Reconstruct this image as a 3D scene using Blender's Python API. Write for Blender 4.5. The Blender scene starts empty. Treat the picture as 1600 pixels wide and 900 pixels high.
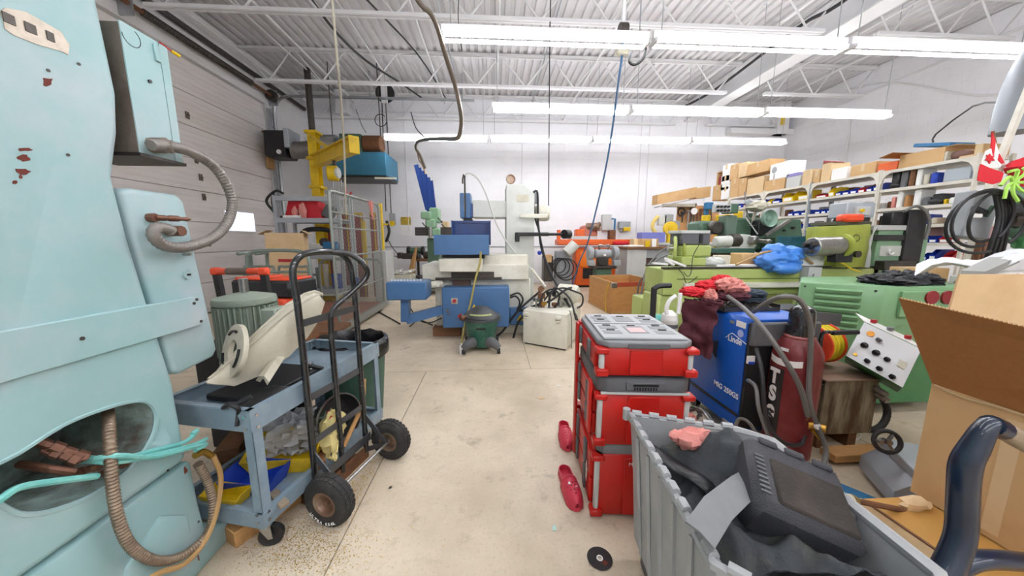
import bpy, bmesh, math, random
from mathutils import Vector, Matrix, noise
random.seed(7)
V = Vector
sc = bpy.context.scene
C = sc.collection
# ---------------------------------------------------------------- camera
F = 510.0
CH = 1.4
pitch = math.atan(77 / F)
yaw = math.atan(30 * math.cos(pitch) / F)
fw = V((math.sin(yaw) * math.cos(pitch), math.cos(yaw) * math.cos(pitch), -math.sin(pitch)))
rt = V((math.cos(yaw), -math.sin(yaw), 0))
up = rt.cross(fw)
cd = bpy.data.cameras.new('camera')
cd.sensor_width = 36
cd.lens = F / 1600 * 36
cd.clip_start = 0.02
cam = bpy.data.objects.new('camera', cd)
C.objects.link(cam)
cam.matrix_world = Matrix(((rt.x, up.x, -fw.x, 0), (rt.y, up.y, -fw.y, 0), (rt.z, up.z, -fw.z, CH), (0, 0, 0, 1)))
sc.camera = cam
# ---------------------------------------------------------------- world, exposure
w = bpy.data.worlds.new('world')
sc.world = w
w.use_nodes = True
w.node_tree.nodes['Background'].inputs[0].default_value = (0.75, 0.85, 1, 1)
w.node_tree.nodes['Background'].inputs[1].default_value = 0.6
sc.view_settings.view_transform = 'Standard'
sc.view_settings.look = 'None'
sc.view_settings.gamma = 1
sc.view_settings.use_curve_mapping = False
sc.view_settings.exposure = 0.45
TUBE = 24.0     # strength of the fluorescent tubes

# ---------------------------------------------------------------- measuring helpers (a sight line met with a plane)
CO = V((0, 0, CH))
def ry(px, py): return fw + rt * ((px - 800) / F) - up * ((py - 450) / F)
def ay(px, py, Y):
    d = ry(px, py); return CO + d * (Y / d.y)
def ax(px, py, X):
    d = ry(px, py); return CO + d * (X / d.x)
def az(px, py, Z):
    d = ry(px, py); return CO + d * ((Z - CH) / d.z)
def path(pts, Y=None, X=None):
    return [ax(a, b, X) if X is not None else ay(a, b, Y) for a, b in pts]
def vpath(pts): return [ay(a, b, c) for a, b, c in pts]

# ---------------------------------------------------------------- materials
MATS = {}
def mt(name, col, rough=.5, metal=0, col2=None, amt=.5, sc_=6, bump=0, bsc=None, emit=0, spec=None, alpha=None, trans=0, ramp=(.45, .7), stretch=None, coat=0):
    m = bpy.data.materials.new(name); m.use_nodes = True
    nt = m.node_tree; N = nt.nodes; L = nt.links
    b = N['Principled BSDF']
    b.inputs['Roughness'].default_value = rough
    b.inputs['Metallic'].default_value = metal
    c1 = (*col, 1)
    b.inputs['Base Color'].default_value = c1
    if coat: b.inputs['Coat Weight'].default_value = coat
    if trans: b.inputs['Transmission Weight'].default_value = trans
    if alpha is not None: b.inputs['Alpha'].default_value = alpha
    if emit:
        b.inputs['Emission Color'].default_value = c1
        b.inputs['Emission Strength'].default_value = emit
    vec = None
    if col2 or bump:
        tc = N.new('ShaderNodeTexCoord'); vec = tc.outputs['Object']
        if stretch:
            mp = N.new('ShaderNodeMapping'); mp.inputs['Scale'].default_value = stretch
            L.new(vec, mp.inputs['Vector']); vec = mp.outputs['Vector']
    if col2:
        n = N.new('ShaderNodeTexNoise'); n.inputs['Scale'].default_value = sc_; n.inputs['Detail'].default_value = 7
        n.inputs['Roughness'].default_value = .65
        L.new(vec, n.inputs['Vector'])
        r = N.new('ShaderNodeValToRGB')
        r.color_ramp.elements[0].position = ramp[0]; r.color_ramp.elements[1].position = ramp[1]
        r.color_ramp.elements[0].color = c1
        r.color_ramp.elements[1].color = tuple(col[i] * (1 - amt) + col2[i] * amt for i in range(3)) + (1,)
        L.new(n.outputs['Fac'], r.inputs['Fac']); L.new(r.outputs['Color'], b.inputs['Base Color'])
    if bump:
        n2 = N.new('ShaderNodeTexNoise'); n2.inputs['Scale'].default_value = bsc or 60; n2.inputs['Detail'].default_value = 4
        L.new(vec, n2.inputs['Vector'])
        bp = N.new('ShaderNodeBump'); bp.inputs['Strength'].default_value = bump; bp.inputs['Distance'].default_value = .01
        L.new(n2.outputs['Fac'], bp.inputs['Height']); L.new(bp.outputs['Normal'], b.inputs['Normal'])
    MATS[name] = m
    return m
def hx(h):
    h = h.lstrip('#'); o = []
    for i in (0, 2, 4):
        c = int(h[i:i + 2], 16) / 255
        o.append(c / 12.92 if c < .04045 else ((c + .055) / 1.055) ** 2.4)
    return tuple(o)
wall_m = mt('painted_block', hx('eeeef1'), .8, col2=hx('e1e1e4'), amt=.6, sc_=1.2, bump=.15, bsc=40)
wallup_m = mt('painted_wall', hx('efeeee'), .8, col2=hx('dcd9d8'), amt=.6, sc_=.9, bump=.1)
door_m = mt('door_enamel', hx('f4efec'), .6, col2=hx('e2dad6'), amt=.6, sc_=1.0, stretch=(1, 1, 5))
deck_m = mt('painted_deck', hx('d2d0d2'), .7, col2=hx('bebcbe'), amt=.5, sc_=.8)
joist_m = mt('joist_white', hx('e2e2e3'), .6)
slab_m = mt('concrete', hx('dacbb4'), .5, col2=hx('b9a991'), amt=.85, sc_=1.3, bump=.12, bsc=90, ramp=(.38, .68))
def _stains(m):   # oil spots, fine grit and worn patches that belong to the concrete itself
    nt = m.node_tree; N = nt.nodes; L = nt.links; b = N['Principled BSDF']; src = b.inputs['Base Color'].links[0].from_socket
    g = N.new('ShaderNodeNewGeometry')
    for sc_, lo, hi, c, f in ((.55, .5, .66, 'a2937b', .55), (9, .58, .72, '8f806a', .45), (3.2, .62, .67, '85775f', .4), (60, .55, .7, 'a59882', .5)):
        n = N.new('ShaderNodeTexNoise'); n.inputs['Scale'].default_value = sc_; n.inputs['Detail'].default_value = 6; n.inputs['Roughness'].default_value = .6
        L.new(g.outputs['Position'], n.inputs['Vector'])
        r = N.new('ShaderNodeMapRange'); r.inputs['From Min'].default_value = lo; r.inputs['From Max'].default_value = hi; r.inputs['To Max'].default_value = f
        L.new(n.outputs['Fac'], r.inputs['Value'])
        x = N.new('ShaderNodeMix'); x.data_type = 'RGBA'; L.new(r.outputs['Result'], x.inputs[0]); L.new(src, x.inputs[6]); x.inputs[7].default_value = (*hx(c), 1); src = x.outputs[2]
    L.new(src, b.inputs['Base Color'])
_stains(slab_m)
gap_m = mt('joint_dirt', hx('4a443b'), .9)
duct_m = mt('galvanised', hx('b9bcc0'), .35, .8, col2=hx('8b8e92'), sc_=5)
dark_m = mt('black_paint', hx('1a1a1d'), .45, col2=hx('3a3836'), sc_=8)
blackpl_m = mt('black_plastic', hx('1d1d20'), .5, bump=.1, bsc=200)
rubber_m = mt('rubber', hx('2b2a2a'), .8, col2=hx('4b4844'), sc_=14, bump=.2)
steel_m = mt('steel', hx('a9a8a6'), .3, .9, col2=hx('6e6860'), sc_=10)
chrome_m = mt('chrome', hx('d8d8d8'), .15, 1)
dsteel_m = mt('dark_steel', hx('55504c'), .45, .7, col2=hx('2c2826'), sc_=12)
rust_m = mt('rusty_steel', hx('7a5238'), .7, .3, col2=hx('3e2a20'), sc_=14, bump=.2)
brass_m = mt('brass', hx('c79a43'), .35, .9)
teal_m = mt('teal_enamel', hx('95b9bb'), .46, col2=hx('b4bfc5'), amt=1, sc_=2.6, bump=.12, bsc=9, ramp=(.4, .72))
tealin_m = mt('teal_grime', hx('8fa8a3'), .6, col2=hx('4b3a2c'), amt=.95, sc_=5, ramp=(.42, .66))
grime_m = mt('grime_metal', hx('7d7268'), .6, .3, col2=hx('4a3529'), sc_=7, bump=.2)
chip_m = mt('paint_chip', hx('6b2f22'), .8)
hose_m = mt('hose_grey', hx('857f7a'), .5, .4, col2=hx('55504b'), sc_=14)
cond_m = mt('flex_conduit', hx('93816f'), .45, .6, col2=hx('5f4e40'), sc_=16)
tealhose_m = mt('teal_tube', hx('6fbdb8'), .35, col2=hx('9fd8cf'), sc_=20)
tan_m = mt('tan_tube', hx('b08d5c'), .5)
copper_m = mt('oily_fitting', hx('7a5443'), .45, .5, col2=hx('4f3024'), sc_=20)
cart_m = mt('blue_grey_paint', hx('7d909d'), .35, col2=hx('9aa9b3'), sc_=9, amt=.7)
truck_m = mt('gloss_black', hx('17191d'), .18, col2=hx('3c3e42'), sc_=18, amt=.7, coat=.5)
strap_m = mt('strap_grey', hx('54565a'), .35, .5)
rim_m = mt('rusty_rim', hx('9c8e7d'), .4, .7, col2=hx('7d3b22'), sc_=9, ramp=(.35, .55))
motor_m = mt('motor_green', hx('95a192'), .5, col2=hx('7c857a'), sc_=8)
cream_m = mt('cream_plastic', hx('c6c0ae'), .4, col2=hx('a69f8c'), sc_=4, amt=.7)
grey_m = mt('grey_paint', hx('9b9fa2'), .5, col2=hx('7f8386'), sc_=5)
lgrey_m = mt('light_grey_paint', hx('bfc1bf'), .5, col2=hx('a8aaa6'), sc_=4)
dgrey_m = mt('dark_grey_plastic', hx('5f6063'), .55, col2=hx('4b4c4f'), sc_=8)
mgrey_m = mt('mid_grey_plastic', hx('7e8083'), .55, col2=hx('66686b'), sc_=8)
yellow_m = mt('safety_yellow', hx('e3bf12'), .4, col2=hx('b38c10'), sc_=6, amt=.6)
ybin_m = mt('yellow_bin', hx('dfbc1c'), .4, col2=hx('8c6f1a'), sc_=9)
bbin_m = mt('blue_bin', hx('1b3fae'), .4)
rbin_m = mt('red_bin', hx('b3202c'), .4)
orange_m = mt('orange_plastic', hx('f0502a'), .4)
omach_m = mt('orange_enamel', hx('e2601c'), .4, col2=hx('a8583a'), sc_=4, amt=.6)
hood_m = mt('blue_hood', hx('2f7392'), .5, col2=hx('27607b'), sc_=3)
mblue_m = mt('machine_blue', hx('4a72a0'), .38, col2=hx('42658f'), sc_=3, amt=.8)
mwhite_m = mt('machine_white', hx('e3e0d2'), .4, col2=hx('c5c0ae'), sc_=3, amt=.8)
mgreyw_m = mt('machine_grey_white', hx('ced0ca'), .45, col2=hx('b4b7b0'), sc_=3)
vac_m = mt('vac_green', hx('1f5a49'), .35, col2=hx('5f8273'), sc_=6, amt=.7, ramp=(.5, .75))
lime_m = mt('lathe_lime', hx('adbc6a'), .4, col2=hx('c0c98a'), sc_=3, amt=.8)
olive_m = mt('lathe_olive', hx('a3ad45'), .45, col2=hx('7e8638'), sc_=4, amt=.7)
dgreen_m = mt('machine_dark_green', hx('4f6d58'), .45, col2=hx('3a5243'), sc_=5)
mgreen_m = mt('machine_mid_green', hx('7fae84'), .4, col2=hx('6a9a72'), sc_=2.5, amt=.8)
pgreen_m = mt('cabinet_green', hx('80ab7e'), .4, col2=hx('729c70'), sc_=2, amt=.8)
bgreen_m = mt('bright_green', hx('417f4c'), .4, col2=hx('316a3e'), sc_=3)
panel_m = mt('panel_grey', hx('d3d4d6'), .45)
red_m = mt('toolbox_red', hx('bd1a12'), .38, col2=hx('a81610'), sc_=3)
crocs_m = mt('clog_red', hx('c8354a'), .5)
tote_m = mt('tote_grey', hx('a6a8a9'), .45, col2=hx('8e9091'), sc_=4, amt=.8, bump=.05)
totein_m = mt('tote_grey_inside', hx('8f8f8d'), .6, col2=hx('6a655e'), sc_=4)
cloth_m = mt('black_cloth', hx('3d4145'), .9, col2=hx('6f6b56'), sc_=7, bump=.3, bsc=120, ramp=(.5, .75))
nylon_m = mt('black_nylon', hx('17181c'), .35, bump=.1)
linde_m = mt('welder_blue', hx('1458b8'), .35, col2=hx('0f4aa0'), sc_=3)
maroon_m = mt('cylinder_maroon', hx('6e2224'), .35, col2=hx('84393a'), sc_=8, amt=.7)
white_m = mt('white', hx('eeeeec'), .5)
paper_m = mt('paper', hx('f1f0ee'), .7)
card_m = mt('cardboard', hx('c9a474'), .8, col2=hx('b48d5d'), sc_=3, amt=.7, bump=.08, bsc=30)
cardl_m = mt('cardboard_light', hx('d6b98f'), .8, col2=hx('c4a376'), sc_=4, amt=.7)
cardd_m = mt('cardboard_brown', hx('a4703f'), .8, col2=hx('93612f'), sc_=60, amt=.5)
cardin_m = mt('cardboard_inside', hx('7d5632'), .9)
tape_m = mt('tape', hx('cdb48a'), .3)
wood_m = mt('pine_wood', hx('b98d58'), .7, col2=hx('8a6238'), sc_=4, stretch=(1, 6, 6))
dwood_m = mt('dark_wood', hx('7a5335'), .7, col2=hx('4d3321'), sc_=4, stretch=(1, 6, 6))
gwood_m = mt('weathered_wood', hx('9b8c78'), .8, col2=hx('71624f'), sc_=4, stretch=(1, 8, 8), bump=.3)
ply_m = mt('plywood', hx('c08a50'), .65, col2=hx('9c6836'), sc_=3, stretch=(2, 2, 6))
rug_m = mt('red_paint_wood', hx('a8462a'), .6)
pegb_m = mt('pegboard', hx('c08d5c'), .8)
shelf_m = mt('shelf_cream', hx('d9d4c8'), .5, col2=hx('b5aea0'), sc_=7)
shelfg_m = mt('shelf_grey', hx('9aa0a4'), .5)
rackp_m = mt('rack_paint', hx('a9aeb4'), .4)
cagep_m = mt('cage_paint', hx('8f948d'), .4, .3)
hoop_m = mt('hoop_green_grey', hx('7e8c84'), .35, .3)
dred_m = mt('dark_red', hx('8c1f26'), .5)
bred_m = mt('bright_red', hx('c31f2c'), .6, bump=.2, bsc=20)
pink_m = mt('pink_cloth', hx('d98d84'), .9, bump=.3, bsc=80)
redc_m = mt('red_cloth', hx('cf2430'), .85, bump=.3, bsc=80)
mar_cl = mt('maroon_cloth', hx('53222d'), .85, bump=.3, bsc=80)
jean_m = mt('denim_cloth', hx('3a4552'), .9, bump=.3, bsc=80)
bagblue_m = mt('blue_bag_film', hx('4383d8'), .3, col2=hx('6ea2e6'), sc_=6)
sleeve_m = mt('blue_sleeve', hx('1c3f86'), .6)
clear_m = mt('clear_film', hx('dfe3ea'), .15, alpha=.6)
bag_m = mt('black_bin_liner', hx('121214'), .22, bump=.5, bsc=18)
can_m = mt('dark_green_bin', hx('35594a'), .5, col2=hx('55705f'), sc_=6)
cableY_m = mt('cable_yellow', hx('e8cf2e'), .4)
cableO_m = mt('cable_orange', hx('ee6a25'), .4)
cableB_m = mt('cable_black', hx('222224'), .5)
cableG_m = mt('cable_grey', hx('6d6c69'), .5)
bluep_m = mt('gloss_blue', hx('06192f'), .3, col2=hx('103352'), sc_=8, coat=.5)
bluer_m = mt('blue_metal', hx('2a6f9e'), .5, col2=hx('1d4d70'), sc_=6)
grip_m = mt('worn_wood_grip', hx('9b8a74'), .7, col2=hx('7b6a55'), sc_=8, stretch=(8, 1, 1), bump=.3)
belt_m = mt('grey_belt', hx('77797b'), .7, col2=hx('5d5f61'), sc_=5)
case_m = mt('black_case', hx('3b3b40'), .7, col2=hx('57565a'), sc_=4, bump=.4, bsc=260)
casel_m = mt('case_dirt', hx('302a26'), .85, col2=hx('5a5048'), sc_=5, bump=.3, bsc=120)
tank_m = mt('oily_tank', hx('8a8068'), .45, col2=hx('4d3724'), sc_=4, stretch=(4, 4, .6), ramp=(.4, .6), amt=1)
hm_m = mt('hammertone_grey', hx('aeb6bd'), .4, .2)
peg_m = mt('tool_steel', hx('5c5853'), .4, .6, col2=hx('3a352f'), sc_=15)
tube_m = mt('tube_glow', hx('f8f9fc'), .5, emit=TUBE)
winglow_m = mt('daylit_pane', hx('dfe6ff'), .3, emit=1.2)
shav_m = mt('brass_chip', hx('c39b3d'), .35, .8)
flagr_m = mt('flag_red', hx('d1202f'), .7)
ltgreen_m = mt('lime_cord', hx('a8d85c'), .5)
dkblue_m = mt('dark_blue_metal', hx('2c5f7e'), .4)
purple_m = mt('lilac_plastic', hx('8d86c2'), .5)
gold_m = mt('amber_lens', hx('f0a020'), .25)
glassg_m = mt('lamp_glass', hx('8f9b99'), .1, coat=.5)

# ---------------------------------------------------------------- mesh building helpers
WM = {}
def wmat(o): return WM.get(o.name, Matrix.Identity(4)) if o else Matrix.Identity(4)
CORN = [(x, y, z) for x in (-1, 1) for y in (-1, 1) for z in (-1, 1)]
class MB:
    def __init__(s, M=None):
        s.bm = bmesh.new(); s.M = M or Matrix.Identity(4); s.mats = []; s.mi = 0
    def use(s, m):
        if m not in s.mats: s.mats.append(m)
        s.mi = s.mats.index(m); return s
    def v(s, p): return s.bm.verts.new(s.M @ V(p))
    def f(s, vs):
        try:
            f = s.bm.faces.new(vs); f.material_index = s.mi; return f
        except ValueError: return None
    def face(s, pts): return s.f([s.v(p) for p in pts])
    def box(s, c, size, rot=None, bev=0):
        c = V(c); h = V(size) / 2; R = rot or Matrix.Identity(3)
        if isinstance(R, (float, int)): R = Matrix.Rotation(R, 3, 'Z')
        if not bev:
            vs = {k: s.v(c + R @ V((k[0] * h.x, k[1] * h.y, k[2] * h.z))) for k in CORN}
            for a in range(3):
                for sg in (-1, 1):
                    q = []
                    for (p, r) in ((-1, -1), (1, -1), (1, 1), (-1, 1)):
                        k = [0, 0, 0]; k[a] = sg; k[(a + 1) % 3] = p; k[(a + 2) % 3] = r
                        q.append(vs[tuple(k)])
                    s.f(q)
            return s
        b = min(bev, min(h) * .95)
        vs = {}
        for k in CORN:
            for a in range(3):
                p = [k[i] * (h[i] if i == a else h[i] - b) for i in range(3)]
                vs[(k, a)] = s.v(c + R @ V(p))
        for a in range(3):
            b1, b2 = (a + 1) % 3, (a + 2) % 3
            for sg in (-1, 1):
                q = []
                for (p, r) in ((-1, -1), (1, -1), (1, 1), (-1, 1)):
                    k = [0, 0, 0]; k[a] = sg; k[b1] = p; k[b2] = r
                    q.append(vs[(tuple(k), a)])
                s.f(q)
            for p in (-1, 1):
                for r in (-1, 1):
                    k1 = [0, 0, 0]; k2 = [0, 0, 0]
                    k1[a] = -1; k2[a] = 1
                    for k in (k1, k2): k[b1] = p; k[b2] = r
                    k1 = tuple(k1); k2 = tuple(k2)
                    s.f([vs[(k1, b1)], vs[(k2, b1)], vs[(k2, b2)], vs[(k1, b2)]])
        for k in CORN: s.f([vs[(k, 0)], vs[(k, 1)], vs[(k, 2)]])
        return s
    def bx(s, x0, x1, y0, y1, z0, z1, bev=0):
        return s.box(((x0 + x1) / 2, (y0 + y1) / 2, (z0 + z1) / 2), (abs(x1 - x0), abs(y1 - y0), abs(z1 - z0)), None, bev)
    def fb(s, Y, x0, y0, x1, y1, d, bev=0):
        a = ay(x0, y0, Y); b = ay(x1, y1, Y)
        return s.bx(a.x, b.x, Y, Y + d, b.z, a.z, bev)
    def frame(s, d):
        d = V(d).normalized(); u = d.cross(V((0, 0, 1)))
        if u.length < 1e-3: u = V((1, 0, 0))
        u.normalize(); return u, d.cross(u).normalized(), d
    def lathe(s, prof, p0, axis, n=20, a0=0, a1=2 * math.pi):
        u, w_, d = s.frame(axis); p0 = V(p0); full = abs(a1 - a0 - 2 * math.pi) < 1e-6
        m = n if full else n + 1
        rows = []
        for r, h in prof:
            if r < 1e-6: rows.append([s.v(p0 + d * h)]); continue
            rows.append([s.v(p0 + d * h + (u * math.cos(a0 + (a1 - a0) * i / n) + w_ * math.sin(a0 + (a1 - a0) * i / n)) * r) for i in range(m)])
        for A, B in zip(rows, rows[1:]):
            for i in range(n):
                j = (i + 1) % m
                if len(A) == 1 and len(B) == 1: continue
                if len(A) == 1: s.f([A[0], B[i], B[j]])
                elif len(B) == 1: s.f([A[i], A[j], B[0]])
                else: s.f([A[i], A[j], B[j], B[i]])
        return s
    def cyl(s, p0, p1, r, r2=None, n=14, bev=0):
        p0 = V(p0); p1 = V(p1); L_ = (p1 - p0).length
        r2 = r if r2 is None else r2
        if bev: pr = [(0, 0), (r - bev, 0), (r, bev), (r2, L_ - bev), (r2 - bev, L_), (0, L_)]
        else: pr = [(0, 0), (r, 0), (r2, L_), (0, L_)]
        return s.lathe(pr, p0, p1 - p0, n)
    def tube(s, pts, r, n=8, sm=4, rib=0, closed=False, ratio=None, flat=1):
        pts = [V(p) for p in pts]
        if sm and len(pts) > 2:
            P = pts; q = []; k = len(P)
            for i in range(k if closed else k - 1):
                p0 = P[(i - 1) % k] if closed or i > 0 else P[0] * 2 - P[1]
                p1 = P[i]; p2 = P[(i + 1) % k]
                p3 = P[(i + 2) % k] if closed or i + 2 < k else P[-1] * 2 - P[-2]
                for j in range(sm):
                    t = j / sm
                    q.append(.5 * ((2 * p1) + (p2 - p0) * t + (2 * p0 - 5 * p1 + 4 * p2 - p3) * t * t + (3 * p1 - p0 - 3 * p2 + p3) * t ** 3))
            if not closed: q.append(P[-1])
            pts = q
        if rib:  # resample evenly
            q = [pts[0]]; acc = 0; step = rib
            for a, b in zip(pts, pts[1:]):
                L_ = (b - a).length; d = step - acc
                while d < L_:
                    q.append(a.lerp(b, d / L_)); d += step
                acc = L_ - (d - step)
            pts = q
        k = len(pts); rows = []; u = None
        for i, p in enumerate(pts):
            if closed: t = pts[(i + 1) % k] - pts[i - 1]
            else: t = pts[min(i + 1, k - 1)] - pts[max(i - 1, 0)]
            if t.length < 1e-9: t = V((0, 0, 1))
            t.normalize()
            if u is None:
                u = t.orthogonal().normalized()
                if flat != 1:
                    u = t.cross(V((0, 0, 1))); u = u.normalized() if u.length > 1e-3 else V((1, 0, 0))
            else:
                u = (u - t * u.dot(t)); u = u.normalized() if u.length > 1e-6 else t.orthogonal().normalized()
            w_ = t.cross(u)
            rr = r
            if isinstance(r, (list, tuple)):
                x = i / (k - 1) * (len(r) - 1); j = min(int(x), len(r) - 2); rr = r[j] + (r[j + 1] - r[j]) * (x - j)
            if rib: rr = rr * (1 if i % 2 else (ratio or .86))
            rows.append([s.v(p + (u * math.cos(2 * math.pi * j / n) + w_ * flat * math.sin(2 * math.pi * j / n)) * rr) for j in range(n)])
        for i in range(k if closed else k - 1):
            A = rows[i]; B = rows[(i + 1) % k]
            for j in range(n): s.f([A[j], A[(j + 1) % n], B[(j + 1) % n], B[j]])
        if not closed: s.f(rows[0][::-1]); s.f(rows[-1])
        return s
    def bar(s, p0, p1, a, b=None):
        """rectangular bar; a = width across (horizontal), b = height"""
        p0 = V(p0); p1 = V(p1); b = b or a
        u, w_, d = s.frame(p1 - p0)
        A = [s.v(p0 + u * x * a / 2 + w_ * y * b / 2) for x, y in ((-1, -1), (1, -1), (1, 1), (-1, 1))]
        B = [s.v(p1 + u * x * a / 2 + w_ * y * b / 2) for x, y in ((-1, -1), (1, -1), (1, 1), (-1, 1))]
        for i in range(4): s.f([A[i], A[(i + 1) % 4], B[(i + 1) % 4], B[i]])
        s.f(A[::-1]); s.f(B); return s
    def prism(s, pts, vec):
        vec = V(vec); A = [s.v(p) for p in pts]; B = [s.v(V(p) + vec) for p in pts]; n = len(pts)
        s.f(A[::-1]); s.f(B)
        for i in range(n): s.f([A[i], A[(i + 1) % n], B[(i + 1) % n], B[i]])
        return s
    def ball(s, c, r, n=12, m=8, R=None, nz=0, ns=4, flatz=None, seed=0):
        """ellipsoid; nz adds folded relief for cloth and bags"""
        c = V(c); r = V((r, r, r)) if isinstance(r, (int, float)) else V(r); R = R or Matrix.Identity(3)
        rows = []
        for i in range(m + 1):
            th = math.pi * i / m
            row = []
            for j in range(1 if i in (0, m) else n):
                ph = 2 * math.pi * j / n
                d = V((math.sin(th) * math.cos(ph), math.sin(th) * math.sin(ph), math.cos(th)))
                k = 1
                if nz:
                    q = d * ns + V((seed * 3.1, seed * 1.7, seed))
                    k = 1 + nz * (1 - 2.6 * abs(noise.noise(q))) + nz * .45 * (1 - 2.4 * abs(noise.noise(q * 2.3)))
                p = V((d.x * r.x, d.y * r.y, d.z * r.z)) * k
                p = c + R @ p
                if flatz is not None and p.z < flatz: p.z = flatz
                row.append(s.v(p))
            rows.append(row)
        for A, B in zip(rows, rows[1:]):
            for j in range(n):
                l = (j + 1) % n
                if len(A) == 1: s.f([A[0], B[j], B[l]])
                elif len(B) == 1: s.f([A[j], B[0], A[l]])
                else: s.f([A[j], B[j], B[l], A[l]])
        return s
    def torus(s, c, axis, R, r, n=24, m=8, a0=0, a1=2 * math.pi):
        u, w_, d = s.frame(axis); c = V(c); full = abs(a1 - a0 - 2 * math.pi) < 1e-6
        pts = [c + (u * math.cos(a0 + (a1 - a0) * i / n) + w_ * math.sin(a0 + (a1 - a0) * i / n)) * R for i in range(n if full else n + 1)]
        return s.tube(pts, r, m, sm=0, closed=full)
    def sheet(s, grid, th=0.003):
        """thick sheet through a grid of points (list of rows)"""
        R_ = len(grid); K = len(grid[0]); top = []; bot = []
        for i in range(R_):
            a = []; b = []
            for j in range(K):
                p = V(grid[i][j])
                du = V(grid[min(i + 1, R_ - 1)][j]) - V(grid[max(i - 1, 0)][j])
                dv = V(grid[i][min(j + 1, K - 1)]) - V(grid[i][max(j - 1, 0)])
                n = du.cross(dv); n = n.normalized() if n.length > 1e-9 else V((0, 0, 1))
                a.append(s.v(p + n * th / 2)); b.append(s.v(p - n * th / 2))
            top.append(a); bot.append(b)
        for i in range(R_ - 1):
            for j in range(K - 1):
                s.f([top[i][j], top[i][j + 1], top[i + 1][j + 1], top[i + 1][j]])
                s.f([bot[i][j], bot[i + 1][j], bot[i + 1][j + 1], bot[i][j + 1]])
        for i in range(R_ - 1):
            s.f([top[i][0], top[i + 1][0], bot[i + 1][0], bot[i][0]]); s.f([top[i][-1], bot[i][-1], bot[i + 1][-1], top[i + 1][-1]])
        for j in range(K - 1):
            s.f([top[0][j], bot[0][j], bot[0][j + 1], top[0][j + 1]]); s.f([top[-1][j], top[-1][j + 1], bot[-1][j + 1], bot[-1][j]])
        return s
    def bevel(s, off, seg=2, ang=30):
        bmesh.ops.remove_doubles(s.bm, verts=s.bm.verts, dist=1e-5)
        es = [e for e in s.bm.edges if len(e.link_faces) == 2 and e.calc_face_angle(0) > math.radians(ang)]
        bmesh.ops.bevel(s.bm, geom=es, offset=off, segments=seg, affect='EDGES', profile=.5, clamp_overlap=True)
        return s
    def done(s, name, m=None, parent=None, ang=38, tris=False):
        bm = s.bm
        bmesh.ops.recalc_face_normals(bm, faces=bm.faces)
        bmesh.ops.recalc_face_normals(bm, faces=bm.faces)
        ca = math.radians(ang)
        for f in bm.faces: f.smooth = True
        for e in bm.edges:
            if len(e.link_faces) != 2 or e.calc_face_angle(0) > ca: e.smooth = False
        if parent is not None:
            Mi = wmat(parent).inverted(); WMo = wmat(parent)
        else:
            if bm.verts:
                xs = [v.co.x for v in bm.verts]; ys = [v.co.y for v in bm.verts]; zs = [v.co.z for v in bm.verts]
                o_ = V(((min(xs) + max(xs)) / 2, (min(ys) + max(ys)) / 2, min(zs)))
            else: o_ = V()
            WMo = Matrix.Translation(o_); Mi = WMo.inverted()
        bm.transform(Mi)
        me = bpy.data.meshes.new(name); bm.to_mesh(me); bm.free()
        mats = s.mats if s.mats else []
        if not mats: mats = [m]
        for q in mats: me.materials.append(q)
        o = bpy.data.objects.new(name, me); C.objects.link(o)
        if parent is not None: o.parent = parent
        else: o.location = WMo.to_translation()
        WM[o.name] = WMo
        return o
def tag(o, label, cat, group=None, kind=None):
    o['label'] = label; o['category'] = cat
    if group: o['group'] = group
    if kind: o['kind'] = kind
    return o
def thing(name, label, cat, loc=(0, 0, 0), rz=0, group=None):
    o = bpy.data.objects.new(name, None); C.objects.link(o)
    o.empty_display_size = .1
    o.location = loc; o.rotation_euler = (0, 0, rz)
    WM[o.name] = Matrix.Translation(V(loc)) @ Matrix.Rotation(rz, 4, 'Z')
    return tag(o, label, cat, group)
def struct(o):
    o['kind'] = 'structure'; return o
def dup(root, loc, rz, label, group=None):
    r = root.copy(); C.objects.link(r); r.location = loc; r.rotation_euler = (0, 0, rz)
    r['label'] = label
    if group: r['group'] = group
    WM[r.name] = Matrix.Translation(V(loc)) @ Matrix.Rotation(rz, 4, 'Z')
    for ch in list(root.children):
        c = ch.copy(); C.objects.link(c); c.parent = r; WM[c.name] = WM[r.name]
        for g in ch.children:
            d = g.copy(); C.objects.link(d); d.parent = c; WM[d.name] = WM[r.name]
    return r
def text(t, size, p, xd, ud, m, parent, name='lettering', ext=.0006, bold=0, align='LEFT', sx=1):
    cu = bpy.data.curves.new(name, 'FONT'); cu.body = t; cu.size = size; cu.extrude = ext; cu.offset = bold; cu.align_x = align
    o = bpy.data.objects.new('tmp_text', cu); C.objects.link(o)
    bpy.context.view_layer.update()
    me = bpy.data.meshes.new_from_object(o.evaluated_get(bpy.context.evaluated_depsgraph_get()))
    bpy.data.objects.remove(o)
    xd = V(xd).normalized(); ud = V(ud); ud = (ud - xd * ud.dot(xd)).normalized(); n = xd.cross(ud)
    T = Matrix(((xd.x * sx, ud.x, n.x, p[0]), (xd.y * sx, ud.y, n.y, p[1]), (xd.z * sx, ud.z, n.z, p[2]), (0, 0, 0, 1)))
    me.transform(wmat(parent).inverted() @ T)
    me.materials.clear(); me.materials.append(m)
    o = bpy.data.objects.new(name, me); C.objects.link(o); o.parent = parent; WM[o.name] = wmat(parent)
    return o
def LM(loc, rz=0): return Matrix.Translation(V(loc)) @ Matrix.Rotation(rz, 4, 'Z')
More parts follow.
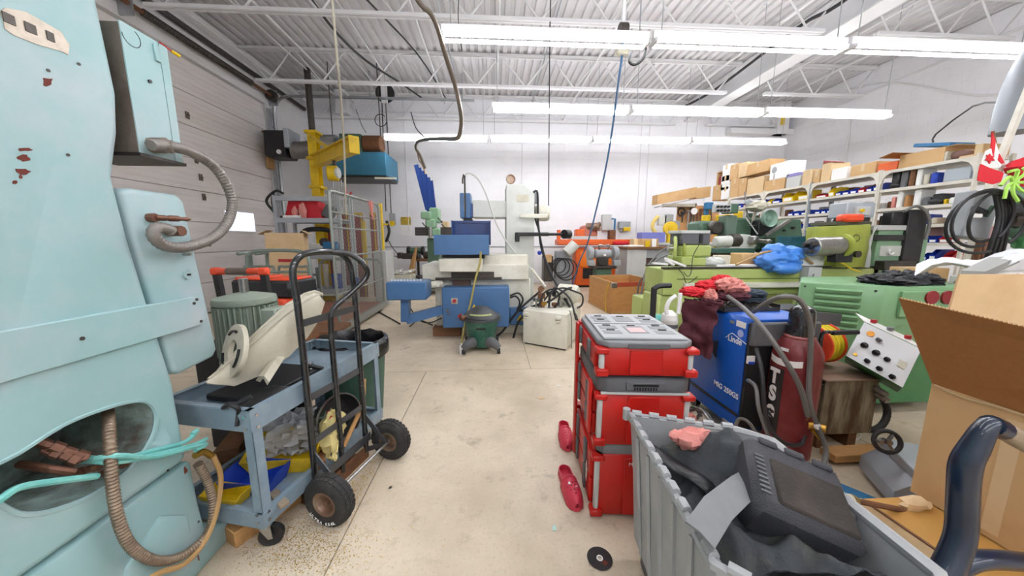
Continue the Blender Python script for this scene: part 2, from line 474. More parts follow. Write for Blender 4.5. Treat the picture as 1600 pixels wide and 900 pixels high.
def boolean(o, cutter):
    md = o.modifiers.new('b', 'BOOLEAN'); md.operation = 'DIFFERENCE'; md.object = cutter; md.solver = 'EXACT'
    bpy.context.view_layer.update()
    me = bpy.data.meshes.new_from_object(o.evaluated_get(bpy.context.evaluated_depsgraph_get()))
    o.modifiers.clear(); o.data = me; bpy.data.objects.remove(cutter)
ORD = ['first', 'second', 'third', 'fourth', 'fifth', 'sixth', 'seventh', 'eighth', 'ninth', 'tenth', 'eleventh', 'twelfth']
# ================================================================ THE SETTING
XL, XR, YB, YF, ZC = -5.4, 9.2, 10.3, -3.2, 5.47
# floor: a dirt bed with concrete slabs on it, saw-cut joints between them
fl = struct(MB().bx(XL - .2, XR + .2, YF - .2, YB + .2, -.12, -.015).done('floor', gap_m))
rows = [(YF, .2), (.2, 3.36), (3.36, 6.9), (6.9, YB)]
for k, (y0, y1) in enumerate(rows):
    off = -.72 if k % 2 else .40
    xs = [XL] + [off + 3.3 * i for i in range(-1, 3) if XL + .3 < off + 3.3 * i < XR - .3] + [XR]
    for a, b in zip(xs, xs[1:]):
        MB().bx(a + .003, b - .003, y0 + .003, y1 - .003, -.06, 0).done('slab', slab_m, fl)
# crack in the concrete near the shop vacuum
# walls
def wall(name, p0, p1, u0, u1, z0, z1, axis, sgn, hole=None, m=wall_m):
    """block wall: backing plus one joined sheet of separately edged blocks"""
    w_ = MB()
    if axis == 'x': w_.bx(p0, p0 + sgn * .2, u0, u1, z0, z1)
    else: w_.bx(u0, u1, p0, p0 + sgn * .2, z0, z1)
    w_ = struct(w_.done(name, m))
    b = MB(); g = .0015; t = .004; n = 0
    z = z0; r = 0
    while z < z1 - .01:
        zt = min(z + .2, z1); u = u0 - (.2 if r % 2 else 0)
        while u < u1:
            a = max(u, u0); c = min(u + .4, u1)
            if c - a > .05 and not (hole and hole(a, c, z, zt)):
                if axis == 'x': b.bx(p0 - sgn * t, p0, a + g, c - g, z + g, zt - g, .002)
                else: b.bx(a + g, c - g, p0 - sgn * t, p0, z + g, zt - g, .002)
            u += .4
        z += .2; r += 1
    o = b.done('block', m, w_); o['kind'] = 'stuff'
    return w_
wall('wall_back', YB, 0, XL, XR, 0, ZC, 'y', 1)
wall('wall_right', XR, 0, YF, YB, 0, ZC, 'x', 1)
DY0, DY1, DZ = 2.6, 8.75, 4.6
wl = MB().bx(XL - .2, XL, YF, DY0, 0, ZC).bx(XL - .2, XL, DY1, YB, 0, ZC).bx(XL - .2, XL, DY0, DY1, DZ, ZC)
struct(wl.done('wall_left', wallup_m))
struct(MB().bx(XL, XR, YF - .2, YF, 0, ZC).done('wall_front', wall_m))
# overhead sectional door in the left wall
dr = struct(MB().bx(XL - .16, XL - .11, DY0, DY1, 0, DZ).done('door_1', door_m))
z = 0
for i in range(8):
    z1 = z + .57
    b = MB().bx(XL - .11, XL - .055, DY0 + .01, DY1 - .01, z + .004, z1 - .004, .006)
    for k in range(1, 6): b.bx(XL - .055, XL - .049, DY0 + .02, DY1 - .02, z + k * .095 - .01, z + k * .095 + .002)
    s_ = b.done('door_section', door_m, dr)
    z = z1
p0 = ax(358, 360, XL); p1 = ax(398, 334, XL)
wn = MB().bx(XL - .06, XL - .035, p0.y - .04, p1.y + .04, p0.z - .04, p1.z + .04, .005).done('window_frame', door_m, dr)
MB().bx(XL - .035, XL - .028, p0.y, p1.y, p0.z, p1.z).done('pane', winglow_m, dr)
for px, py in ((292, 180), (313, 277), (318, 308), (326, 380), (306, 250)):
    p = ax(px, py, XL - .05)
    MB().bx(p.x, p.x + .02, p.y - .035, p.y + .035, p.z - .06, p.z + .06, .004).cyl((p.x + .02, p.y, p.z), (p.x + .04, p.y, p.z), .02, n=8).done('hinge', grime_m, dr)
# door header seal, spring shaft, drums
op = thing('door_spring_shaft', 'long dark torsion spring shaft over the white overhead door', 'door hardware', (XL + .12, 5.5, 4.75))
b = MB().cyl((XL + .15, DY0 - .02, 4.78), (XL + .15, DY1 + .1, 4.78), .035, n=10)
b.done('shaft', rust_m, op)
MB().tube([(XL + .15, 3 + i * .012, 4.78) for i in range(0, 180)], .06, 10, 0, rib=.02, ratio=.8).done('spring', dsteel_m, op)
MB().tube([(XL + .15, 5.8 + i * .012, 4.78) for i in range(0, 190)], .06, 10, 0, rib=.02, ratio=.8).done('spring', dsteel_m, op)
MB().lathe([(0, 0), (.12, 0), (.1, .02), (.1, .09), (.12, .11), (0, .11)], (XL + .15, DY1 - .08, 4.78), (0, 1, 0), 18).done('cable_drum', dsteel_m, op)
MB().bx(XL + .002, XL + .2, DY1 + .08, DY1 + .11, 4.6, 4.95).done('bracket', duct_m, op)
MB().bx(XL + .002, XL + .2, 5.6, 5.63, 4.62, 4.95).done('bracket', duct_m, op)
# door track: up the jamb, a quarter turn, then level into the room
tk = thing('door_track', 'galvanised door track rising beside the door and curving level overhead', 'door hardware', (XL + .05, 8.9, 0))
TY = 8.9; pe = ay(741, 157, TY)
zt = pe.z
pts = [(XL + .06, TY, 0.02)] + [(XL + .06, TY, z) for z in (1, 2, 3, 4, zt - .45)]
pts += [(XL + .06 + .4 * (1 - math.cos(t)), TY, zt - .4 + .4 * math.sin(t)) for t in (.4, .8, 1.2, 1.57)]
pts += [(XL + 2, TY, zt), (pe.x, TY, pe.z)]
MB().tube(pts, .038, 6, 0).done('rail', duct_m, tk)
MB().bx(XL + .002, XL + .045, TY - .2, TY - .09, 0, 4.5).done('jamb_angle', duct_m, tk)
for z in (.6, 1.5, 2.4, 3.3, 4.1): MB().bx(XL + .002, XL + .06, TY - .1, TY + .04, z, z + .06).done('bracket', duct_m, tk)
MB().bar((pe.x - .3, TY, zt), (pe.x - .3, TY, ZC), .03).done('hanger', duct_m, tk)
MB().bar((-3.0, TY, zt), (-3.0, TY, ZC), .03).done('hanger', duct_m, tk)
# the other track by the near jamb (behind the teal machine)
tk2 = thing('door_track', 'near door track by the camera side jamb, mostly hidden', 'door hardware', (XL + .05, DY0 - .1, 0))
MB().tube([(XL + .06, DY0 - .1, .02), (XL + .06, DY0 - .1, zt - .3), (XL + .2, DY0 - .1, zt - .06), (XL + .5, DY0 - .1, zt), (XL + 3.2, DY0 - .1, zt)], .038, 6, 0).done('rail', duct_m, tk2)

# ceiling: ribbed steel deck with its ribs running away from the camera
cm = MB(); x = XL - .1; pr = []
while x < XR + .1:
    pr += [(x, ZC), (x + .09, ZC), (x + .105, ZC + .045), (x + .165, ZC + .045), (x + .18, ZC)]
    x += .18
A = [cm.v((p[0], YF - .1, p[1])) for p in pr]; B = [cm.v((p[0], YB + .1, p[1])) for p in pr]
for i in range(len(pr) - 1):
    if (V((*pr[i], 0)) - V((*pr[i + 1], 0))).length > 1e-4: cm.f([A[i], A[i + 1], B[i + 1], B[i]])
ce = struct(cm.done('ceiling', deck_m))
MB().bx(XL - .2, XR + .2, YF - .2, YB + .2, ZC + .06, ZC + .2).done('roof_board', deck_m, ce)
def joist(Y, x0, x1):
    j = MB().bx(x0, x1, Y - .06, Y - .01, ZC - .055, ZC - .003).bx(x0, x1, Y + .01, Y + .06, ZC - .055, ZC - .003)
    j = j.done('joist', joist_m, ce)
    zb = 4.8; n = max(2, round((x1 - x0) / 1.15)); L_ = (x1 - x0) / n
    MB().bx(x0 + L_ / 2 - .25, x1 - L_ / 2 + .25, Y - .05, Y - .01, zb - .02, zb + .03).bx(x0 + L_ / 2 - .25, x1 - L_ / 2 + .25, Y + .01, Y + .05, zb - .02, zb + .03).done('bottom_chord', joist_m, j)
    for i in range(n):
        MB().cyl((x0 + i * L_ + .03, Y, ZC - .03), (x0 + i * L_ + L_ / 2, Y, zb), .016, n=6).done('web', joist_m, j)
        MB().cyl((x0 + i * L_ + L_ / 2, Y, zb), (x0 + (i + 1) * L_ - .03, Y, ZC - .03), .016, n=6).done('web', joist_m, j)
GX0, GX1 = 5.85, 6.2
for Y in (-1.2, 1.1, 3.4, 5.7, 8.0, 10.15):
    joist(Y, XL, GX0 - .02); joist(Y, GX1 + .02, XR)
# girder along the room with its column
gd = MB().bx(GX0, GX1, YF, YB, 4.92, 4.95).bx((GX0 + GX1) / 2 - .012, (GX0 + GX1) / 2 + .012, YF, YB, 4.95, ZC - .06).bx(GX0, GX1, YF, YB, ZC - .06, ZC - .02)
struct(gd.done('girder', joist_m))
b = MB()
p0 = ay(1202, 172, 10.1); p1 = ay(1228, 205, 10.1)
cb = struct(MB().bx(8.62, 8.98, 10.0, 10.28, 4.55, ZC).done('wall_bracket', joist_m))
struct(MB().bx(7.2, 9.18, 10.02, 10.26, 4.55, 4.7).done('ledge_beam', joist_m))
tg = MB().bx(8.7, 8.82, 9.985, 9.998, 4.8, 5.0).done('tag_plate', yellow_m, cb)
# bridging angles, conduits and pipes under the deck, running with the ribs
for i, (x, z, r, m) in enumerate(((-4.3, 5.3, .02, joist_m), (-3.9, 5.25, .025, joist_m), (-2.6, 5.38, .018, joist_m), (-1.35, 5.3, .022, joist_m), (-.9, 5.38, .014, duct_m), (.15, 5.35, .02, joist_m), (1.2, 5.4, .016, duct_m), (2.1, 4.9, .02, joist_m), (3.7, 5.4, .016, joist_m), (5.3, 5.3, .03, joist_m), (-5.15, 5.2, .03, joist_m), (-5.32, 5.05, .05, dsteel_m), (6.9, 5.2, .02, joist_m), (8.2, 5.35, .02, joist_m))):
    o = MB().cyl((x, YF, z), (x, YB - .02, z), r, n=7).done('conduit', m, ce)
MB().tube([(-3.0, 3.2, 5.36), (-2.9, 5.0, 5.3), (-2.7, 6.2, 4.95), (-2.5, 7.2, 4.9), (-2.2, 8.6, 5.1), (-1.9, 10.1, 5.3)], .022, 6).done('hanging_cable', cableB_m, ce)
MB().tube([(-2.4, 3.2, 5.4), (-2.2, 5.5, 5.3), (-1.6, 7.8, 5.35), (-1.3, 10.1, 5.35)], .016, 6).done('hanging_cable', cableB_m, ce)
MB().tube([(5.5, 4.0, 5.2), (5.55, 5.5, 5.1), (5.5, 6.2, 5.15), (5.6, 8.5, 5.1), (5.55, 10.1, 5.2)], .03, 6).done('hanging_cable', cableB_m, ce)
# wall conduits and the ledge line of the back wall
wb = bpy.data.objects['wall_back']
for x in (-2.55, .9, 4.55, 4.8, 6.7):
    MB().cyl((x, YB - .03, 1.6), (x, YB - .03, ZC), .012, n=6).done('conduit', joist_m, wb)
MB().bx(XL, 4.9, YB - .03, YB - .012, 1.14, 1.165).done('trim_strip', grey_m, wb)
MB().bx(-3.2, 1.6, YB - .06, YB - .012, 5.0, 5.04).done('conduit', joist_m, wb)
wr = bpy.data.objects['wall_right']
MB().tube([(XR - .04, 3.2, 4.2), (XR - .04, 5.6, 3.9), (XR - .04, 7.5, 4.9), (XR - .04, 8.6, 5.2)], .018, 6).done('conduit', joist_m, wr)
MB().tube([(XR - .04, 2.2, 5.2), (XR - .04, 6, 5.0), (XR - .04, 9.5, 4.85)], .02, 6, 0).done('conduit', joist_m, wr)
p = ax(1320, 245, XR - .05)
MB().cyl((XR - .03, p.y, 2), (XR - .03, p.y, 4.7), .014, n=6).done('conduit', joist_m, wr)

# ================================================================ LIGHTS: hanging twin-tube fixtures
def fixture(x0, Y, z, label, group, L_=2.26):
    t = thing('ceiling_light', label, 'ceiling light', (x0 + L_ / 2, Y, z), 0, group)
    b = MB().use(joist_m)
    b.prism([(x0, Y - .036, z + .1), (x0, Y + .036, z + .1), (x0, Y + .036, z + .02), (x0, Y + .02, z + .008), (x0, Y - .02, z + .008), (x0, Y - .036, z + .02)], (L_, 0, 0))
    b.done('housing', joist_m, t)
    for s in (-1, 1):
        MB().cyl((x0 + .03, Y + s * .058, z - .014), (x0 + L_ - .03, Y + s * .058, z - .014), .019, n=8).done('tube', tube_m, t)
    for e in (x0, x0 + L_ - .03):
        MB().bx(e, e + .03, Y - .08, Y + .08, z - .035, z + .012, .004).done('end_socket', joist_m, t)
    for e in (x0 + .1, x0 + L_ - .1):
        MB().cyl((e, Y, z + .115), (e + random.uniform(-.03, .03), Y, ZC if Y > 5 else ZC - .05), .006, n=5).done('chain', duct_m, t)
    return t
rowsL = [(3.9, -.53, 3.55, 4, 2.32, 'nearest lit row'), (6.0, 0.0, 3.60, 3, 2.45, 'middle lit row'), (8.1, -2.48, 3.69, 4, 2.44, 'farthest lit row')]
for Y, x0, z, n, st, nm in rowsL:
    for i in range(n):
        if n == 4 and Y < 4 and i == 3: lb = 'fluorescent light continuing the nearest row beyond the right edge'
        else: lb = f'twin tube fluorescent light, {ORD[i]} from left in the {nm}'
        fixture(x0 + i * st, Y, z + .015 * i, lb, 'hanging fluorescent lights', st - .05)
for Y in (1.6, -.6, -2.4):  # added rows out of view, put in to light the room
    for i in range(3 if Y < 1 else 2):
        fixture(-1.5 + i * 2.6, Y, 3.6, f'added fluorescent light out of view, {ORD[i]} from left, row {["one","two","three"][[1.6,-.6,-2.4].index(Y)]}', 'added lights out of view', 2.4)
# one added unseen light at left behind the camera, brightens the door side
for Y in (-1.5,):
    fixture(-4.6, Y, 3.6, 'added unseen fluorescent light behind the camera beside the door wall', 'added lights out of view', 2.4)
# ================================================================ LEFT FOREGROUND
# ---- teal machine tool column
MX = -1.25
tm = thing('milling_machine', 'large teal machine tool column in the left foreground with chipped paint', 'machine', (-1.75, .6, 0))
def yz(pts, X=MX): return [V((X, a, b)) for a, b in pts]
prof = [(-.6, .507), (-.6, 2.75), (1.24, 2.75), (1.25, 2.15), (1.262, 1.88), (1.245, 1.75), (1.205, 1.6), (1.22, 1.4), (1.25, 1.15), (1.29, .85), (1.295, .507)]
b = MB(); b.prism(yz(prof), (-.85, 0, 0)); b.bevel(.03, 3, 25)
col = b.done('column', teal_m, tm)
hole = path([(-30, 760), (-22, 735), (30, 708), (100, 664), (165, 638), (215, 626), (238, 632), (246, 652), (238, 685), (205, 733), (150, 772), (90, 797), (40, 805), (8, 793), (-18, 776)], X=MX)
cb = MB(); hp = [V((MX + .1, p.y, p.z)) for p in hole]; hp2 = []
cb.prism(hp, (-.42, 0, 0)); co = cb.done('cutter', tealin_m, tm); co.parent = None
co.matrix_world = wmat(tm); boolean(col, co)
for f in col.data.polygons: f.use_smooth = True
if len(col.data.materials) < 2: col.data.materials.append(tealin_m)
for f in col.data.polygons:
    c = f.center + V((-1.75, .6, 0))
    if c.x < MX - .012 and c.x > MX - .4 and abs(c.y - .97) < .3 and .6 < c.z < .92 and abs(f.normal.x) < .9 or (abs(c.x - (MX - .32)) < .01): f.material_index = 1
# rolled lip around the opening
MB().tube([V((MX - .004, p.y, p.z)) for p in hole], .008, 6, 3, closed=True).done('opening_lip', teal_m, tm)
b = MB(); b.prism(yz([(-.6, 0), (-.6, .5), (1.3, .5), (1.305, .3), (1.32, .13), (1.41, .11), (1.44, .07), (1.44, 0)]), (-.9, 0, 0)); b.bevel(.015, 2, 25)
b.done('base_casting', teal_m, tm)
# raised casting contour on the base
b = MB(); b.prism(yz([(.95, .02), (1.02, .3), (1.15, .38), (1.24, .3), (1.26, .02)], MX + .012), (-.03, 0, 0)); b.bevel(.01, 2)
b.done('access_cover', teal_m, tm)
# swinging panel box behind the column
pp = [(1.22, 1.56), (1.26, 1.575), (1.43, 1.575), (1.455, 1.55), (1.512, .90), (1.49, .872), (1.32, .86), (1.297, .88)]
b = MB(); b.prism(yz(pp, MX - .012), (-.3, 0, 0)); b.bevel(.018, 3, 25)
pn = b.done('rounded_cabinet', teal_m, tm)
p = ax(297, 429, MX)
MB().cyl((MX - .013, p.y, p.z), (MX - .006, p.y, p.z), .019, n=20).done('lock_plate', teal_m, pn)
MB().box((MX - .004, p.y, p.z), (.006, .012, .008)).done('key_slot', dark_m, pn)
p = ax(292, 397, MX); MB().cyl((MX - .012, p.y, p.z), (MX + .012, p.y, p.z), .007, n=10).done('stud', steel_m, pn)
# strip across column and cabinet
q = [ax(-60, 528, MX), ax(0, 517, MX), ax(302, 463, MX), ax(312, 468, MX), ax(318, 498, MX), ax(310, 508, MX), ax(0, 598, MX), ax(-60, 616, MX)]
b = MB(); b.prism([V((MX + .012, p.y, p.z)) for p in q], (-.022, 0, 0)); b.bevel(.003, 1)
st = b.done('cover_strip', teal_m, tm)
b = MB()
for px, py in ((128, 529), (307, 468), (314, 502), (303, 474)):
    p = ax(px, py, MX + .012); b.cyl((p.x - .001, p.y, p.z), (p.x + .003, p.y, p.z), .006, n=10)
b.done('screw', dsteel_m, st)
# electrical box
b = MB(); b.use(teal_m).bx(MX - .004, MX, 1.296, 1.425, 1.70, 2.13).bx(MX - .006, MX - .002, 1.43, 1.462, 1.70, 2.13)
eb = b.done('electrical_box', teal_m, tm)
b = MB().bx(MX - .26, MX - .005, 1.297, 1.46, 1.705, 2.125); b.done('box_body', grime_m, eb)
MB().bx(MX - .26, MX + .004, 1.292, 1.468, 1.692, 1.703).done('bottom_flange', dsteel_m, eb)
p = ax(244, 83, MX); MB().bx(MX, MX + .008, p.y - .01, p.y + .008, p.z - .03, p.z + .03, .002).done('door_hinge', teal_m, eb)
p = ax(233, 127, MX); MB().cyl((MX, p.y, p.z), (MX + .006, p.y, p.z), .006, n=10).done('screw', dark_m, eb)
p = ax(205, 58, MX); MB().torus((MX + .0005, p.y, p.z), (1, 0, 0), .03, .0012, 20, 4, 0, 4.2).done('knockout', dark_m, eb)
wn_ = col.modifiers.new('w', 'WEIGHTED_NORMAL'); wn_.keep_sharp = True
MB().tube([ax(249, 66, MX), ax(258, 72, MX + .02), ax(268, 80, MX + .03)], .003, 6).done('red_wire', rbin_m, eb)
MB().cyl(ax(268, 80, MX + .03), ax(281, 88, MX + .04), .006, n=8).done('wire_connector', yellow_m, eb)
# nameplate: worn plate with ornate edge
pl = path([(0, 18), (8, 12), (40, 18), (75, 38), (96, 50), (103, 62), (109, 70), (107, 86), (96, 80), (60, 70), (22, 55), (8, 45), (5, 30)], X=MX + .002)
b = MB(); b.prism(pl, (-.004, 0, 0)); np_ = b.done('nameplate', mt('worn_plate', hx('b9aea0'), .4, .5, col2=hx('8a7d70'), sc_=30), tm)
for px, py, w_ in ((14, 29, 7), (48, 44, 7), (79, 57, 5)):
    p = ax(px, py, MX + .003); MB().box(p, (.002, w_ * .0032, .024)).done('dark_field', dsteel_m, np_)
# bolt holes and chipped paint (patches with their own outline, bare primer)
b = MB()
for px, py in ((123, 100), (106, 242), (75, 110), (262, 735), (258, 853), (310, 815)):
    p = ax(px, py, MX); b.cyl((MX + .0002, p.y, p.z), (MX + .002, p.y, p.z), .0045, n=8)
b.done('plug', dsteel_m, tm)
rr = random.Random(3)
for px, py, rx, ry_ in ((74, 128, 9, 8), (38, 247, 11, 6), (40, 234, 12, 3), (35, 268, 14, 5), (24, 285, 4, 3), (33, 276, 3, 3), (290, 735, 3, 6), (309, 872, 4, 6)):
    pts = []
    for i in range(11):
        t = i * 2 * math.pi / 11; k = rr.uniform(.55, 1.15)
        pts.append(ax(px + rx * k * math.cos(t), py + ry_ * k * math.sin(t), MX + .0016))
    MB().prism(pts, (-.0016, 0, 0)).done('paint_chip', chip_m, tm)
# hoses on the column
MB().tube(path([(236, 227), (262, 228), (300, 238), (336, 262), (357, 295), (363, 322), (353, 352), (328, 374), (290, 386), (258, 384), (241, 370), (243, 357), (258, 357), (268, 362)], X=MX + .045), .021, 10, 6, rib=.007, ratio=.88).done('armoured_hose', hose_m, tm)
p = ax(238, 227, MX); MB().cyl((MX - .01, p.y, p.z), (MX + .05, p.y, p.z), .028, n=8).cyl((MX + .02, p.y, p.z), (MX + .055, p.y + .02, p.z), .024, n=12).done('hose_union', grime_m, tm)
p = ax(266, 361, MX); MB().cyl((MX - .01, p.y, p.z), (MX + .045, p.y, p.z), .02, n=8).done('hose_union', copper_m, tm)
p = ax(238, 340, MX); b = MB().cyl((MX - .012, p.y, p.z), (MX + .012, p.y, p.z), .016, n=8)
b.lathe([(0, 0), (.011, 0), (.011, .03), (.008, .035), (.012, .045), (.012, .07), (.007, .08), (.009, .1), (.002, .115), (0, .115)], (MX + .01, p.y, p.z), (.25, 1, 0), 10)
b.done('pipe_nipple', copper_m, tm)
MB().tube([ax(168, 637, MX - .14), ax(170, 660, MX - .03)] + path([(172, 700), (176, 760), (186, 815), (206, 855), (243, 876), (285, 868), (322, 836), (333, 796), (326, 757), (309, 724)], X=MX + .035), .0165, 9, 6, rib=.006, ratio=.82).done('flexible_conduit', cond_m, tm)
MB().tube(path([(333, 712), (345, 745), (338, 800), (322, 842), (290, 880), (245, 897), (200, 930)], X=MX + .05), .010, 8).done('tan_tube', tan_m, tm)
for k, (y0, y1, e) in enumerate(((714, 718, 676), (718, 722, 686), (722, 712, 694))):
    MB().tube([ax(122, y0, MX - .05)] + path([(180, y1), (240, 704 + k * 4), (290, 690 + k * 5), (308, e - 4), (300, e + 2)] if k == 0 else [(180, y1), (240, 708 + k * 3), (300, 693 + k * 3), (322, e), (305, e + 10)], X=MX + .03 + k * .012), .0085, 8).done('teal_tube', tealhose_m, tm)
MB().tube([ax(-30, 800, MX - .01)] + path([(0, 781), (30, 762), (80, 753), (152, 744)], X=MX + .02), .0095, 8).done('teal_tube', tealhose_m, tm)
for (a, c, r) in (((60, 690), (138, 716), .016), ((70, 700), (128, 720), .019), ((112, 740), (158, 728), .013), ((156, 741), (200, 722), .014)):
    A = ax(*a, MX - .06); B = ax(*c, MX + .005)
    b = MB()
    for i in range(4): b.cyl(A.lerp(B, i / 4), A.lerp(B, (i + .85) / 4), r * (1 if i % 2 else .8), n=6)
    b.cyl(A, B, r * .55, n=8); b.done('brass_coupling', copper_m, tm)
MB().tube(path([(305, 712), (318, 706), (330, 712)], X=MX + .045), .013, 8).done('elbow_fitting', brass_m, tm)
MB().tube([ax(30, 725, MX - .1), ax(80, 733, MX - .02), ax(115, 738, MX)], .011, 8).done('pipe_nipple', copper_m, tm)
# timber under machine foot
tb = MB().box((-1.17, 1.53, .04), (.14, .3, .08), -.5, .004).done('timber_block', wood_m)
tag(tb, 'orange brown timber block on the floor beside the teal machine foot', 'wood')
tb = MB().box((-1.62, 2.05, .16), (.12, .5, .08), .3, .004).box((-1.62, 2.05, .06), (.12, .5, .1), .3, .004).done('timber_block', dwood_m)
tag(tb, 'dark brown timber baulk behind the blue-grey cart leg', 'wood')

# ---- blue-grey service cart
ct = thing('service_cart', 'blue-grey steel service cart with two tray shelves beside the teal machine', 'cart', (-1.2, 1.8, 0), -.2)
Mc = LM((-1.03, 1.345, 0), -.235)      # local frame: near right leg at the origin, +y along the cart, -x to its left
Lc, Wc = .93, .5
def leg(x, y, z1=.68, z0=.12):
    b = MB(Mc); sx = 1 if x > -.1 else -1; sy = 1 if y < .1 else -1
    b.bx(x - sx * .045, x, y, y + sy * .004, z0, z1); b.bx(x - sx * .004, x, y, y + sy * .045, z0, z1)
    return b
for x in (0, -Wc):
    for y in (0, Lc): leg(x, y).done('leg', cart_m, ct)
def tray(z, h, lip, name):
    b = MB(Mc); b.bx(-Wc, 0, 0, Lc, z, z + .004)
    t = .003; e = .004
    for (x0, x1, y0, y1) in ((-Wc - e, e, -e - t, -e), (-Wc - e, e, Lc + e, Lc + e + t), (e, e + t, -e - t, Lc + e + t), (-Wc - e - t, -Wc - e, -e - t, Lc + e + t)):
        b.bx(x0, x1, y0, y1, z - h, z + lip)
    for s in (-1, 1):   # turned lip
        b.bx(e - .028 if s > 0 else -Wc - e, e + t if s > 0 else -Wc - e + .028, -e, Lc + e, z + lip, z + lip + .003)
    for y in (-e, Lc + e - .028): b.bx(-Wc, 0, y, y + .028, z + lip, z + lip + .003)
    return b.done(name, cart_m, ct)
tray(.61, .025, .07, 'top_tray'); tray(.16, .04, .03, 'bottom_tray')
b = MB(Mc)
for x in (.008, -Wc):
    for y in (.018, Lc - .018):
        for z in (.15, .19, .6, .655): b.cyl((x, y, z), (x + .006, y, z), .007, n=8)
for x in (-.02, -Wc + .02):
    for z in (.15, .19, .6, .655): b.cyl((x, -.012, z), (x, -.006, z), .007, n=8)
b.done('bolt', chrome_m, ct)
def caster(b0, x, y, a=.5):
    b = MB(Mc); d = V((math.cos(a), math.sin(a), 0)); c = V((x, y, .05)) + d * .02; n = V((-d.y, d.x, 0))
    b.use(blackpl_m).lathe([(0, -.014), (.014, -.014), (.014, -.008), (.036, -.008), (.05, -.014), (.052, 0), (.05, .014), (.036, .008), (.014, .008), (.014, .014), (0, .014)], c, n, 18)
    b.use(steel_m).cyl((x, y, .1), (x, y, .12), .028, n=10)
    for s in (-1, 1): b.prism([V((x, y, .105)) + n * s * .02 - d * .02, V((x, y, .105)) + n * s * .02 + d * .025, c + n * s * .02 + V((0, 0, -.008)) + d * .01, c + n * s * .02 + V((0, 0, -.008)) - d * .008], n * s * .003)
    return b.done('caster', None, ct)
for x, y, a in ((-.03, .03, .5), (-.03, Lc - .03, 1.2), (-Wc + .03, .03, 2), (-Wc + .03, Lc - .03, .3)): caster(ct, x, y, a)
# cart handle clip, black straps
MB(Mc).tube([(-.12, -.01, .69), (-.06, -.03, .72), (-.03, -.02, .70), (-.06, .0, .66), (-.05, -.02, .62)], .009, 6).tube([(-.12, .0, .70), (-.07, .02, .70), (-.04, .05, .72)], .011, 6).done('tie_strap', blackpl_m, ct)
# --- load on top of the cart
def cl(x, y, z): return Mc @ V((x, y, z))
# electric motor, upright
mc = V((ay(385, 480, 1.9).x, 1.9, .69))
mo = thing('electric_motor', 'green-grey finned electric motor standing on end on the cart', 'motor', mc)
R0 = .135
b = MB(); b.cyl(mc + V((0, 0, .02)), mc + V((0, 0, .37)), R0 * .9, n=28)
for i in range(34):
    t = i * 2 * math.pi / 34; d = V((math.cos(t), math.sin(t), 0))
    b.box(mc + d * R0 * .98 + V((0, 0, .205)), (R0 * .24, .006, .28), Matrix.Rotation(t, 3, 'Z'))
b.done('finned_body', motor_m, mo)
MB().lathe([(0, 0), (.145, 0), (.15, .01), (.145, .035), (.06, .055), (.035, .06), (0, .06)], mc + V((0, 0, .352)), (0, 0, 1), 26).done('end_bell', motor_m, mo)
MB().lathe([(0, 0), (.14, 0), (.145, .01), (.145, .05), (0, .05)], mc, (0, 0, 1), 24).done('end_bell', motor_m, mo)
MB().cyl(mc + V((0, 0, .4)), mc + V((0, 0, .49)), .022, n=12, bev=.002).done('shaft', steel_m, mo)
MB().box(mc + V((.155, -.02, .27)), (.1, .11, .12), 0, .01).done('terminal_box', motor_m, mo)
# pulley ring / flange leaning on the cart
p = ay(367, 548, 1.56)
fr = MB(); fr.lathe([(.05, -.01), (.06, -.014), (.115, -.014), (.125, -.01), (.125, .01), (.06, .014), (.05, .01), (.05, -.01)], p, (-.75, -1, .35), 30)
fr = fr.done('flange_ring', cream_m); tag(fr, 'pale slotted metal flange ring leaning on the motor on the cart', 'machine part')
b = MB(); u, w_, d = b.frame((-.75, -1, .35))
for k in range(3): b.torus(p + d * .0145, d, .092, .007, 10, 4, k * 2.1 + .3, k * 2.1 + 1.3)
b.done('slot', dark_m, fr)
# cream plastic machine cowl: a long shallow shell lying aslant, rim uppermost
Uo = [(334, 594), (352, 570), (400, 524), (450, 478), (478, 461), (492, 457), (503, 461)]
Lo = [(338, 601), (366, 603), (412, 584), (452, 556), (480, 527), (498, 500), (507, 472)]
def crv(P, t):
    x = t * (len(P) - 1); k = min(int(x), len(P) - 2); f = x - k; return P[k][0] * (1 - f) + P[k + 1][0] * f, P[k][1] * (1 - f) + P[k + 1][1] * f
g = []
for i in range(25):
    t = i / 24; a = ay(*crv(Uo, t), 1.5 + .45 * t); c_ = ay(*crv(Lo, t), 1.46 + .42 * t)
    g.append([a.lerp(c_, k / 8) + V((.01, -.055, .02)) * math.sin(math.pi * (k / 8) ** .7) for k in range(9)])
cw = MB().sheet(g, .008).done('machine_cowl', cream_m, ang=60)
tag(cw, 'long cream plastic machine cowl lying aslant across the cart top', 'machine guard')
MB().tube([r[0] + V((0, -.004, .004)) for r in g], .011, 8, 0).done('rolled_rim', cream_m, cw)
MB().tube([r[2] + V((0, -.006, .004)) for r in g[1:-1]], .006, 6, 0).done('raised_rib', cream_m, cw)
cv = MB(); a = ay(405, 588, 1.5); b2 = ay(452, 520, 1.9)
grid = [[a.lerp(b2, i / 6) + V((.78, -.5, .1)) * (j * .035 - .02) - V((0, 0, .012 * (j - 1.5) ** 2 + .0)) for j in range(4)] for i in range(7)]
cv.sheet(grid, .02); cv = cv.done('small_cover', cream_m); tag(cv, 'small cream cover lying under the long cowl on the cart', 'machine guard')
bd = MB(); bd.box(cl(-.27, .35, .635), (.3, .42, .03), -.235, .006).ball(cl(-.12, .18, .64), (.09, .12, .03), 10, 6, nz=.2, flatz=.617)
bd.done('black_tray_mat', blackpl_m); tag(bpy.data.objects['black_tray_mat'], 'crumpled black plastic mat on the cart top under the cowl', 'mat')
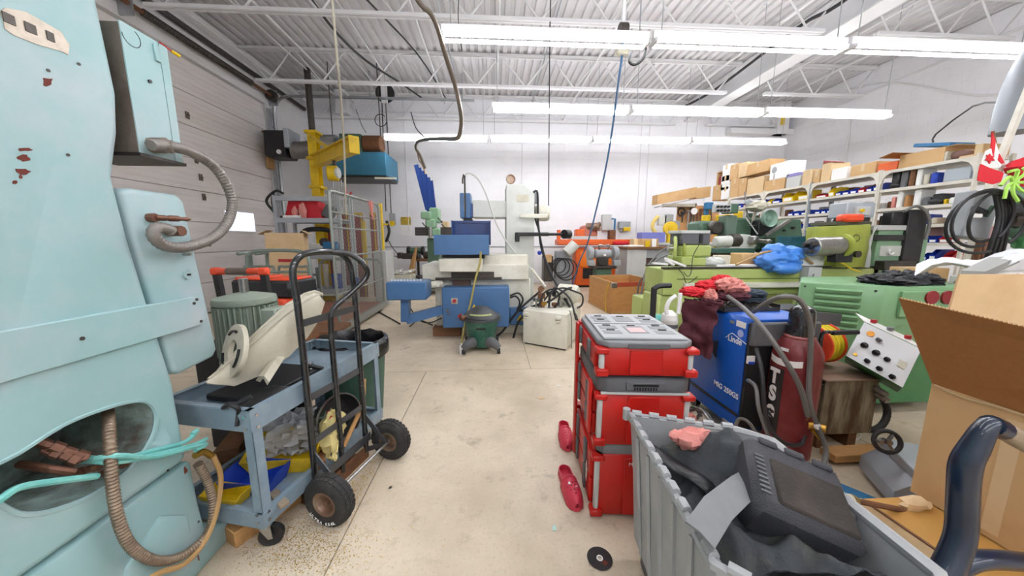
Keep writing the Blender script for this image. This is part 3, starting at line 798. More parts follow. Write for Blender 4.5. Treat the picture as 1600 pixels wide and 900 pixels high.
# small tools on the cart
b = MB(); p = ay(485, 540, 1.9)
sm = thing('chain_clamp', 'small black and chrome clamp near the far end of the cart tray', 'tool', (p.x, p.y, .62))
MB().torus((p.x, p.y, .65), (1, .3, .4), .03, .008, 14, 6).done('link', chrome_m, sm)
MB().tube([(p.x - .05, p.y, .63), (p.x, p.y - .03, .67), (p.x + .06, p.y, .64)], .012, 6).done('strap', blackpl_m, sm)
# --- load on the bottom shelf: bins, gloves, pan, film, wood
def open_bin(name, label, cat, M, Lx, Wy, H, m, th=.004, front=.55, group=None, labelm=None, flare=.8):
    """hopper front bin: floor, back, two sides sloping at the front"""
    b = MB(M); x, y = Lx / 2, Wy / 2; f = flare
    b.prism([(-x * f, -y * f, 0), (x * f, -y * f, 0), (x * f, y * f, 0), (-x * f, y * f, 0)], (0, 0, th))
    def panel(a, b_, c, d): b.sheet([[V(a), V(b_)], [V(d), V(c)]], th)
    panel((-x * f, y * f, 0), (x * f, y * f, 0), (x, y, H), (-x, y, H))
    panel((-x * f, -y * f, 0), (x * f, -y * f, 0), (x, -y, H * front), (-x, -y, H * front))
    for s in (-1, 1):
        pts = [(s * x * f, -y * f, 0), (s * x * f, y * f, 0), (s * x, y, H), (s * x, -y * .35, H), (s * x, -y, H * front)]
        b.prism([V(p) for p in pts], (-s * th, 0, 0))
    o = b.done(name, m); tag(o, label, cat, group)
    if labelm: MB(M).box((0, -y * f * 1.02 - .006, H * front * .5), (Lx * f * .8, .003, H * front * .62)).done('label_card', labelm, o)
    return o
open_bin('parts_bin', 'large dirty yellow bin at back of cart bottom shelf', 'bin', LM(cl(-.2, .36, .168), -.25 + .3), .36, .26, .13, ybin_m, front=.7)
open_bin('parts_bin', 'blue bin between two yellow bins on the cart bottom shelf', 'bin', LM(cl(-.22, .17, .168), -.1), .27, .15, .09, bbin_m, front=.7)
open_bin('parts_bin', 'small yellow bin at the near edge of the cart bottom shelf', 'bin', LM(cl(-.26, .055, .168), -.2), .2, .085, .06, ybin_m, front=.8)
fm = MB(); fm.ball(cl(-.3, .52, .24), (.15, .13, .07), 40, 22, nz=.5, ns=3, flatz=.17, seed=4)
fm = fm.done('plastic_film', clear_m); tag(fm, 'crumpled clear plastic film behind the yellow bins on the cart', 'plastic film')
pn_ = thing('round_pan', 'black round pan tipped on edge on the cart bottom shelf', 'pan', cl(-.04, .63, .17))
c = cl(-.08, .6, .30)
MB().lathe([(0, .035), (.11, .035), (.125, .02), (.14, -.02), (.145, -.02), (.13, .025), (.115, .042), (0, .042)], c, (-.9, .5, -.25), 30).done('pan_body', dark_m, pn_)
MB().lathe([(.140, -.024), (.148, -.024), (.148, -.014), (.140, -.014), (.140, -.024)], c, (-.9, .5, -.25), 30).done('rim', steel_m, pn_)
gl = MB(); gl.ball(cl(-.02, .48, .33), (.05, .07, .07), 16, 10, nz=.3, ns=3, seed=2).ball(cl(.0, .42, .27), (.04, .045, .06), 14, 8, nz=.3, ns=3, seed=9)
for k in range(4): gl.tube([cl(-.01 + .014 * k, .44, .25), cl(-.005 + .018 * k, .40, .21 - .008 * k), cl(.004 + .018 * k, .385, .185)], .0085, 6)
gl = gl.done('work_glove', mt('glove_cream', hx('d6c687'), .9, col2=hx('222228'), sc_=9, ramp=(.6, .64), amt=1)); tag(gl, 'cream work glove with black marks over the pan rim', 'glove')
MB().tube([cl(-.06, .5, .39), cl(-.01, .46, .385), cl(.03, .45, .36)], .012, 6).done('cuff', redc_m, gl)
MB().ball(cl(.01, .43, .315), (.022, .02, .02), 8, 6).done('finger_patch', bbin_m, gl)
wb_ = MB().box(cl(-.02, .35, .195), (.07, .11, .05), .5, .004).done('wood_scrap', dwood_m); tag(wb_, 'small dark wood scrap on the cart shelf beside the yellow bin', 'wood')
wb_ = MB().box(cl(-.02, .1, .178), (.04, .14, .018), .9, .003).done('wood_scrap', gwood_m); tag(wb_, 'thin pale wood strip by the near leg of the cart shelf', 'wood')
oc = MB().box(cl(-.16, .55, .33), (.07, .14, .05), .3, .008).done('oil_tin', mt('tin_green', hx('4f5a4a'), .4, .4)); tag(oc, 'dark green tin stuck behind the glove on the cart', 'tin')
kn = MB().tube([cl(.02, .5, .18), cl(.01, .7, .33), cl(-.05, .83, .45)], .014, 8).done('broom_stick', wood_m); tag(kn, 'wooden broom stick leaning from cart shelf toward green bin', 'stick')
bs = MB().bx(0, 0, 0, 0, 0, 0) if 0 else None

# ---- black hand truck in front of the cart
hx0, hy0 = -.938, 1.60
D = V((.115, .37, 0)); Dn = D.normalized(); Pn = V((Dn.y, -Dn.x, 0))     # across the frame, and away from it towards the wheels
ht = thing('hand_truck', 'glossy black hand truck with pneumatic tyres in front of the blue-grey cart', 'hand truck', (-.85, 1.78, 0))
def hp_(s, o, z): return V((hx0, hy0, 0)) + Dn * s + Pn * o + V((0, 0, z))
W_ = D.length
R_ = .0165
loop = [hp_(0, 0, .05), hp_(0, 0, .4), hp_(0, 0, .8), hp_(0, -.005, 1.1), hp_(-.004, -.01, 1.24), hp_(.03, -.01, 1.305), hp_(.1, -.01, 1.33), hp_(.24, -.01, 1.33), hp_(.33, -.01, 1.305), hp_(.375, -.008, 1.24), hp_(W_, -.005, 1.1), hp_(W_, 0, .8), hp_(W_, 0, .4), hp_(W_, 0, .05)]
MB().tube(loop, R_, 10, 4).done('frame_tube', truck_m, ht)
grip = [hp_(.24, -.01, 1.33), hp_(.31, .05, 1.315), hp_(.36, .10, 1.25), hp_(.37, .10, 1.18), hp_(.29, .06, 1.10), hp_(.2, .012, 1.02), hp_(.185, .0, .9), hp_(.185, 0, .5), hp_(.185, .0, .06)]
MB().tube(grip, .0155, 10, 5).done('looped_handle', truck_m, ht)
for z in (.33, .56, .78, .96) if 0 else (.36, .6, .99):
    MB().bar(hp_(0, .0, z), hp_(W_, .0, z), .006, .036).done('cross_strap', strap_m, ht)
MB().bar(hp_(-.02, .02, .15), hp_(W_ + .02, .02, .15), .006, .05).done('cross_strap', strap_m, ht)
WC = hp_(W_ / 2, .15, .127)
ay0 = hp_(-.09, .15, .127); ay1 = hp_(W_ + .07, .15, .127)
MB().cyl(ay0, ay1, .0095, n=10).done('axle', steel_m, ht)
for s in (0.0, W_):
    MB().bar(hp_(s, .0, .30), hp_(s, .15, .127), .006, .034).done('axle_brace', strap_m, ht)
    MB().bar(hp_(s, -.005, .06), hp_(s, .15, .127), .006, .03).done('axle_brace', strap_m, ht)
def wheel(c, n_):
    b = MB(); u, w_, d = b.frame(n_)
    b.lathe([(.062, -.036), (.085, -.042), (.108, -.04), (.121, -.028), (.127, -.008), (.127, .008), (.121, .028), (.108, .04), (.085, .042), (.062, .036), (.062, -.036)], c, n_, 36)
    o = b.done('tyre', rubber_m, ht)
    t = MB()
    for i in range(30):
        for s, h in ((-1, .022), (0, 0), (1, .022)):
            a = 2 * math.pi * (i + (.5 if s == 0 else 0)) / 30
            r_ = .127 if s == 0 else .1215
            q = c + (u * math.cos(a) + w_ * math.sin(a)) * r_ + d * (s * h)
            Rm = Matrix((u * math.cos(a) + w_ * math.sin(a), -u * math.sin(a) + w_ * math.cos(a), d)).transposed()
            t.box(q, (.008, .018, .014), Rm)
    t.done('tread_block', rubber_m, o)
    MB().lathe([(0, -.03), (.014, -.03), (.016, -.012), (.04, -.008), (.05, -.034), (.064, -.038), (.066, 0), (.064, .038), (.05, .034), (.04, .008), (.016, .012), (.014, .03), (0, .03)], c, n_, 28).done('wheel_rim', rim_m, ht)
    return o
w1 = wheel(hp_(-.07, .15, .127), Dn); w2 = wheel(hp_(W_ + .05, .15, .127), Dn)
# raised sidewall lettering, along an arc
c = hp_(-.07, .15, .127) - Dn * .0425
bb = MB(); u, w_, d = bb.frame(-Dn); bb.bm.free()
upv = V((0, 0, 1)); rg = (-Dn).cross(upv).normalized() * -1
for i, ch in enumerate('ULTRA SEAL'):
    a = math.radians(215 + i * 9.5); rad = V((0, 0, 1)) * math.sin(a) + rg * math.cos(a)
    tn = V((0, 0, 1)) * math.cos(a) - rg * math.sin(a)
    if ch != ' ': text(ch, .02, c + rad * .105, tn, -rad, white_m, w1, 'sidewall_letter', .0008, .0006)
# toe plate (rusty) lying on the floor to the left of the frame
b = MB(); b.prism([hp_(-.02, 0, .0), hp_(W_ + .02, 0, .0), hp_(W_ + .0, -.24, .0), hp_(.0, -.24, .0)], (0, 0, .006)); b.bar(hp_(-.02, -.002, .04), hp_(W_ + .02, -.002, .04), .006, .09)
b.done('toe_plate', rust_m, ht)
# brass swarf on the floor
b = MB(); rr = random.Random(5)
for i in range(3800):
    if i % 3: p = az(rr.gauss(470, 55), rr.gauss(845, 32), 0)
    else: p = az(540 + rr.gauss(0, 8) + (k := rr.uniform(0, 1)) * 75, 790 - k * 110 + rr.gauss(0, 8), 0)
    a = rr.uniform(0, 6.3); s_ = rr.uniform(.0016, .004)
    b.face([p + V((math.cos(a + t) * s_, math.sin(a + t) * s_, .0006 + .002 * (t == 0) * rr.random())) for t in (0, 2.1, 4.2)])
o = b.done('brass_shavings', shav_m); tag(o, 'golden brass shavings scattered on the concrete around the hand truck', 'shavings', kind='stuff')
# ---- dark green bin with black liner
bc = V((-1.14, 2.56, 0))
gb = thing('waste_bin', 'dark green round waste bin with black liner behind the hand truck', 'waste bin', bc)
MB().lathe([(0, 0), (.21, 0), (.22, .01), (.265, .56), (.28, .565), (.28, .6), (.262, .6), (.215, .02), (0, .02)], bc, (0, 0, 1), 32).done('body', can_m, gb)
g = []
for i in range(49):
    t = 2 * math.pi * i / 48; row = []
    for j, (r, z) in enumerate(((.225, .42), (.24, .56), (.262, .625), (.285, .61), (.292, .57), (.287, .50))):
        k = noise.noise(V((math.cos(t) * 5, math.sin(t) * 5, j * .6))) * (.018 if j < 5 else .03)
        row.append(bc + V((math.cos(t) * (r + k * .5), math.sin(t) * (r + k * .5), z + k)))
    g.append(row)
MB().sheet(g, .003).done('liner', bag_m, gb)
MB().ball(bc + V((0, 0, .42)), (.2, .2, .1), 20, 10, nz=.25, ns=4, seed=3).done('rubbish_bag', bag_m, gb)
# wheel dolly behind cart (small caster seen under)
# ---- orange/black open tool tote and handle tool box behind the motor
tb_ = thing('tool_carrier', 'black tool box with orange tubular handle behind the motor', 'tool box', (-1.75, 2.2, 0))
A = ay(338, 424, 2.3); B = ay(412, 424, 2.2)
MB().tube([A, A.lerp(B, .5), B], .022, 10, 0).done('handle_bar', orange_m, tb_)
MB().cyl(A.lerp(B, .25), A.lerp(B, .7), .0235, n=12).done('grip', grime_m, tb_)
for P in (A, B):
    MB().bar(P, V((P.x + .03, P.y, .72)), .035, .035).done('upright', dark_m, tb_)
    MB().box(P, (.06, .05, .05), 0, .01).done('corner_cap', orange_m, tb_)
MB().bx(A.x - .06, B.x + .1, 2.1, 2.4, .42, .72, .02).done('box_body', blackpl_m, tb_)
MB().bx(A.x - .04, B.x + .08, 2.12, 2.38, .0, .42, .02).done('lower_box', blackpl_m, tb_)
# ================================================================ LEFT BACK: rack, crane, cage
# steel rack against the door jamb corner
RY = 7.0
a = ay(428, 305, RY); c_ = ay(528, 305, RY); ztop = a.z
rk = thing('steel_rack', 'grey steel rack holding red tool case and gear beside the door track', 'rack', ((a.x + c_.x) / 2, RY + .3, 0))
RX0, RX1 = a.x, c_.x
for x in (RX0, RX1):
    for y in (RY, RY + .6):
        MB().bx(x - .03, x + .03, y - .03, y + .03, 0, ztop, .004).done('post', rackp_m, rk)
zs = [ay(450, y, RY).z for y in (309, 343, 400, 455)]
for z in zs:
    MB().bx(RX0 + .03, RX1 - .03, RY - .03, RY + .03, z - .06, z + .03, .004).done('beam', rackp_m, rk)
    MB().bx(RX0 + .03, RX1 - .03, RY + .57, RY + .63, z - .06, z + .03, .004).done('beam', rackp_m, rk)
    if z < ztop - .1: MB().bx(RX0 + .03, RX1 - .03, RY + .03, RY + .57, z, z + .02).done('shelf', rackp_m, rk)
def zt_(i): return zs[i] + .03
# red case / bags on rack
p = ay(472, 338, RY + .2)
o = MB().prism([(p.x - .32, RY + .12, zt_(1)), (p.x + .45, RY + .12, zt_(1)), (p.x + .38, RY + .12, zt_(1) + .35), (p.x - .2, RY + .12, zt_(1) + .4)], (0, .3, 0)).bevel(.03, 2).done('tool_bag', bred_m)
tag(o, 'bright red slanted tool bag on the upper rack shelf', 'bag')
o = MB().ball((p.x + .1, RY + .07, zt_(1) + .14), (.06, .05, .13), 12, 8, nz=.3).ball((p.x - .05, RY + .06, zt_(1) + .12), (.05, .05, .1), 10, 8, nz=.3, seed=3).done('cloth_rag', pink_m)
tag(o, 'pale crumpled cloth in front of the red tool bag', 'cloth')
o = MB().box((RX1 - .28, RY + .2, zt_(1) + .14), (.2, .2, .26), Matrix.Rotation(.5, 3, 'Y'), .02).done('power_tool_case', dgrey_m)
tag(o, 'dark blue-grey tilted case at the right of the upper rack shelf', 'case')
o = MB().box((RX0 + .33, RY + .2, zt_(1) + .03), (.7, .12, .05), 0, .006).done('spirit_level', dsteel_m); tag(o, 'long dark level bar lying on the upper rack shelf', 'tool')
o = MB().box((p.x - .1, RY + .02, zt_(1) + .03), (.34, .05, .05), 0, .004).done('white_block', paper_m); tag(o, 'white strip box at the front edge of the upper rack shelf', 'box')
o = MB().ball((p.x - .5, RY + .15, zt_(1) + .3), (.05, .05, .2), 10, 8, nz=.1).tube([(p.x - .5, RY + .15, zt_(1) + .1), (p.x - .65, RY + .15, zt_(1) + .35), (p.x - .45, RY + .15, zt_(1) + .55), (p.x - .3, RY + .15, zt_(1) + .5)], .025, 6).done('hose_coil', cableB_m); tag(o, 'black hose loop at the left of the upper rack shelf', 'hose')
# second shelf: machine/black vise, blue box etc.
z2 = zt_(2)
o = thing('bench_machine', 'small black and grey bench machine on the middle rack shelf', 'machine', (p.x + .25, RY + .25, z2))
MB().bx(p.x + .02, p.x + .5, RY + .1, RY + .4, z2, z2 + .22, .02).done('body', mgreyw_m, o)
MB().tube([(p.x - .1, RY + .15, z2 + .25), (p.x + .05, RY + .15, z2 + .48), (p.x + .35, RY + .15, z2 + .52), (p.x + .6, RY + .15, z2 + .48)], .05, 8).done('hood', dark_m, o)
MB().cyl((p.x + .45, RY + .08, z2 + .25), (p.x + .45, RY + .14, z2 + .25), .09, n=16).done('wheel', dsteel_m, o)
MB().bx(p.x - .1, p.x + .2, RY + .05, RY + .35, z2, z2 + .1, .01).done('base', white_m, o)
o = MB().bx(RX1 - .42, RX1 - .18, RY + .06, RY + .3, z2, z2 + .26, .02).cyl((RX1 - .3, RY + .05, z2 + .13), (RX1 - .3, RY + .06, z2 + .13), .05).done('blue_box', bluer_m); tag(o, 'small light blue metal box on the middle rack shelf', 'box')
for i, (dx, m, h) in enumerate(((-.42, white_m, .34), (-.3, pink_m, .26), (-.2, paper_m, .3))):
    o = MB().cyl((p.x + dx, RY + .2, z2), (p.x + dx, RY + .2, z2 + h), .05, .04, n=12).done('bottle', m); tag(o, f'{["white","pinkish","off-white"][i]} container standing behind the cardboard box on rack', 'container')
# third shelf contents: blue bucket, cylinders
z3 = zt_(3)
for i, (dx, m, h, r, nm) in enumerate(((.2, hoop_m, .42, .05, 'slim grey-green pipe length'), (.36, cream_m, .5, .06, 'tall cream cardboard tube'), (.62, bbin_m, .28, .15, 'blue plastic bucket'), (-.1, dred_m, .22, .1, 'dark red paint can'), (.95, bbin_m, .2, .1, 'small blue can'))):
    x = p.x + dx
    o = MB().lathe([(0, 0), (r * .85, 0), (r, h), (r * 1.06, h), (r * 1.06, h + .02), (r * .9, h + .02), (0, h - .03)], (x, RY + .25, z3), (0, 0, 1), 20).done('container', m); tag(o, nm + ' on the lower rack shelf behind the hand truck', 'container')
# papers table with open cardboard box, in front of the rack
TYb = 5.6
a = ay(372, 435, TYb); c_ = ay(460, 437, TYb); zt2 = a.z
tb = thing('work_table', 'dark topped grey table with a cardboard box and papers by the door', 'table', ((a.x + c_.x) / 2, TYb + .3, 0))
MB().bx(a.x, c_.x, TYb, TYb + .7, zt2 - .04, zt2, .004).done('table_top', dgrey_m, tb)
MB().bx(a.x + .1, c_.x - .05, TYb + .05, TYb + .65, .1, zt2 - .04, .004).done('cabinet_body', grey_m, tb)
for x in (a.x + .14, c_.x - .1):
    for y in (TYb + .1, TYb + .6): MB().bx(x - .03, x + .03, y - .03, y + .03, 0, .1).done('foot', dark_m, tb)
for i in range(9):
    x = random.uniform(a.x + .1, c_.x - .25); y = TYb + random.uniform(.03, .1)
    o = MB().box((x, y + .1, zt2 + .003 + .004 * i), (.22, .16, .003), random.uniform(-.6, .6)).done('paper_sheet', paper_m)
    tag(o, f'loose white paper sheet on the dark table, {ORD[i]} up in the pile', 'paper', 'papers on the dark table')
def carton(name, label, M, sx, sy, sz, m=card_m, group=None, tape=True, open_=False, lab=False):
    t = thing(name, label, 'cardboard box', M.to_translation(), 0, group)
    if not open_:
        MB(M).box((0, 0, sz / 2), (sx, sy, sz), None, .004).done('body', m, t)
        if tape:
            b = MB(M).box((0, 0, sz + .001), (sx * 1.002, .05, .0015)); b.box((-sx / 2 - .001, 0, sz - .05), (.0015, .05, .1)); b.done('tape_strip', tape_m, t)
    else:
        b = MB(M); th = .005
        b.box((0, 0, th / 2), (sx, sy, th)); b.box((0, -sy / 2, sz / 2), (sx, th, sz)); b.box((0, sy / 2, sz / 2), (sx, th, sz)); b.box((-sx / 2, 0, sz / 2), (th, sy, sz)); b.box((sx / 2, 0, sz / 2), (th, sy, sz))
        b.done('body', m, t)
    if lab:
        MB(M).box((sx * .2, -sy / 2 - .003, sz * .75), (sx * .25, .002, sz * .22)).done('label_sticker', paper_m, t)
    return t
p0 = ay(412, 408, 5.75); p1 = ay(466, 364, 5.75); w__ = p1.x - p0.x
cx_ = carton('cardboard_box', 'open cardboard box with red tape mark on the dark table', LM(((p0.x + p1.x) / 2, 5.95, zt2), .35), w__ * .9, .42, p1.z - zt2, cardl_m, open_=True)
p = ay(440, 383, 5.75); MB(LM(((p0.x + p1.x) / 2, 5.95, zt2), .35)).box((.02, -.216, .28), (.28, .004, .05), Matrix.Rotation(.04, 3, 'Y')).done('red_tape', rbin_m, cx_)
for s in (-1, 1):
    MB(LM(((p0.x + p1.x) / 2, 5.95, zt2), .35)).box((s * w__ * .5, 0, p1.z - zt2 + .01), (.15, .4, .005), Matrix.Rotation(s * .5, 3, 'Y')).done('flap', cardl_m, cx_)
# hooped platform truck
hp0 = thing('platform_truck', 'platform truck with grey-green tubular hoops in front of the table', 'cart', (-2.9, 4.6, 0))
YA, YB_ = 4.12, 4.56
def hoop(x0, x1, Y, z1, r=.02, r0=.15):
    return MB().tube([(x0, Y, .25), (x0, Y, z1 - r0), (x0 + r0 * .3, Y, z1 - r0 * .3), (x0 + r0, Y, z1), (x1 - r0, Y, z1), (x1 - r0 * .3, Y, z1 - r0 * .3), (x1, Y, z1 - r0), (x1, Y, .25)], r, 8, 3)
a = ay(384, 392, YA); c_ = ay(482, 392, YA)
hoop(a.x, c_.x, YA, a.z, .022).done('hoop', hoop_m, hp0)
a2 = ay(399, 395, YA + .3); c2 = ay(425, 395, YA + .3)
MB().tube([(a2.x - .07, YA + .3, .25), (a2.x - .07, YA + .3, a2.z - .12), (a2.x, YA + .2, a2.z), (a2.x, YA, a2.z)], .02, 8).done('side_hoop', hoop_m, hp0)
MB().tube([(c2.x - .07, YA + .3, .25), (c2.x - .07, YA + .3, a2.z - .12), (c2.x, YA + .2, a2.z), (c2.x, YA, a2.z)], .02, 8).done('side_hoop', hoop_m, hp0)
for zz in (.75, 1.0): MB().cyl((a.x, YA, zz), (c_.x, YA, zz), .014, n=8).done('cross_tube', hoop_m, hp0)
MB().bx(a.x - .1, c_.x + .25, YA - .05, YB_, .2, .25, .005).done('deck', dwood_m, hp0)
for x in (a.x + .05, c_.x + .1):
    for y in (YA + .1, YB_ - .15):
        MB().cyl((x - .02, y, .09), (x + .02, y, .09), .085, n=16).bx(x - .035, x + .035, y - .04, y + .04, .16, .2).done('caster', dark_m, hp0)
# stacked flat stuff under hoops: red crate (orange), grey case
p = ay(440, 475, 3.2)
o = MB().box((p.x, 3.25, .77), (.36, .3, .16), -.35, .015).done('plastic_case', orange_m); tag(o, 'bright orange case under the black case behind the motor', 'case')
o = MB().box((p.x, 3.25, .34), (.42, .34, .68), -.35, .01).done('wood_crate', dwood_m); tag(o, 'dark wooden crate carrying the orange case behind the motor', 'crate')
oc = thing('soft_case', 'black case with bright orange lid panels behind the motor', 'case', (p.x - .1, 3.3, .855), -.2)
MB(LM((p.x - .1, 3.3, .855), -.2)).box((0, 0, .08), (.62, .36, .16), None, .02).done('body', blackpl_m, oc)
MB(LM((p.x - .1, 3.3, .855), -.2)).box((-.16, 0, .17), (.26, .3, .03), None, .01).box((.17, 0, .165), (.24, .28, .03), None, .01).done('lid_panel', orange_m, oc)
# picture crates under the table
# wheel on floor behind cart
# ---- mesh cage trolley
CX, CY0, CY1 = -2.18, 4.63, 6.56
cg = thing('mesh_cage', 'grey steel mesh cage trolley with tall side panel and sheet metal deck', 'cage trolley', (-2.75, 5.6, 0))
def mesh_panel(A, B, z0, z1, name, cell=.06, frame_m=cagep_m, par=cg):
    A = V(A); B = V(B); L_ = (B - A).length; d = (B - A).normalized(); fr_ = MB()
    zc = .18
    P = lambda s, z: A + d * s + V((0, 0, z))
    fr_.tube([P(0, z0), P(0, z1 - zc), P(.05, z1 - .05), P(zc, z1), P(L_ - zc, z1), P(L_ - .05, z1 - .05), P(L_, z1 - zc), P(L_, z0)], .022, 8, 3)
    o = fr_.done(name, frame_m, par)
    m = MB(); n = int((L_ + z1 - z0) / cell)
    for i in range(1, n):
        for sg in (1, -1):
            s0 = i * cell
            # diagonal from (s0, z0) going up-left
            sa, za, sb, zb_ = s0, z0, s0 - (z1 - z0), z1
            if sa > L_: za = z0 + (sa - L_); sa = L_
            if sb < 0: zb_ = z1 + sb; sb = 0
            if za >= zb_: continue
            if sg < 0: sa, sb = L_ - sa, L_ - sb
            m.bar(P(sa, za), P(sb, zb_), .0028, .0028)
    q = m.done('wire_mesh', frame_m, o); q['kind'] = 'stuff'
    return o
zt = ay(522, 297, CY0).z
mp_ = mesh_panel((CX, CY0, 0), (CX, CY1, 0), .1, zt, 'side_panel')
for z in (zt - .28, 1.55, 1.15, .62): MB().cyl((CX, CY0, z), (CX, CY1, z), .014, n=8).done('cross_rail', cagep_m, cg)
MB().cyl((CX, (CY0 + CY1) / 2 - .35, .62), (CX, (CY0 + CY1) / 2 - .35, zt), .014, n=8).done('upright', cagep_m, cg)
MB().bx(CX - .04, CX + .04, CY0 - .04, CY1 + .04, .06, .16, .004).done('base_rail', cagep_m, cg)
MB().bx(CX - 1.2, CX + .04, CY0 - .04, CY0 + .04, .06, .16, .004).done('base_rail', cagep_m, cg)
MB().bx(CX - 1.2, CX - .04, CY0 + .04, CY1 + .04, .12, .15).done('deck_plate', mt('coppery_deck', hx('9a5f48'), .6, col2=hx('7d6a5c'), sc_=5), cg)
mesh_panel((CX - 1.2, CY1, 0), (CX, CY1, 0), .15, 1.0, 'end_panel')
for x in (CX - 1.2, CX - .75):
    MB().tube([(x, CY0, .15), (x, CY0, .95), (x + .08, CY0, 1.02), (x + .32, CY0, 1.02), (x + .4, CY0, .95), (x + .4, CY0, .15)], .018, 8, 3).done('hoop', cagep_m, cg)
MB().cyl((CX - 1.2, CY0, .62), (CX, CY0, .62), .014, n=8).done('cross_rail', cagep_m, cg)
for x in (CX - 1.1, CX - .06):
    for y in (CY0 + .1, CY1 - .1): MB().cyl((x - .02, y, .035), (x + .02, y, .035), .035, n=12).done('caster', dark_m, cg)
o = MB().tube([(CX + .03, CY1 - .5, zt + .02), (CX + .04, CY1 - .5, zt - .15), (CX + .03, CY1 - .45, zt - .3)], .02, 6).tube([(CX + .03, CY1 - .6, zt + .01), (CX + .05, CY1 - .52, zt - .25), (CX + .03, CY1 - .4, zt + .01)], .012, 6).done('rope_bundle', pink_m); tag(o, 'pale rope hanging over the top rail of the mesh cage', 'rope')
# dark red safety panels with yellow trim behind the cage
SY = 7.9
for i, (x0, x1, y0, y1) in enumerate(((509, 524, 330, 420), (526, 550, 332, 420), (553, 572, 332, 420), (577, 592, 332, 420))):
    a = ay(x0, y0, SY); c_ = ay(x1, y1, SY)
    t = thing('barrier_panel', f'dark red mesh barrier panel with yellow trim, {ORD[i]} from left behind the cage', 'panel', ((a.x + c_.x) / 2, SY, 0), 0, 'dark red barrier panels')
    MB().bx(a.x, c_.x, SY, SY + .03, .02, a.z, .004).done('board', dred_m, t)
    MB().bx(a.x, c_.x, SY - .012, SY, a.z - .05, a.z).done('yellow_edge', yellow_m, t)
    MB().bx(c_.x - .05, c_.x - .02, SY - .014, SY, .02, a.z - .05).done('yellow_edge', yellow_m, t)
for i, (px, y0, y1) in enumerate(((566, 345, 420), (510, 350, 362))):
    a = ay(px, y0, SY - .05); c_ = ay(px + 9, y1, SY - .05)
    o = MB().bx(a.x, c_.x, SY - .06, SY - .02, c_.z, a.z).done('yellow_board', yellow_m); tag(o, ['yellow board leaning on the dark red panels behind the cage', 'small yellow plate fixed on the leftmost dark red panel'][i], 'board')
a = ay(594, 318, 7.6)
t = thing('yellow_post', 'tall yellow steel post standing right of the mesh cage', 'post', (a.x, 7.6, 0))
MB().bx(a.x - .05, a.x + .03, 7.57, 7.65, 0.02, a.z, .005).done('post', yellow_m, t); MB().bx(a.x - .12, a.x + .1, 7.5, 7.72, 0, .02).done('base_plate', yellow_m, t)
MB().bx(a.x + .03, a.x + .14, 7.6, 7.62, 1.7, 1.74).done('bracket', yellow_m, t)
# dark box on the cage right bottom
a = ay(600, 418, 6.9); c_ = ay(607, 478, 6.9)
o = MB().bx(-2.5, c_.x - .02, 7.0, 7.5, 0, 1.15, .01).done('grey_cabinet', lgrey_m); tag(o, 'light grey cabinet behind the mesh cage below the red panels', 'cabinet')
# ---- yellow jib crane and blue air cleaner, heater
JY = 7.8
jc = thing('jib_crane', 'yellow jib crane mast with arm and hand chain hoist', 'crane', (ay(497, 370, JY).x, JY, 0))
jx = ay(497, 300, JY).x
zt = ay(492, 207, JY).z
MB().bx(jx - .085, jx + .085, JY - .1, JY - .08, 0.02, zt).bx(jx - .085, jx + .085, JY + .08, JY + .1, 0.02, zt).bx(jx - .012, jx + .012, JY - .08, JY + .08, .02, zt).done('mast', yellow_m, jc)
MB().bx(jx - .25, jx + .25, JY - .25, JY + .25, 0, .02).done('base_plate', yellow_m, jc)
for z in (zt, zt - .55, zt - 1.15, zt - 1.5):
    MB().bx(jx - .13, jx + .13, JY - .13, JY + .16, z - .04, z + .02, .005).done('collar', yellow_m, jc)
A = V((jx + .05, JY - .15, ay(500, 255, JY).z)); B = ay(553, 226, 5.9)
ab = MB(); d = (B - A); n_ = V((d.y, -d.x, 0)).normalized()
ab.bar(A + V((0, 0, .12)), B + V((0, 0, .12)), .16, .02).bar(A - V((0, 0, .12)), B - V((0, 0, .12)), .16, .02).bar(A, B, .015, .24)
ab.done('arm', yellow_m, jc)
MB().bar(V((jx, JY - .15, zt - .1)), A.lerp(B, .45) + V((0, 0, .12)), .05).done('tie_bar', yellow_m, jc)
MB().box(B + V((0, 0, .0)), (.17, .03, .28), math.atan2(d.y, d.x) + 1.57, .005).done('end_stop', yellow_m, jc)
H = A.lerp(B, .55) - V((0, 0, .38))
hs = MB().cyl(H - V((.09, .1, 0)), H + V((.09, -.06, 0)), .14, n=22, bev=.02).done('hoist_body', yellow_m, jc)
MB().cyl(H - V((-.08, .12, 0)), H + V((.13, -.12, 0)), .1, n=20, bev=.01).done('hoist_cover', lgrey_m, jc)
MB().bar(H + V((0, 0, .1)), H + V((0, 0, .3)), .05).done('trolley', dsteel_m, jc)
for dx in (-.05, .05, .1): MB().tube([H + V((dx, 0, -.1)), H + V((dx * 1.2, 0, -.7))], .008, 5, 0).done('chain', steel_m, jc)
MB().tube([H + V((.18, 0, -.25)), H + V((.18, 0, -.35)), H + V((.24, 0, -.38)), H + V((.28, 0, -.33))], .018, 6).done('hook', rbin_m, jc)
# pipe column going to the roof above the crane
px_ = ay(484, 160, 8.6)
o = MB().cyl((px_.x, 8.6, ay(488, 205, 8.6).z), (px_.x, 8.6, ZC - .12), .07, n=12).done('flue_pipe', dsteel_m); tag(o, 'dark steel flue pipe rising to the roof behind the yellow mast', 'pipe')
pc = struct(MB().bx(px_.x + .02, px_.x + .32, 9.9, 10.28, ay(500, 175, 9.9).z, ZC - .02).done('wall_pier', joist_m))
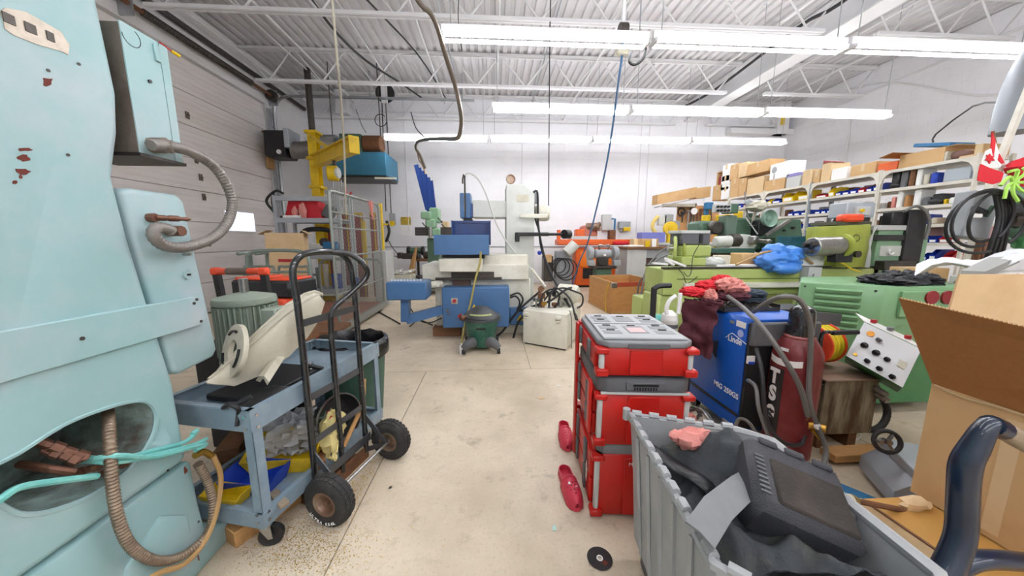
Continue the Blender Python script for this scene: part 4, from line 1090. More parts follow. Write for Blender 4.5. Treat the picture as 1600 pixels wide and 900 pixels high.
# heater
hc = ay(436, 225, 8.3)
ho = thing('unit_heater', 'black unit heater high in the corner by the door track', 'heater', (hc.x, 8.4, hc.z - .35))
MB().bx(hc.x - .28, hc.x + .18, 8.2, 8.7, hc.z - .3, hc.z + .28, .02).done('body', dark_m, ho)
MB().bx(hc.x + .18, hc.x + .3, 8.18, 8.66, hc.z - .1, hc.z + .32, .01).done('side_panel', hm_m, ho)
MB().cyl((hc.x + .05, 8.17, hc.z - .2), (hc.x + .05, 8.2, hc.z - .2), .05).done('knob', white_m, ho)
MB().bx(XL + .002, hc.x - .1, 8.45, 8.55, hc.z + .3, hc.z + .34).done('wall_bracket', dwood_m, ho)
MB().bx(XL + .002, XL + .06, 8.5, 8.72, hc.z - .5, hc.z + .1).done('backing_board', wood_m, ho)
MB().bx(hc.x - .28, hc.x - .2, 8.45, 8.55, hc.z + .28, hc.z + .34).done('lug', dsteel_m, ho)
A = ay(455, 234, 8.4); B = ay(505, 232, 8.6)
o = MB().tube([A, A.lerp(B, .3) + V((0, 0, -.02)), B], .2, 14, 6, rib=.04, ratio=.95).done('flexible_duct', hose_m); tag(o, 'grey flexible duct joining the heater and the blue hood', 'duct')
# blue air cleaner hood
h0 = ay(512, 238, 8.4); h1 = ay(583, 275, 8.4); h2 = ay(608, 290, 7.2)
hd = thing('air_cleaner', 'large blue air cleaner cabinet hung near the back wall', 'air cleaner', ((h0.x + h1.x) / 2, 8.6, h1.z))
b = MB(); b.bx(h0.x, h1.x + .35, 8.3, 9.3, h1.z, h0.z, .01).done('cabinet', hood_m, hd)
MB().bx(h0.x + .02, h1.x + .33, 8.32, 9.28, h1.z - .05, h1.z - .0).done('filter_frame', dark_m, hd)
m_ = ay(578, 222, 8.2); MB().cyl((m_.x - .25, 8.5, h0.z + .22), (m_.x + .2, 8.5, h0.z + .22), .2, n=18, bev=.03).done('blower_motor', rust_m, hd)
MB().bx(h0.x + .3, m_.x - .25, 8.35, 8.9, h0.z, h0.z + .42, .02).done('fan_box', dgreen_m, hd)
MB().cyl((h0.x + .2, 8.5, h0.z + .2), (h0.x - .2, 8.5, h0.z + .2), .22, n=18).done('inlet', duct_m, hd)
MB().bx(h1.x + .1, h1.x + .6, 8.2, 8.24, h1.z - .1, h1.z - .06).done('front_rail', mwhite_m, hd)
for x in (h0.x + .1, h1.x + .2):
    MB().cyl((x, 8.5, h0.z), (x, 8.5, ZC - .01), .012, n=6).done('hanger_rod', dsteel_m, hd)
# lower shelf of hood: white angle
# wall fan disc
fp = ay(601, 145, 9.0)
fo = thing('ceiling_fan_unit', 'round dark fan cap on white post above the track end', 'fan', (fp.x, 9, fp.z - .2))
MB().cyl((fp.x, 9.0, fp.z), (fp.x, 9.06, fp.z), .23, n=28).done('disc', dark_m, fo)
MB().bx(fp.x - .07, fp.x + .07, 8.93, 8.99, fp.z - .25, ZC - .01).done('post', joist_m, fo)
# hanging electrical drops on the left of the back wall
for k, (x0, y0, x1, y1, nm) in enumerate(((603, 165, 612, 350, 'thin conduit drop with loop'), (597, 165, 603, 330, 'second thin conduit drop'))):
    A = ay(x0, y0, 9.9); B = ay(x1, y1, 9.9)
    o = MB().tube([V((A.x, 9.9, ZC - .01)), A, B], .016, 6, 0).done('conduit_drop', dsteel_m); tag(o, nm + ' in front of the back wall by the yellow post', 'conduit')
MB().torus(ay(595, 188, 9.9), (0, 1, 0), .16, .012, 18, 6, 0, 5.5).done('cable_loop', cableB_m, bpy.data.objects['conduit_drop'])
A = ay(612, 340, 9.9); o = thing('switch_box', 'small yellow and grey switch box hanging on the conduit drop', 'switch', (A.x, 9.9, A.z - .1))
MB().bx(A.x - .06, A.x + .1, 9.86, 9.96, A.z - .2, A.z + .12, .01).done('body', grey_m, o); MB().bx(A.x - .05, A.x + .09, 9.84, 9.86, A.z - .24, A.z - .1).done('plate', yellow_m, o)
o = MB().tube([ay(604, 345, 9.9), ay(608, 362, 9.9), ay(603, 378, 9.9)], .04, 7).tube([ay(604, 370, 9.9), ay(612, 385, 9.9), ay(622, 397, 9.9)], .012, 5).done('plug_cluster', cableB_m); tag(o, 'dark plug cluster dangling below the switch box', 'plug')
# long hanging rope-like strap in front of crane, from the ceiling
A = ay(520, 10, 3.3); B = ay(541, 290, 5.4)
o = MB().tube([(ay(519, 0, 3.4).x, 3.4, 4.79), ay(524, 60, 3.55), ay(533, 160, 4.1), ay(538, 240, 4.6), ay(540, 335, 5.0)], .012, 7, 4).done('hanging_line', cream_m); tag(o, 'pale rope hanging from the roof in front of the yellow crane', 'rope')
# curved tube hanging from the ceiling with blue sleeve cloth
hk = thing('swing_boom', 'bent steel boom pipe curving down from the roof with blue covers', 'boom', (0, 5.2, 3))
q = [(636, -12, 3.1), (655, 4, 3.2), (672, 20, 3.3), (684, 45, 3.5), (697, 90, 3.8), (710, 130, 4.1), (718, 165, 4.4), (721, 190, 4.6), (718, 210, 4.8), (712, 217, 5.0), (690, 217, 5.8), (665, 218, 6.6), (652, 222, 7.0), (650, 232, 7.2), (656, 242, 7.4), (664, 262, 7.8)]
q[0] = (620, -60, 3.0)
MB().tube(vpath(q), [.022, .022, .026, .03, .03, .03], 8, 3).done('boom_pipe', mt('boom_brown', hx('8f857b'), .3, .7), hk)
A = vpath(q)[0]; MB().cyl(A, (A.x, A.y, ZC - .06), .02, n=6).done('hanger', dsteel_m, hk)
# blue sleeves: narrow folded strips
for i in range(6):
    A = ay(650 + i * 4.6, 258 + i * 5, 8.9); B = ay(667 + i * 2.6, 328 + (i % 3) * 4, 8.9); w_ = .055
    o = MB().prism([A + V((-w_, .02 * (i % 2), 0)), A + V((w_, -.02, .02)), B + V((w_ * .8, 0, 0)), B + V((-w_ * .8, .02, 0))], (0, .03, 0)).done('sleeve_strip', sleeve_m, hk)
MB().tube([ay(652, 235, 8.0), ay(655, 250, 8.6), ay(662, 262, 8.9), ay(672, 300, 8.95)], .02, 6).done('hanging_bar', mt('tan_bar', hx('a98a70'), .5), hk)
# blue-grey safety calendar on the back wall
a = ay(626, 339, YB - .03); c_ = ay(643, 368, YB - .03)
cl_ = thing('wall_calendar', 'small wall calendar with colourful picture on the back wall', 'calendar', ((a.x + c_.x) / 2, YB - .03, c_.z))
MB().bx(a.x, c_.x, YB - .03, YB - .015, c_.z, a.z).done('sheet', paper_m, cl_)
MB().bx(a.x, c_.x, YB - .034, YB - .03, a.z - (a.z - c_.z) * .42, a.z).done('picture', mt('calendar_picture', hx('c9a52c'), .6, col2=hx('3f7a4a'), sc_=14, amt=1), cl_)
# ================================================================ MIDDLE: drill mill, vise bench, surface grinder
BY = 9.2
# bench with vise and plank, cream bins
a = ay(640, 372, BY); c_ = ay(700, 420, BY)
bt = thing('old_bench', 'dark steel bench with vises in front of the back wall', 'bench', (a.x + .3, BY + .3, 0))
zb = ay(650, 405, BY).z
MB().bx(a.x, a.x + 1.7, BY, BY + .7, zb - .06, zb, .005).done('bench_top', dwood_m, bt)
for x in (a.x + .06, a.x + 1.64):
    for y in (BY + .06, BY + .64): MB().bx(x - .03, x + .03, y - .03, y + .03, 0, zb - .06).done('leg', dsteel_m, bt)
MB().bx(a.x + .03, a.x + 1.67, BY + .03, BY + .67, .3, .33).done('lower_shelf', dsteel_m, bt)
v = ay(648, 378, BY + .2)
vs = thing('bench_grinder', 'small black double-ended bench grinder on the old bench', 'grinder', (v.x, BY + .3, zb))
MB().bx(v.x - .12, v.x + .12, BY + .2, BY + .45, zb, zb + .12, .01).done('base', dsteel_m, vs)
MB().cyl((v.x - .16, BY + .3, zb + .22), (v.x + .16, BY + .3, zb + .22), .09, n=16, bev=.02).done('motor', dgreen_m, vs)
for s in (-1, 1): MB().cyl((v.x + s * .16, BY + .3, zb + .22), (v.x + s * .24, BY + .3, zb + .22), .13, n=20, bev=.015).done('wheel_guard', dark_m, vs)
v = ay(632, 396, BY)
vi = thing('bench_vise', 'dark old bench vise at the left end of the old bench', 'vise', (v.x + .1, BY + .1, zb))
MB().bx(v.x - .1, v.x + .35, BY + .05, BY + .25, zb, zb + .16, .02).done('body', dsteel_m, vi)
MB().bx(v.x - .22, v.x - .1, BY + .04, BY + .26, zb + .02, zb + .18, .015).done('jaw', dsteel_m, vi)
MB().cyl((v.x - .3, BY - .05, zb + .07), (v.x - .3, BY + .35, zb + .07), .012).cyl((v.x - .32, BY + .15, zb + .07), (v.x - .1, BY + .15, zb + .07), .02).done('screw_handle', steel_m, vi)
v = ay(668, 398, BY)
for k in range(3):
    o = MB().ball((v.x + .25 * k, BY + .2, zb + .09), (.13, .1, .1), 12, 8, nz=.3, seed=k, flatz=zb).done('scrap_part', peg_m); tag(o, f'greasy dark machine part on the old bench, {ORD[k]} right of the grinder', 'machine part')
A = ay(634, 426, 8.7); B = ay(648, 386, 9.1)
o = MB().prism([V((A.x - .12, 8.7, .0)), V((A.x + .1, 8.7, .0)), V((B.x + .02, 9.1, B.z)), V((B.x - .07, 9.1, B.z - .25))], (.0, .03, 0)).prism([V((A.x + .1, 8.7, .0)), V((A.x + .14, 8.72, .0)), V((B.x + .06, 9.12, B.z)), V((B.x + .02, 9.1, B.z))], (0, .03, 0)).done('leaning_board', wood_m); tag(o, 'tan wooden board leaning against the old bench', 'board')
a = ay(606, 425, 7.6); c_ = ay(642, 440, 7.6)
o = thing('scrap_box', 'cream box full of white scraps below the leaning board', 'box', ((a.x + c_.x) / 2, 7.8, 0)); MB().bx(a.x, c_.x, 7.6, 8.1, 0, a.z - .08, .01).done('body', cream_m, o)
b = MB()
for i in range(24): b.box((random.uniform(a.x + .05, c_.x - .05), random.uniform(7.65, 8.05), a.z - .06 + random.uniform(0, .08)), (random.uniform(.05, .2), random.uniform(.02, .08), .02), Matrix.Rotation(random.uniform(-1, 1), 3, V((random.random(), random.random(), 1))))
b = b.done('scrap_filling', paper_m, o); b['kind'] = 'stuff'
# green milling head (drill mill)
gy = 8.0; gx = ay(672, 360, gy).x
gm = thing('mill_drill', 'green milling machine with dark table behind the blue surface grinder', 'machine', (gx, gy + .4, 0))
def G(x0, y0, x1, y1, Y=gy, d=.3, m=motor_m, nm='body', bev=.02, par=gm):
    return MB().fb(Y, x0, y0, x1, y1, d, bev).done(nm, m, par)
mg = mt('mill_green', hx('8fb694'), .4, col2=hx('6f9a78'), sc_=5)
G(657, 330, 672, 342, gy - .1, .25, mg, 'gear_head'); G(664, 342, 680, 356, gy - .05, .3, mg, 'spindle_housing', .03)
G(670, 324, 686, 348, gy + .1, .35, mg, 'column_head', .03); G(668, 356, 688, 369, gy, .3, mg, 'knee', .03)
G(648, 355, 668, 368, gy + .05, .3, dsteel_m, 'table_left', .005); G(688, 355, 706, 368, gy + .05, .3, dsteel_m, 'table_right', .005)
for y in (358, 362, 366): G(648, y, 668, y + 1, gy + .045, .006, dark_m, 'slot', 0)
p = ay(672, 349, gy); MB().cyl((p.x, gy, p.z - .35), (p.x, gy, p.z), .05, n=12).done('quill', steel_m, gm)
G(667, 372, 688, 430, gy + .3, .4, dgreen_m, 'pedestal', .02); G(660, 430, 700, 452, gy + .2, .6, dgreen_m, 'foot', .01)
for (x, y) in ((660, 348), (690, 350), (684, 340)):
    p = ay(x, y, gy - .12); MB().tube([p, p + V((.1, -.1, -.1))], .012, 6).ball(p + V((.1, -.1, -.1)), .025, 8, 6).done('lever', dark_m, gm)
G(690, 346, 700, 362, gy + .3, .3, cardl_m, 'way_cover', .01)

# ---- the blue and white surface grinder
sg = thing('surface_grinder', 'blue and white surface grinder in the centre of the shop', 'machine', (-.2, 5.1, 0))
def S(x0, y0, x1, y1, Y, d, m, nm, bev=.012): return MB().fb(Y, x0, y0, x1, y1, d, bev).done(nm, m, sg)
SB = 4.75
a = ay(679, 560, SB)
base = MB().fb(SB, 679, 435, 828, 528, 1.0, .015).done('base_casting', mwhite_m, sg)
MB().fb(SB - .12, 676, 512, 720, 529, .2, .004).done('timber_skid', dwood_m, sg)
q = ay(676, 529, SB - .12)
S(659, 414, 826, 437, SB - .1, .9, mwhite_m, 'saddle')
S(685, 404, 754, 425, SB - .32, .3, mwhite_m, 'table_apron'); S(680, 434, 784, 437.5, SB - .13, .03, dsteel_m, 'way_strip', 0)
S(707, 430, 735, 450, SB - .1, .12, mt('way_brown', hx('5a4438'), .6), 'way_cover', .005)
S(705, 425, 772, 433, SB - .12, .1, dsteel_m, 'slide', .003)
a0 = ay(755, 406, SB - .1)
S(755, 398, 825, 414, SB + .05, .6, mwhite_m, 'table_bed')
# blue splash tray (open top) and back guard
T0 = ay(677, 367, SB - .35); T1 = ay(764, 398, SB - .35)
b = MB(); x0, x1, z0, z1 = T0.x, T1.x, T1.z, T0.z; y0, y1 = SB - .35, SB + .2; t = .012
b.bx(x0, x1, y0, y0 + t, z0, z1, .003); b.bx(x0, x0 + t, y0 + t, y1, z0, z1); b.bx(x1 - t, x1, y0 + t, y1, z0, z1); b.bx(x0 + t, x1 - t, y0 + t, y1, z0, z0 + t)
b.done('splash_tray', mblue_m, sg)
S(694, 397, 757, 404, SB - .25, .4, dark_m, 'magnetic_chuck', .004)
G0 = ay(709, 346, SB + .25); G1 = ay(767, 372, SB + .25)
dkb = mt('guard_blue', hx('2e4a80'), .4, col2=hx('4a3f4e'), sc_=3)
b = MB(); b.bx(G0.x, G1.x, SB + .24, SB + .25, G1.z - .1, G0.z, .003); b.bx(G0.x, G0.x + .012, SB - .05, SB + .24, G1.z - .1, G0.z); b.bx(G1.x - .012, G1.x, SB - .05, SB + .24, G1.z - .1, G0.z); b.bx(G0.x, G1.x, SB + .22, SB + .26, G0.z - .02, G0.z + .01)
b.done('splash_guard', dkb, sg)
# overarm, head, column
S(738, 313, 793, 340, SB + .3, .45, mgreyw_m, 'overarm')
S(718, 301.5, 736, 341, SB + .25, .35, mblue_m, 'wheel_head'); S(735, 318, 739, 338, SB + .3, .4, dkb, 'head_joint', 0)
S(724, 341, 738, 350, SB + .3, .3, dark_m, 'wheel_guard', .01)
p = ay(731, 352, SB + .45); MB().cyl((p.x, SB + .35, p.z), (p.x, SB + .4, p.z), .09, n=24).done('grinding_wheel', dsteel_m, sg)
c0 = ay(791, 288, SB + .25); c1 = ay(833, 545, SB + .25); c2 = ay(822, 288, SB + .25); c3 = ay(833, 303, SB + .25)
b = MB(); b.prism([(c0.x, SB + .25, .1), (c1.x, SB + .25, .1), (c1.x, SB + .25, c3.z), (c2.x - .03, SB + .25, c0.z), (c0.x, SB + .25, c0.z)], (0, .55, 0)); b.bevel(.012, 2, 20); b.done('column', mgreyw_m, sg)
S(807, 304, 826, 315, SB + .243, .006, cream_m, 'data_plate', 0)
p = ay(798, 280, SB + .4)
MB().torus(p, (.2, 1, 0), .062, .012, 20, 8).cyl(p, p + V((0, .03, 0)), .055, n=16).done('top_fitting', rim_m, sg)
# rear spindle motor
p = ay(836, 333, SB + .5); q = ay(858, 333, SB + .5)
MB().cyl(p, q, .12, n=22, bev=.02).done('spindle_motor', mwhite_m, sg)
for k in range(6): MB().cyl(p.lerp(q, .15 + k * .11), p.lerp(q, .2 + k * .11), .128, n=22).done('fin', mwhite_m, sg)
S(832, 300, 840, 318, SB + .4, .1, grey_m, 'terminal_box', .01)
S(812, 334, 856, 341, SB + .1, .05, mwhite_m, 'swing_arm', .01)
S(805, 363, 858, 369, SB + .1, .08, dark_m, 'tube_rail', .01); S(805, 363, 812, 378, SB + .09, .09, dark_m, 'rail_end', .01)
p = ay(843, 366, SB + .05); q = ay(886, 366, SB + .3); MB().cyl(p, q, .022, n=8).cyl(q - V((.06, .06, 0)), q + V((.03, .02, 0)), .07, n=16).done('work_lamp', dark_m, sg)
# electrical cabinet
S(690, 450, 796, 511, SB - .32, .3, mblue_m, 'electric_cabinet', .01)
o = S(705, 466, 715, 475, SB - .333, .012, cream_m, 'switch_plate', 0); p = ay(710, 470, SB - .34); MB().cyl((p.x, SB - .36, p.z), (p.x, SB - .33, p.z), .024).box((p.x, SB - .365, p.z), (.05, .012, .012), None).done('rotary_switch', rbin_m, sg)
p = ay(699, 485, SB - .34); MB().cyl((p.x, SB - .345, p.z), (p.x, SB - .31, p.z), .018).bar((p.x, SB - .345, p.z), (p.x + .03, SB - .35, p.z - .06), .015).done('door_handle', steel_m, sg)
p = ay(719, 494, SB - .34); MB().cyl((p.x, SB - .36, p.z), (p.x, SB - .32, p.z), .03).done('emergency_button', rbin_m, sg)
p = ay(741, 478, SB - .325); MB().prism([(p.x - .03, SB - .325, p.z - .025), (p.x + .03, SB - .325, p.z - .025), (p.x, SB - .325, p.z + .025)], (0, .006, 0)).done('warning_triangle', yellow_m, sg)
S(797, 483, 830, 508, SB - .15, .25, mblue_m, 'side_box', .01)
p = ay(813, 496, SB - .155); MB().prism([(p.x - .05, SB - .16, p.z - .045), (p.x + .05, SB - .16, p.z - .045), (p.x, SB - .16, p.z + .045)], (0, .008, 0)).done('warning_triangle', yellow_m, sg)
# swinging control box on arm
S(602, 441, 667, 469, SB - .55, .35, mblue_m, 'control_box', .015)
A = ay(634, 499, SB - .4); B = ay(691, 484, SB - .25)
MB().bar(ay(634, 466, SB - .4), A + V((0, 0, -.02)), .13, .1).bar(A, B, .09, .12).done('control_arm', mblue_m, sg)
b = MB()
for i in range(10): p = ay(612 + i * 5, 441, SB - .4); MB().cyl((p.x, SB - .4, p.z), (p.x, SB - .4, p.z + .035), .016, n=8).done('push_button', white_m, sg)
p = ay(672, 445, SB - .2); q = ay(690, 443, SB - .1); MB().cyl(p, q, .05, n=16).cyl(q - V((.04, .1, 0)), q - V((.04, 0, 0)), .035, n=12).done('hand_wheel_hub', mwhite_m, sg)
MB().tube([ay(640, 480, SB - .3), ay(655, 500, SB - .3), ay(672, 504, SB - .3), ay(690, 497, SB - .2)], .009, 6).done('control_cable', cableB_m, sg)
MB().tube(path([(751, 393), (750, 410), (742, 440), (735, 475), (728, 500), (722, 530), (721, 541)], Y=SB - .42), .014, 7).done('drain_hose', mt('drain_yellow', hx('b5a75e'), .4), sg)
MB().tube(path([(726, 330), (726, 290), (727, 274), (734, 271), (747, 280), (760, 305), (772, 340), (785, 367), (805, 395), (830, 420), (850, 445)], Y=SB + .1), .010, 7).done('coolant_line', mgreyw_m, sg)
MB().tube(path([(727, 340), (726, 275), (723, 279), (723, 287)], Y=SB + .08), .012, 6, 2).done('coolant_pipe', dsteel_m, sg)
for k, q in enumerate(([(797, 462), (810, 458), (817, 468), (812, 480), (808, 485)], [(797, 465), (806, 463), (812, 472), (808, 485)])):
    MB().tube(path(q, Y=SB - .15), .013, 7).done('conduit_hose', cableB_m, sg)
# big black hoses from the column down to the tank
for k, q in enumerate(([(833, 300, 5.1), (840, 302, 5.1), (841, 350, 5.1), (848, 390, 4.9), (858, 420, 4.7), (878, 460, 4.5), (898, 490, 4.3), (902, 500, 4.2)], [(834, 315, 5.1), (836, 340, 5.1), (842, 360, 5.1), (846, 388, 5.0), (861, 430, 4.8), (876, 452, 4.6), (890, 480, 4.3)], [(812, 486, 4.55), (835, 478, 4.4), (860, 470, 4.4), (885, 452, 4.4), (900, 450, 4.5)], [(800, 535, 4.5), (812, 500, 4.45), (838, 485, 4.35), (858, 484, 4.3)], [(770, 530, 4.55), (785, 518, 4.5), (798, 500, 4.5), (815, 480, 4.45), (850, 450, 4.5)])):
    MB().tube(vpath(q), .016, 7).done('hydraulic_hose', cableB_m, sg)
MB().tube(path([(830, 420), (852, 448)], Y=4.6), .02, 8, 0).done('white_pipe_end', mwhite_m, sg)
# ---- hydraulic power unit
hu = thing('hydraulic_unit', 'cream hydraulic tank unit with motor on top beside the surface grinder', 'hydraulic unit', (.85, 4.4, 0))
A = az(817, 537, 0); B = az(885, 549, 0); Cc = B + V((.36, .72, 0)); Dd = A + V((.36, .72, 0)); Ht = .45
b = MB(); b.prism([A + V((0, 0, .02)), B + V((0, 0, .02)), Cc + V((0, 0, .02)), Dd + V((0, 0, .02))], (0, 0, Ht)); b.bevel(.01, 2); b.done('tank', mwhite_m, hu)
MB().prism([A.lerp(Cc, .03), B.lerp(Dd, .03), Cc.lerp(A, .03), Dd.lerp(B, .03)], (0, 0, .02)).done('plinth', dark_m, hu)
e1 = (B - A).normalized(); e2 = (Cc - B).normalized(); nrm = V((e1.y, -e1.x, 0)); Rz = Matrix.Rotation(math.atan2(e1.y, e1.x), 3, 'Z')
for s in (.08, .82):
    p = A + e1 * ((B - A).length * s) + nrm * .02 + V((0, 0, Ht - .03)); MB().box(p, (.07, .045, .045), Rz, .008).box(p + V((0, 0, -.05)), (.065, .02, .02), Rz, .003).done('lid_catch', mwhite_m, hu)
mc = ay(885, 470, 4.55); mc.z = Ht + .18
ma = mc - e1 * .02; mb_ = mc + e1 * .3
MB().cyl(mc - e1 * .12, mc + e1 * .17, .12, n=24, bev=.02).done('motor_body', mwhite_m, hu)
for k in range(8): MB().cyl(mc + e1 * (-.1 + k * .03), mc + e1 * (-.085 + k * .03), .13, n=24).done('motor_fin', mwhite_m, hu)
MB().box(mc + V((0, 0, -.12)), (.22, .16, .06), Rz, .005).done('motor_foot', mwhite_m, hu)
MB().cyl(mc - e1 * .2, mc - e1 * .12, .07, n=14).done('coupling', dark_m, hu)
for k, (px, py, r) in enumerate(((846, 462, .045), (838, 468, .035), (858, 458, .03), (850, 474, .03), (866, 484, .03), (876, 488, .035), (842, 480, .025))):
    p = ay(px, py, 4.35); p.z = max(p.z, Ht + r + .03); MB().box(p, (r * 2, r * 2.4, r * 1.6), .4 * k, .008).cyl((p.x, p.y, Ht + .02), p, r * .4, n=8).done('valve', [rust_m, steel_m, dsteel_m, brass_m][k % 4], hu)
p = ay(845, 452, 4.35); MB().cyl(p, p + V((0, -.03, .01)), .04, n=18).done('pressure_gauge', rust_m, hu)
for k, q in enumerate(([(850, 470, 4.3), (862, 455, 4.3), (880, 450, 4.3), (897, 455, 4.3), (910, 462, 4.4), (908, 478, 4.4), (890, 484, 4.4)], [(842, 476, 4.3), (850, 458, 4.3), (864, 452, 4.3), (874, 462, 4.3), (868, 480, 4.3), (856, 482, 4.3)], [(858, 480, 4.25), (860, 462, 4.25), (868, 450, 4.3), (890, 466, 4.1), (900, 500, 4.0)])):
    MB().tube(vpath(q), .012, 7).done('hose', cableB_m, hu)
MB().tube([ay(890, 485, 4.05), ay(893, 500, 4.0), ay(893, 545, 4.0)], .006, 5).done('sight_line', dgrey_m, hu)
# ---- shop vacuum
vc = V((-.155, 4.08, 0))
sv = thing('shop_vacuum', 'dark green shop vacuum with black lid on castors', 'vacuum cleaner', vc)
MB().lathe([(0, .05), (.15, .05), (.17, .08), (.215, .38), (.22, .40), (0, .40)], vc, (0, 0, 1), 32).done('drum', vac_m, sv)
MB().lathe([(.222, .385), (.236, .39), (.236, .42), (.215, .45), (.15, .5), (.09, .54), (.05, .555), (0, .555)], vc, (0, 0, 1), 32).done('lid', mt('vac_lid', hx('3b3f42'), .4, col2=hx('6a6a66'), sc_=6), sv)
MB().lathe([(.155, .49), (.17, .484), (.2, .468)], vc, (0, 0, 1), 12, 3.9, 5.5).done('lid_label', mt('label_olive', hx('9aa06a'), .5), sv)
MB().box(vc + V((0, -.207, .31)), (.12, .012, .022), None, .003).done('name_badge', dark_m, sv)
for s in (-1, 1):
    MB().tube([vc + V((s * .1, -.14, .13)), vc + V((s * .16, -.2, .12)), vc + V((s * .22, -.22, .07))], [.07, .06, .04], 10, 4, flat=1).done('caster_foot', dgrey_m, sv)
    MB().cyl(vc + V((s * .215 - .02, -.22, .035)), vc + V((s * .215 + .02, -.22, .035)), .034, n=14).done('caster', dark_m, sv)
    MB().cyl(vc + V((s * .2 - .02, .15, .035)), vc + V((s * .2 + .02, .15, .035)), .034, n=14).tube([vc + V((s * .1, .1, .12)), vc + V((s * .2, .15, .07))], .04, 8, 0).done('caster', dark_m, sv)
    MB().box(vc + V((s * .235, 0, .4)), (.02, .06, .09), None, .006).done('latch', dgrey_m, sv)
MB().tube([vc + V((-.2, -.12, .45)), vc + V((-.14, -.2, .44)), vc + V((.02, -.23, .43)), vc + V((.18, -.15, .42))], .009, 6).done('carry_handle', dark_m, sv)
MB().cyl(vc + V((-.17, -.1, .43)), vc + V((-.25, -.15, .44)), .03, n=12).done('hose_port', copper_m, sv)
o = MB().cyl(vc + V((-.23, -.2, .0)), vc + V((-.23, -.2, .1)), .035, n=12).cyl(vc + V((-.23, -.2, .1)), vc + V((-.23, -.2, .13)), .02, n=10).done('paint_tub', white_m); tag(o, 'small white cup on the floor left of the shop vacuum', 'cup')
# floor cables near grinder
o = MB().tube([(az(575, 478, .02)), az(600, 492, .012), az(613, 499, .012), az(625, 506, .012)], .012, 6).done('floor_cable', cableB_m); tag(o, 'short black cable on the floor by the mesh cage corner', 'cable')
o = MB().tube([az(640, 510, .012), az(655, 500, .012), az(676, 508, .012)], .01, 6).done('floor_cable', cableB_m); tag(o, 'black cable looping on the floor under the blue control box', 'cable')
# ================================================================ RIGHT FOREGROUND
# ---- stack of red modular tool boxes; local frame: x across, y back, origin at near left bottom
Mt = LM((.487, 1.435, 0), -.095)
TW, TL = .455, .55
def mod(name, label, z0, z1, lid, lidm):
    t = thing(name, label, 'tool box', Mt @ V((TW / 2, TL / 2, z0)), -.095, 'red modular tool boxes')
    # body with recessed corners carrying grey posts
    zb = z1 - lid
    b = MB(Mt); c = .035
    b.prism([(c, .012, z0), (TW - c, .012, z0), (TW - .012, c, z0), (TW - .012, TL - c, z0), (TW - c, TL - .012, z0), (c, TL - .012, z0), (.012, TL - c, z0), (.012, c, z0)], (0, 0, zb - z0)); b.bevel(.004, 1)
    b.bx(TW * .33, TW * .66, .002, .014, z0 + .01, zb - .012, .003)
    b.done('body', red_m, t)
    for x in (0, 1):
        for y in (0, 1):
            cx_ = .022 if x == 0 else TW - .022; cy_ = .022 if y == 0 else TL - .022
            MB(Mt).box((cx_, cy_, (z0 + zb) / 2), (.026, .026, zb - z0 - .02), None, .006).done('corner_post', lgrey_m, t)
            b = MB(Mt)
            for zz, h in ((z0 + .018, .036), (zb - .014, .028)):
                b = MB(Mt); b.prism([(cx_ - .03, cy_ - .03 if not y else cy_ - .03, zz - h / 2), (cx_ + .03, cy_ - .03, zz - h / 2), (cx_ + .03, cy_ + .03, zz - h / 2), (cx_ - .03, cy_ + .03, zz - h / 2)], (0, 0, h)); b.bevel(.006, 1); b.done('corner_guard', red_m, t)
    if lid: MB(Mt).prism([(.05, .004, zb), (TW - .05, .004, zb), (TW - .004, .05, zb), (TW - .004, TL - .05, zb), (TW - .05, TL - .004, zb), (.05, TL - .004, zb), (.004, TL - .05, zb), (.004, .05, zb)], (0, 0, lid)).bevel(.008, 2).done('lid', lidm, t)
    return t
t1 = mod('tool_box', 'bottom red modular tool box with grey corner posts', .012, .345, 0, None)
t2 = mod('tool_box', 'tall middle red modular tool box with dark grey lid', .40, .742, .075, dgrey_m)
t3 = mod('tool_box', 'top red organiser box with grey divided lid', .757, .925, .03, mgrey_m)
MB(Mt).prism([(.05, .02, .345), (TW - .05, .02, .345), (TW - .02, .05, .345), (TW - .02, TL - .05, .345), (.05, TL - .02, .345), (.02, .05, .345)], (0, 0, .05)).done('lid', mgrey_m, t1)
# middle box: carry handle moulded in the lid front, ribs
b = MB(Mt); b.bx(TW * .3, TW * .7, -.004, .012, .69, .73, .004); hd_ = b.done('front_handle', dgrey_m, t2)
MB(Mt).bx(TW * .37, TW * .63, -.006, .0, .712, .722).done('handle_slot', dark_m, hd_)
b = MB(Mt)
for i in range(9): b.bx(TW * .38 + i * .0125, TW * .38 + i * .0125 + .006, -.007, -.003, .692, .707)
b = b.done('grip_ribs', dark_m, hd_); b['kind'] = 'stuff'
MB(Mt).bx(.02, TW - .02, .0, .01, .668, .678).done('trim_line', lgrey_m, t2)
# top organiser lid: recessed pads and cleats
zl = .925
MB(Mt).prism([(.03, .035, zl), (TW - .03, .035, zl), (TW - .03, TL - .02, zl), (.03, TL - .02, zl)], (0, 0, .012)).bevel(.004, 1).done('lid_panel', mt('lid_light_grey', hx('9c9ea1'), .5), t3)
for j, (y0, y1) in enumerate(((.10, .16), (.19, .25), (.33, .38), (.41, .46))):
    for i, (x0, x1) in enumerate(((.05, .14), (.31, .40))):
        o = MB(Mt).bx(x0, x1, y0, y1, zl + .0125, zl + .0135).done('recess_pad', mgrey_m, t3)
        MB(Mt).prism([((x0 + x1) / 2 - .02, y1 - .004, zl + .014), ((x0 + x1) / 2 + .02, y1 - .004, zl + .014), ((x0 + x1) / 2 + .02, y1 + .008, zl + .016), ((x0 + x1) / 2 - .02, y1 + .008, zl + .016)], (0, 0, .003)).done('cleat_slot', dark_m, t3)
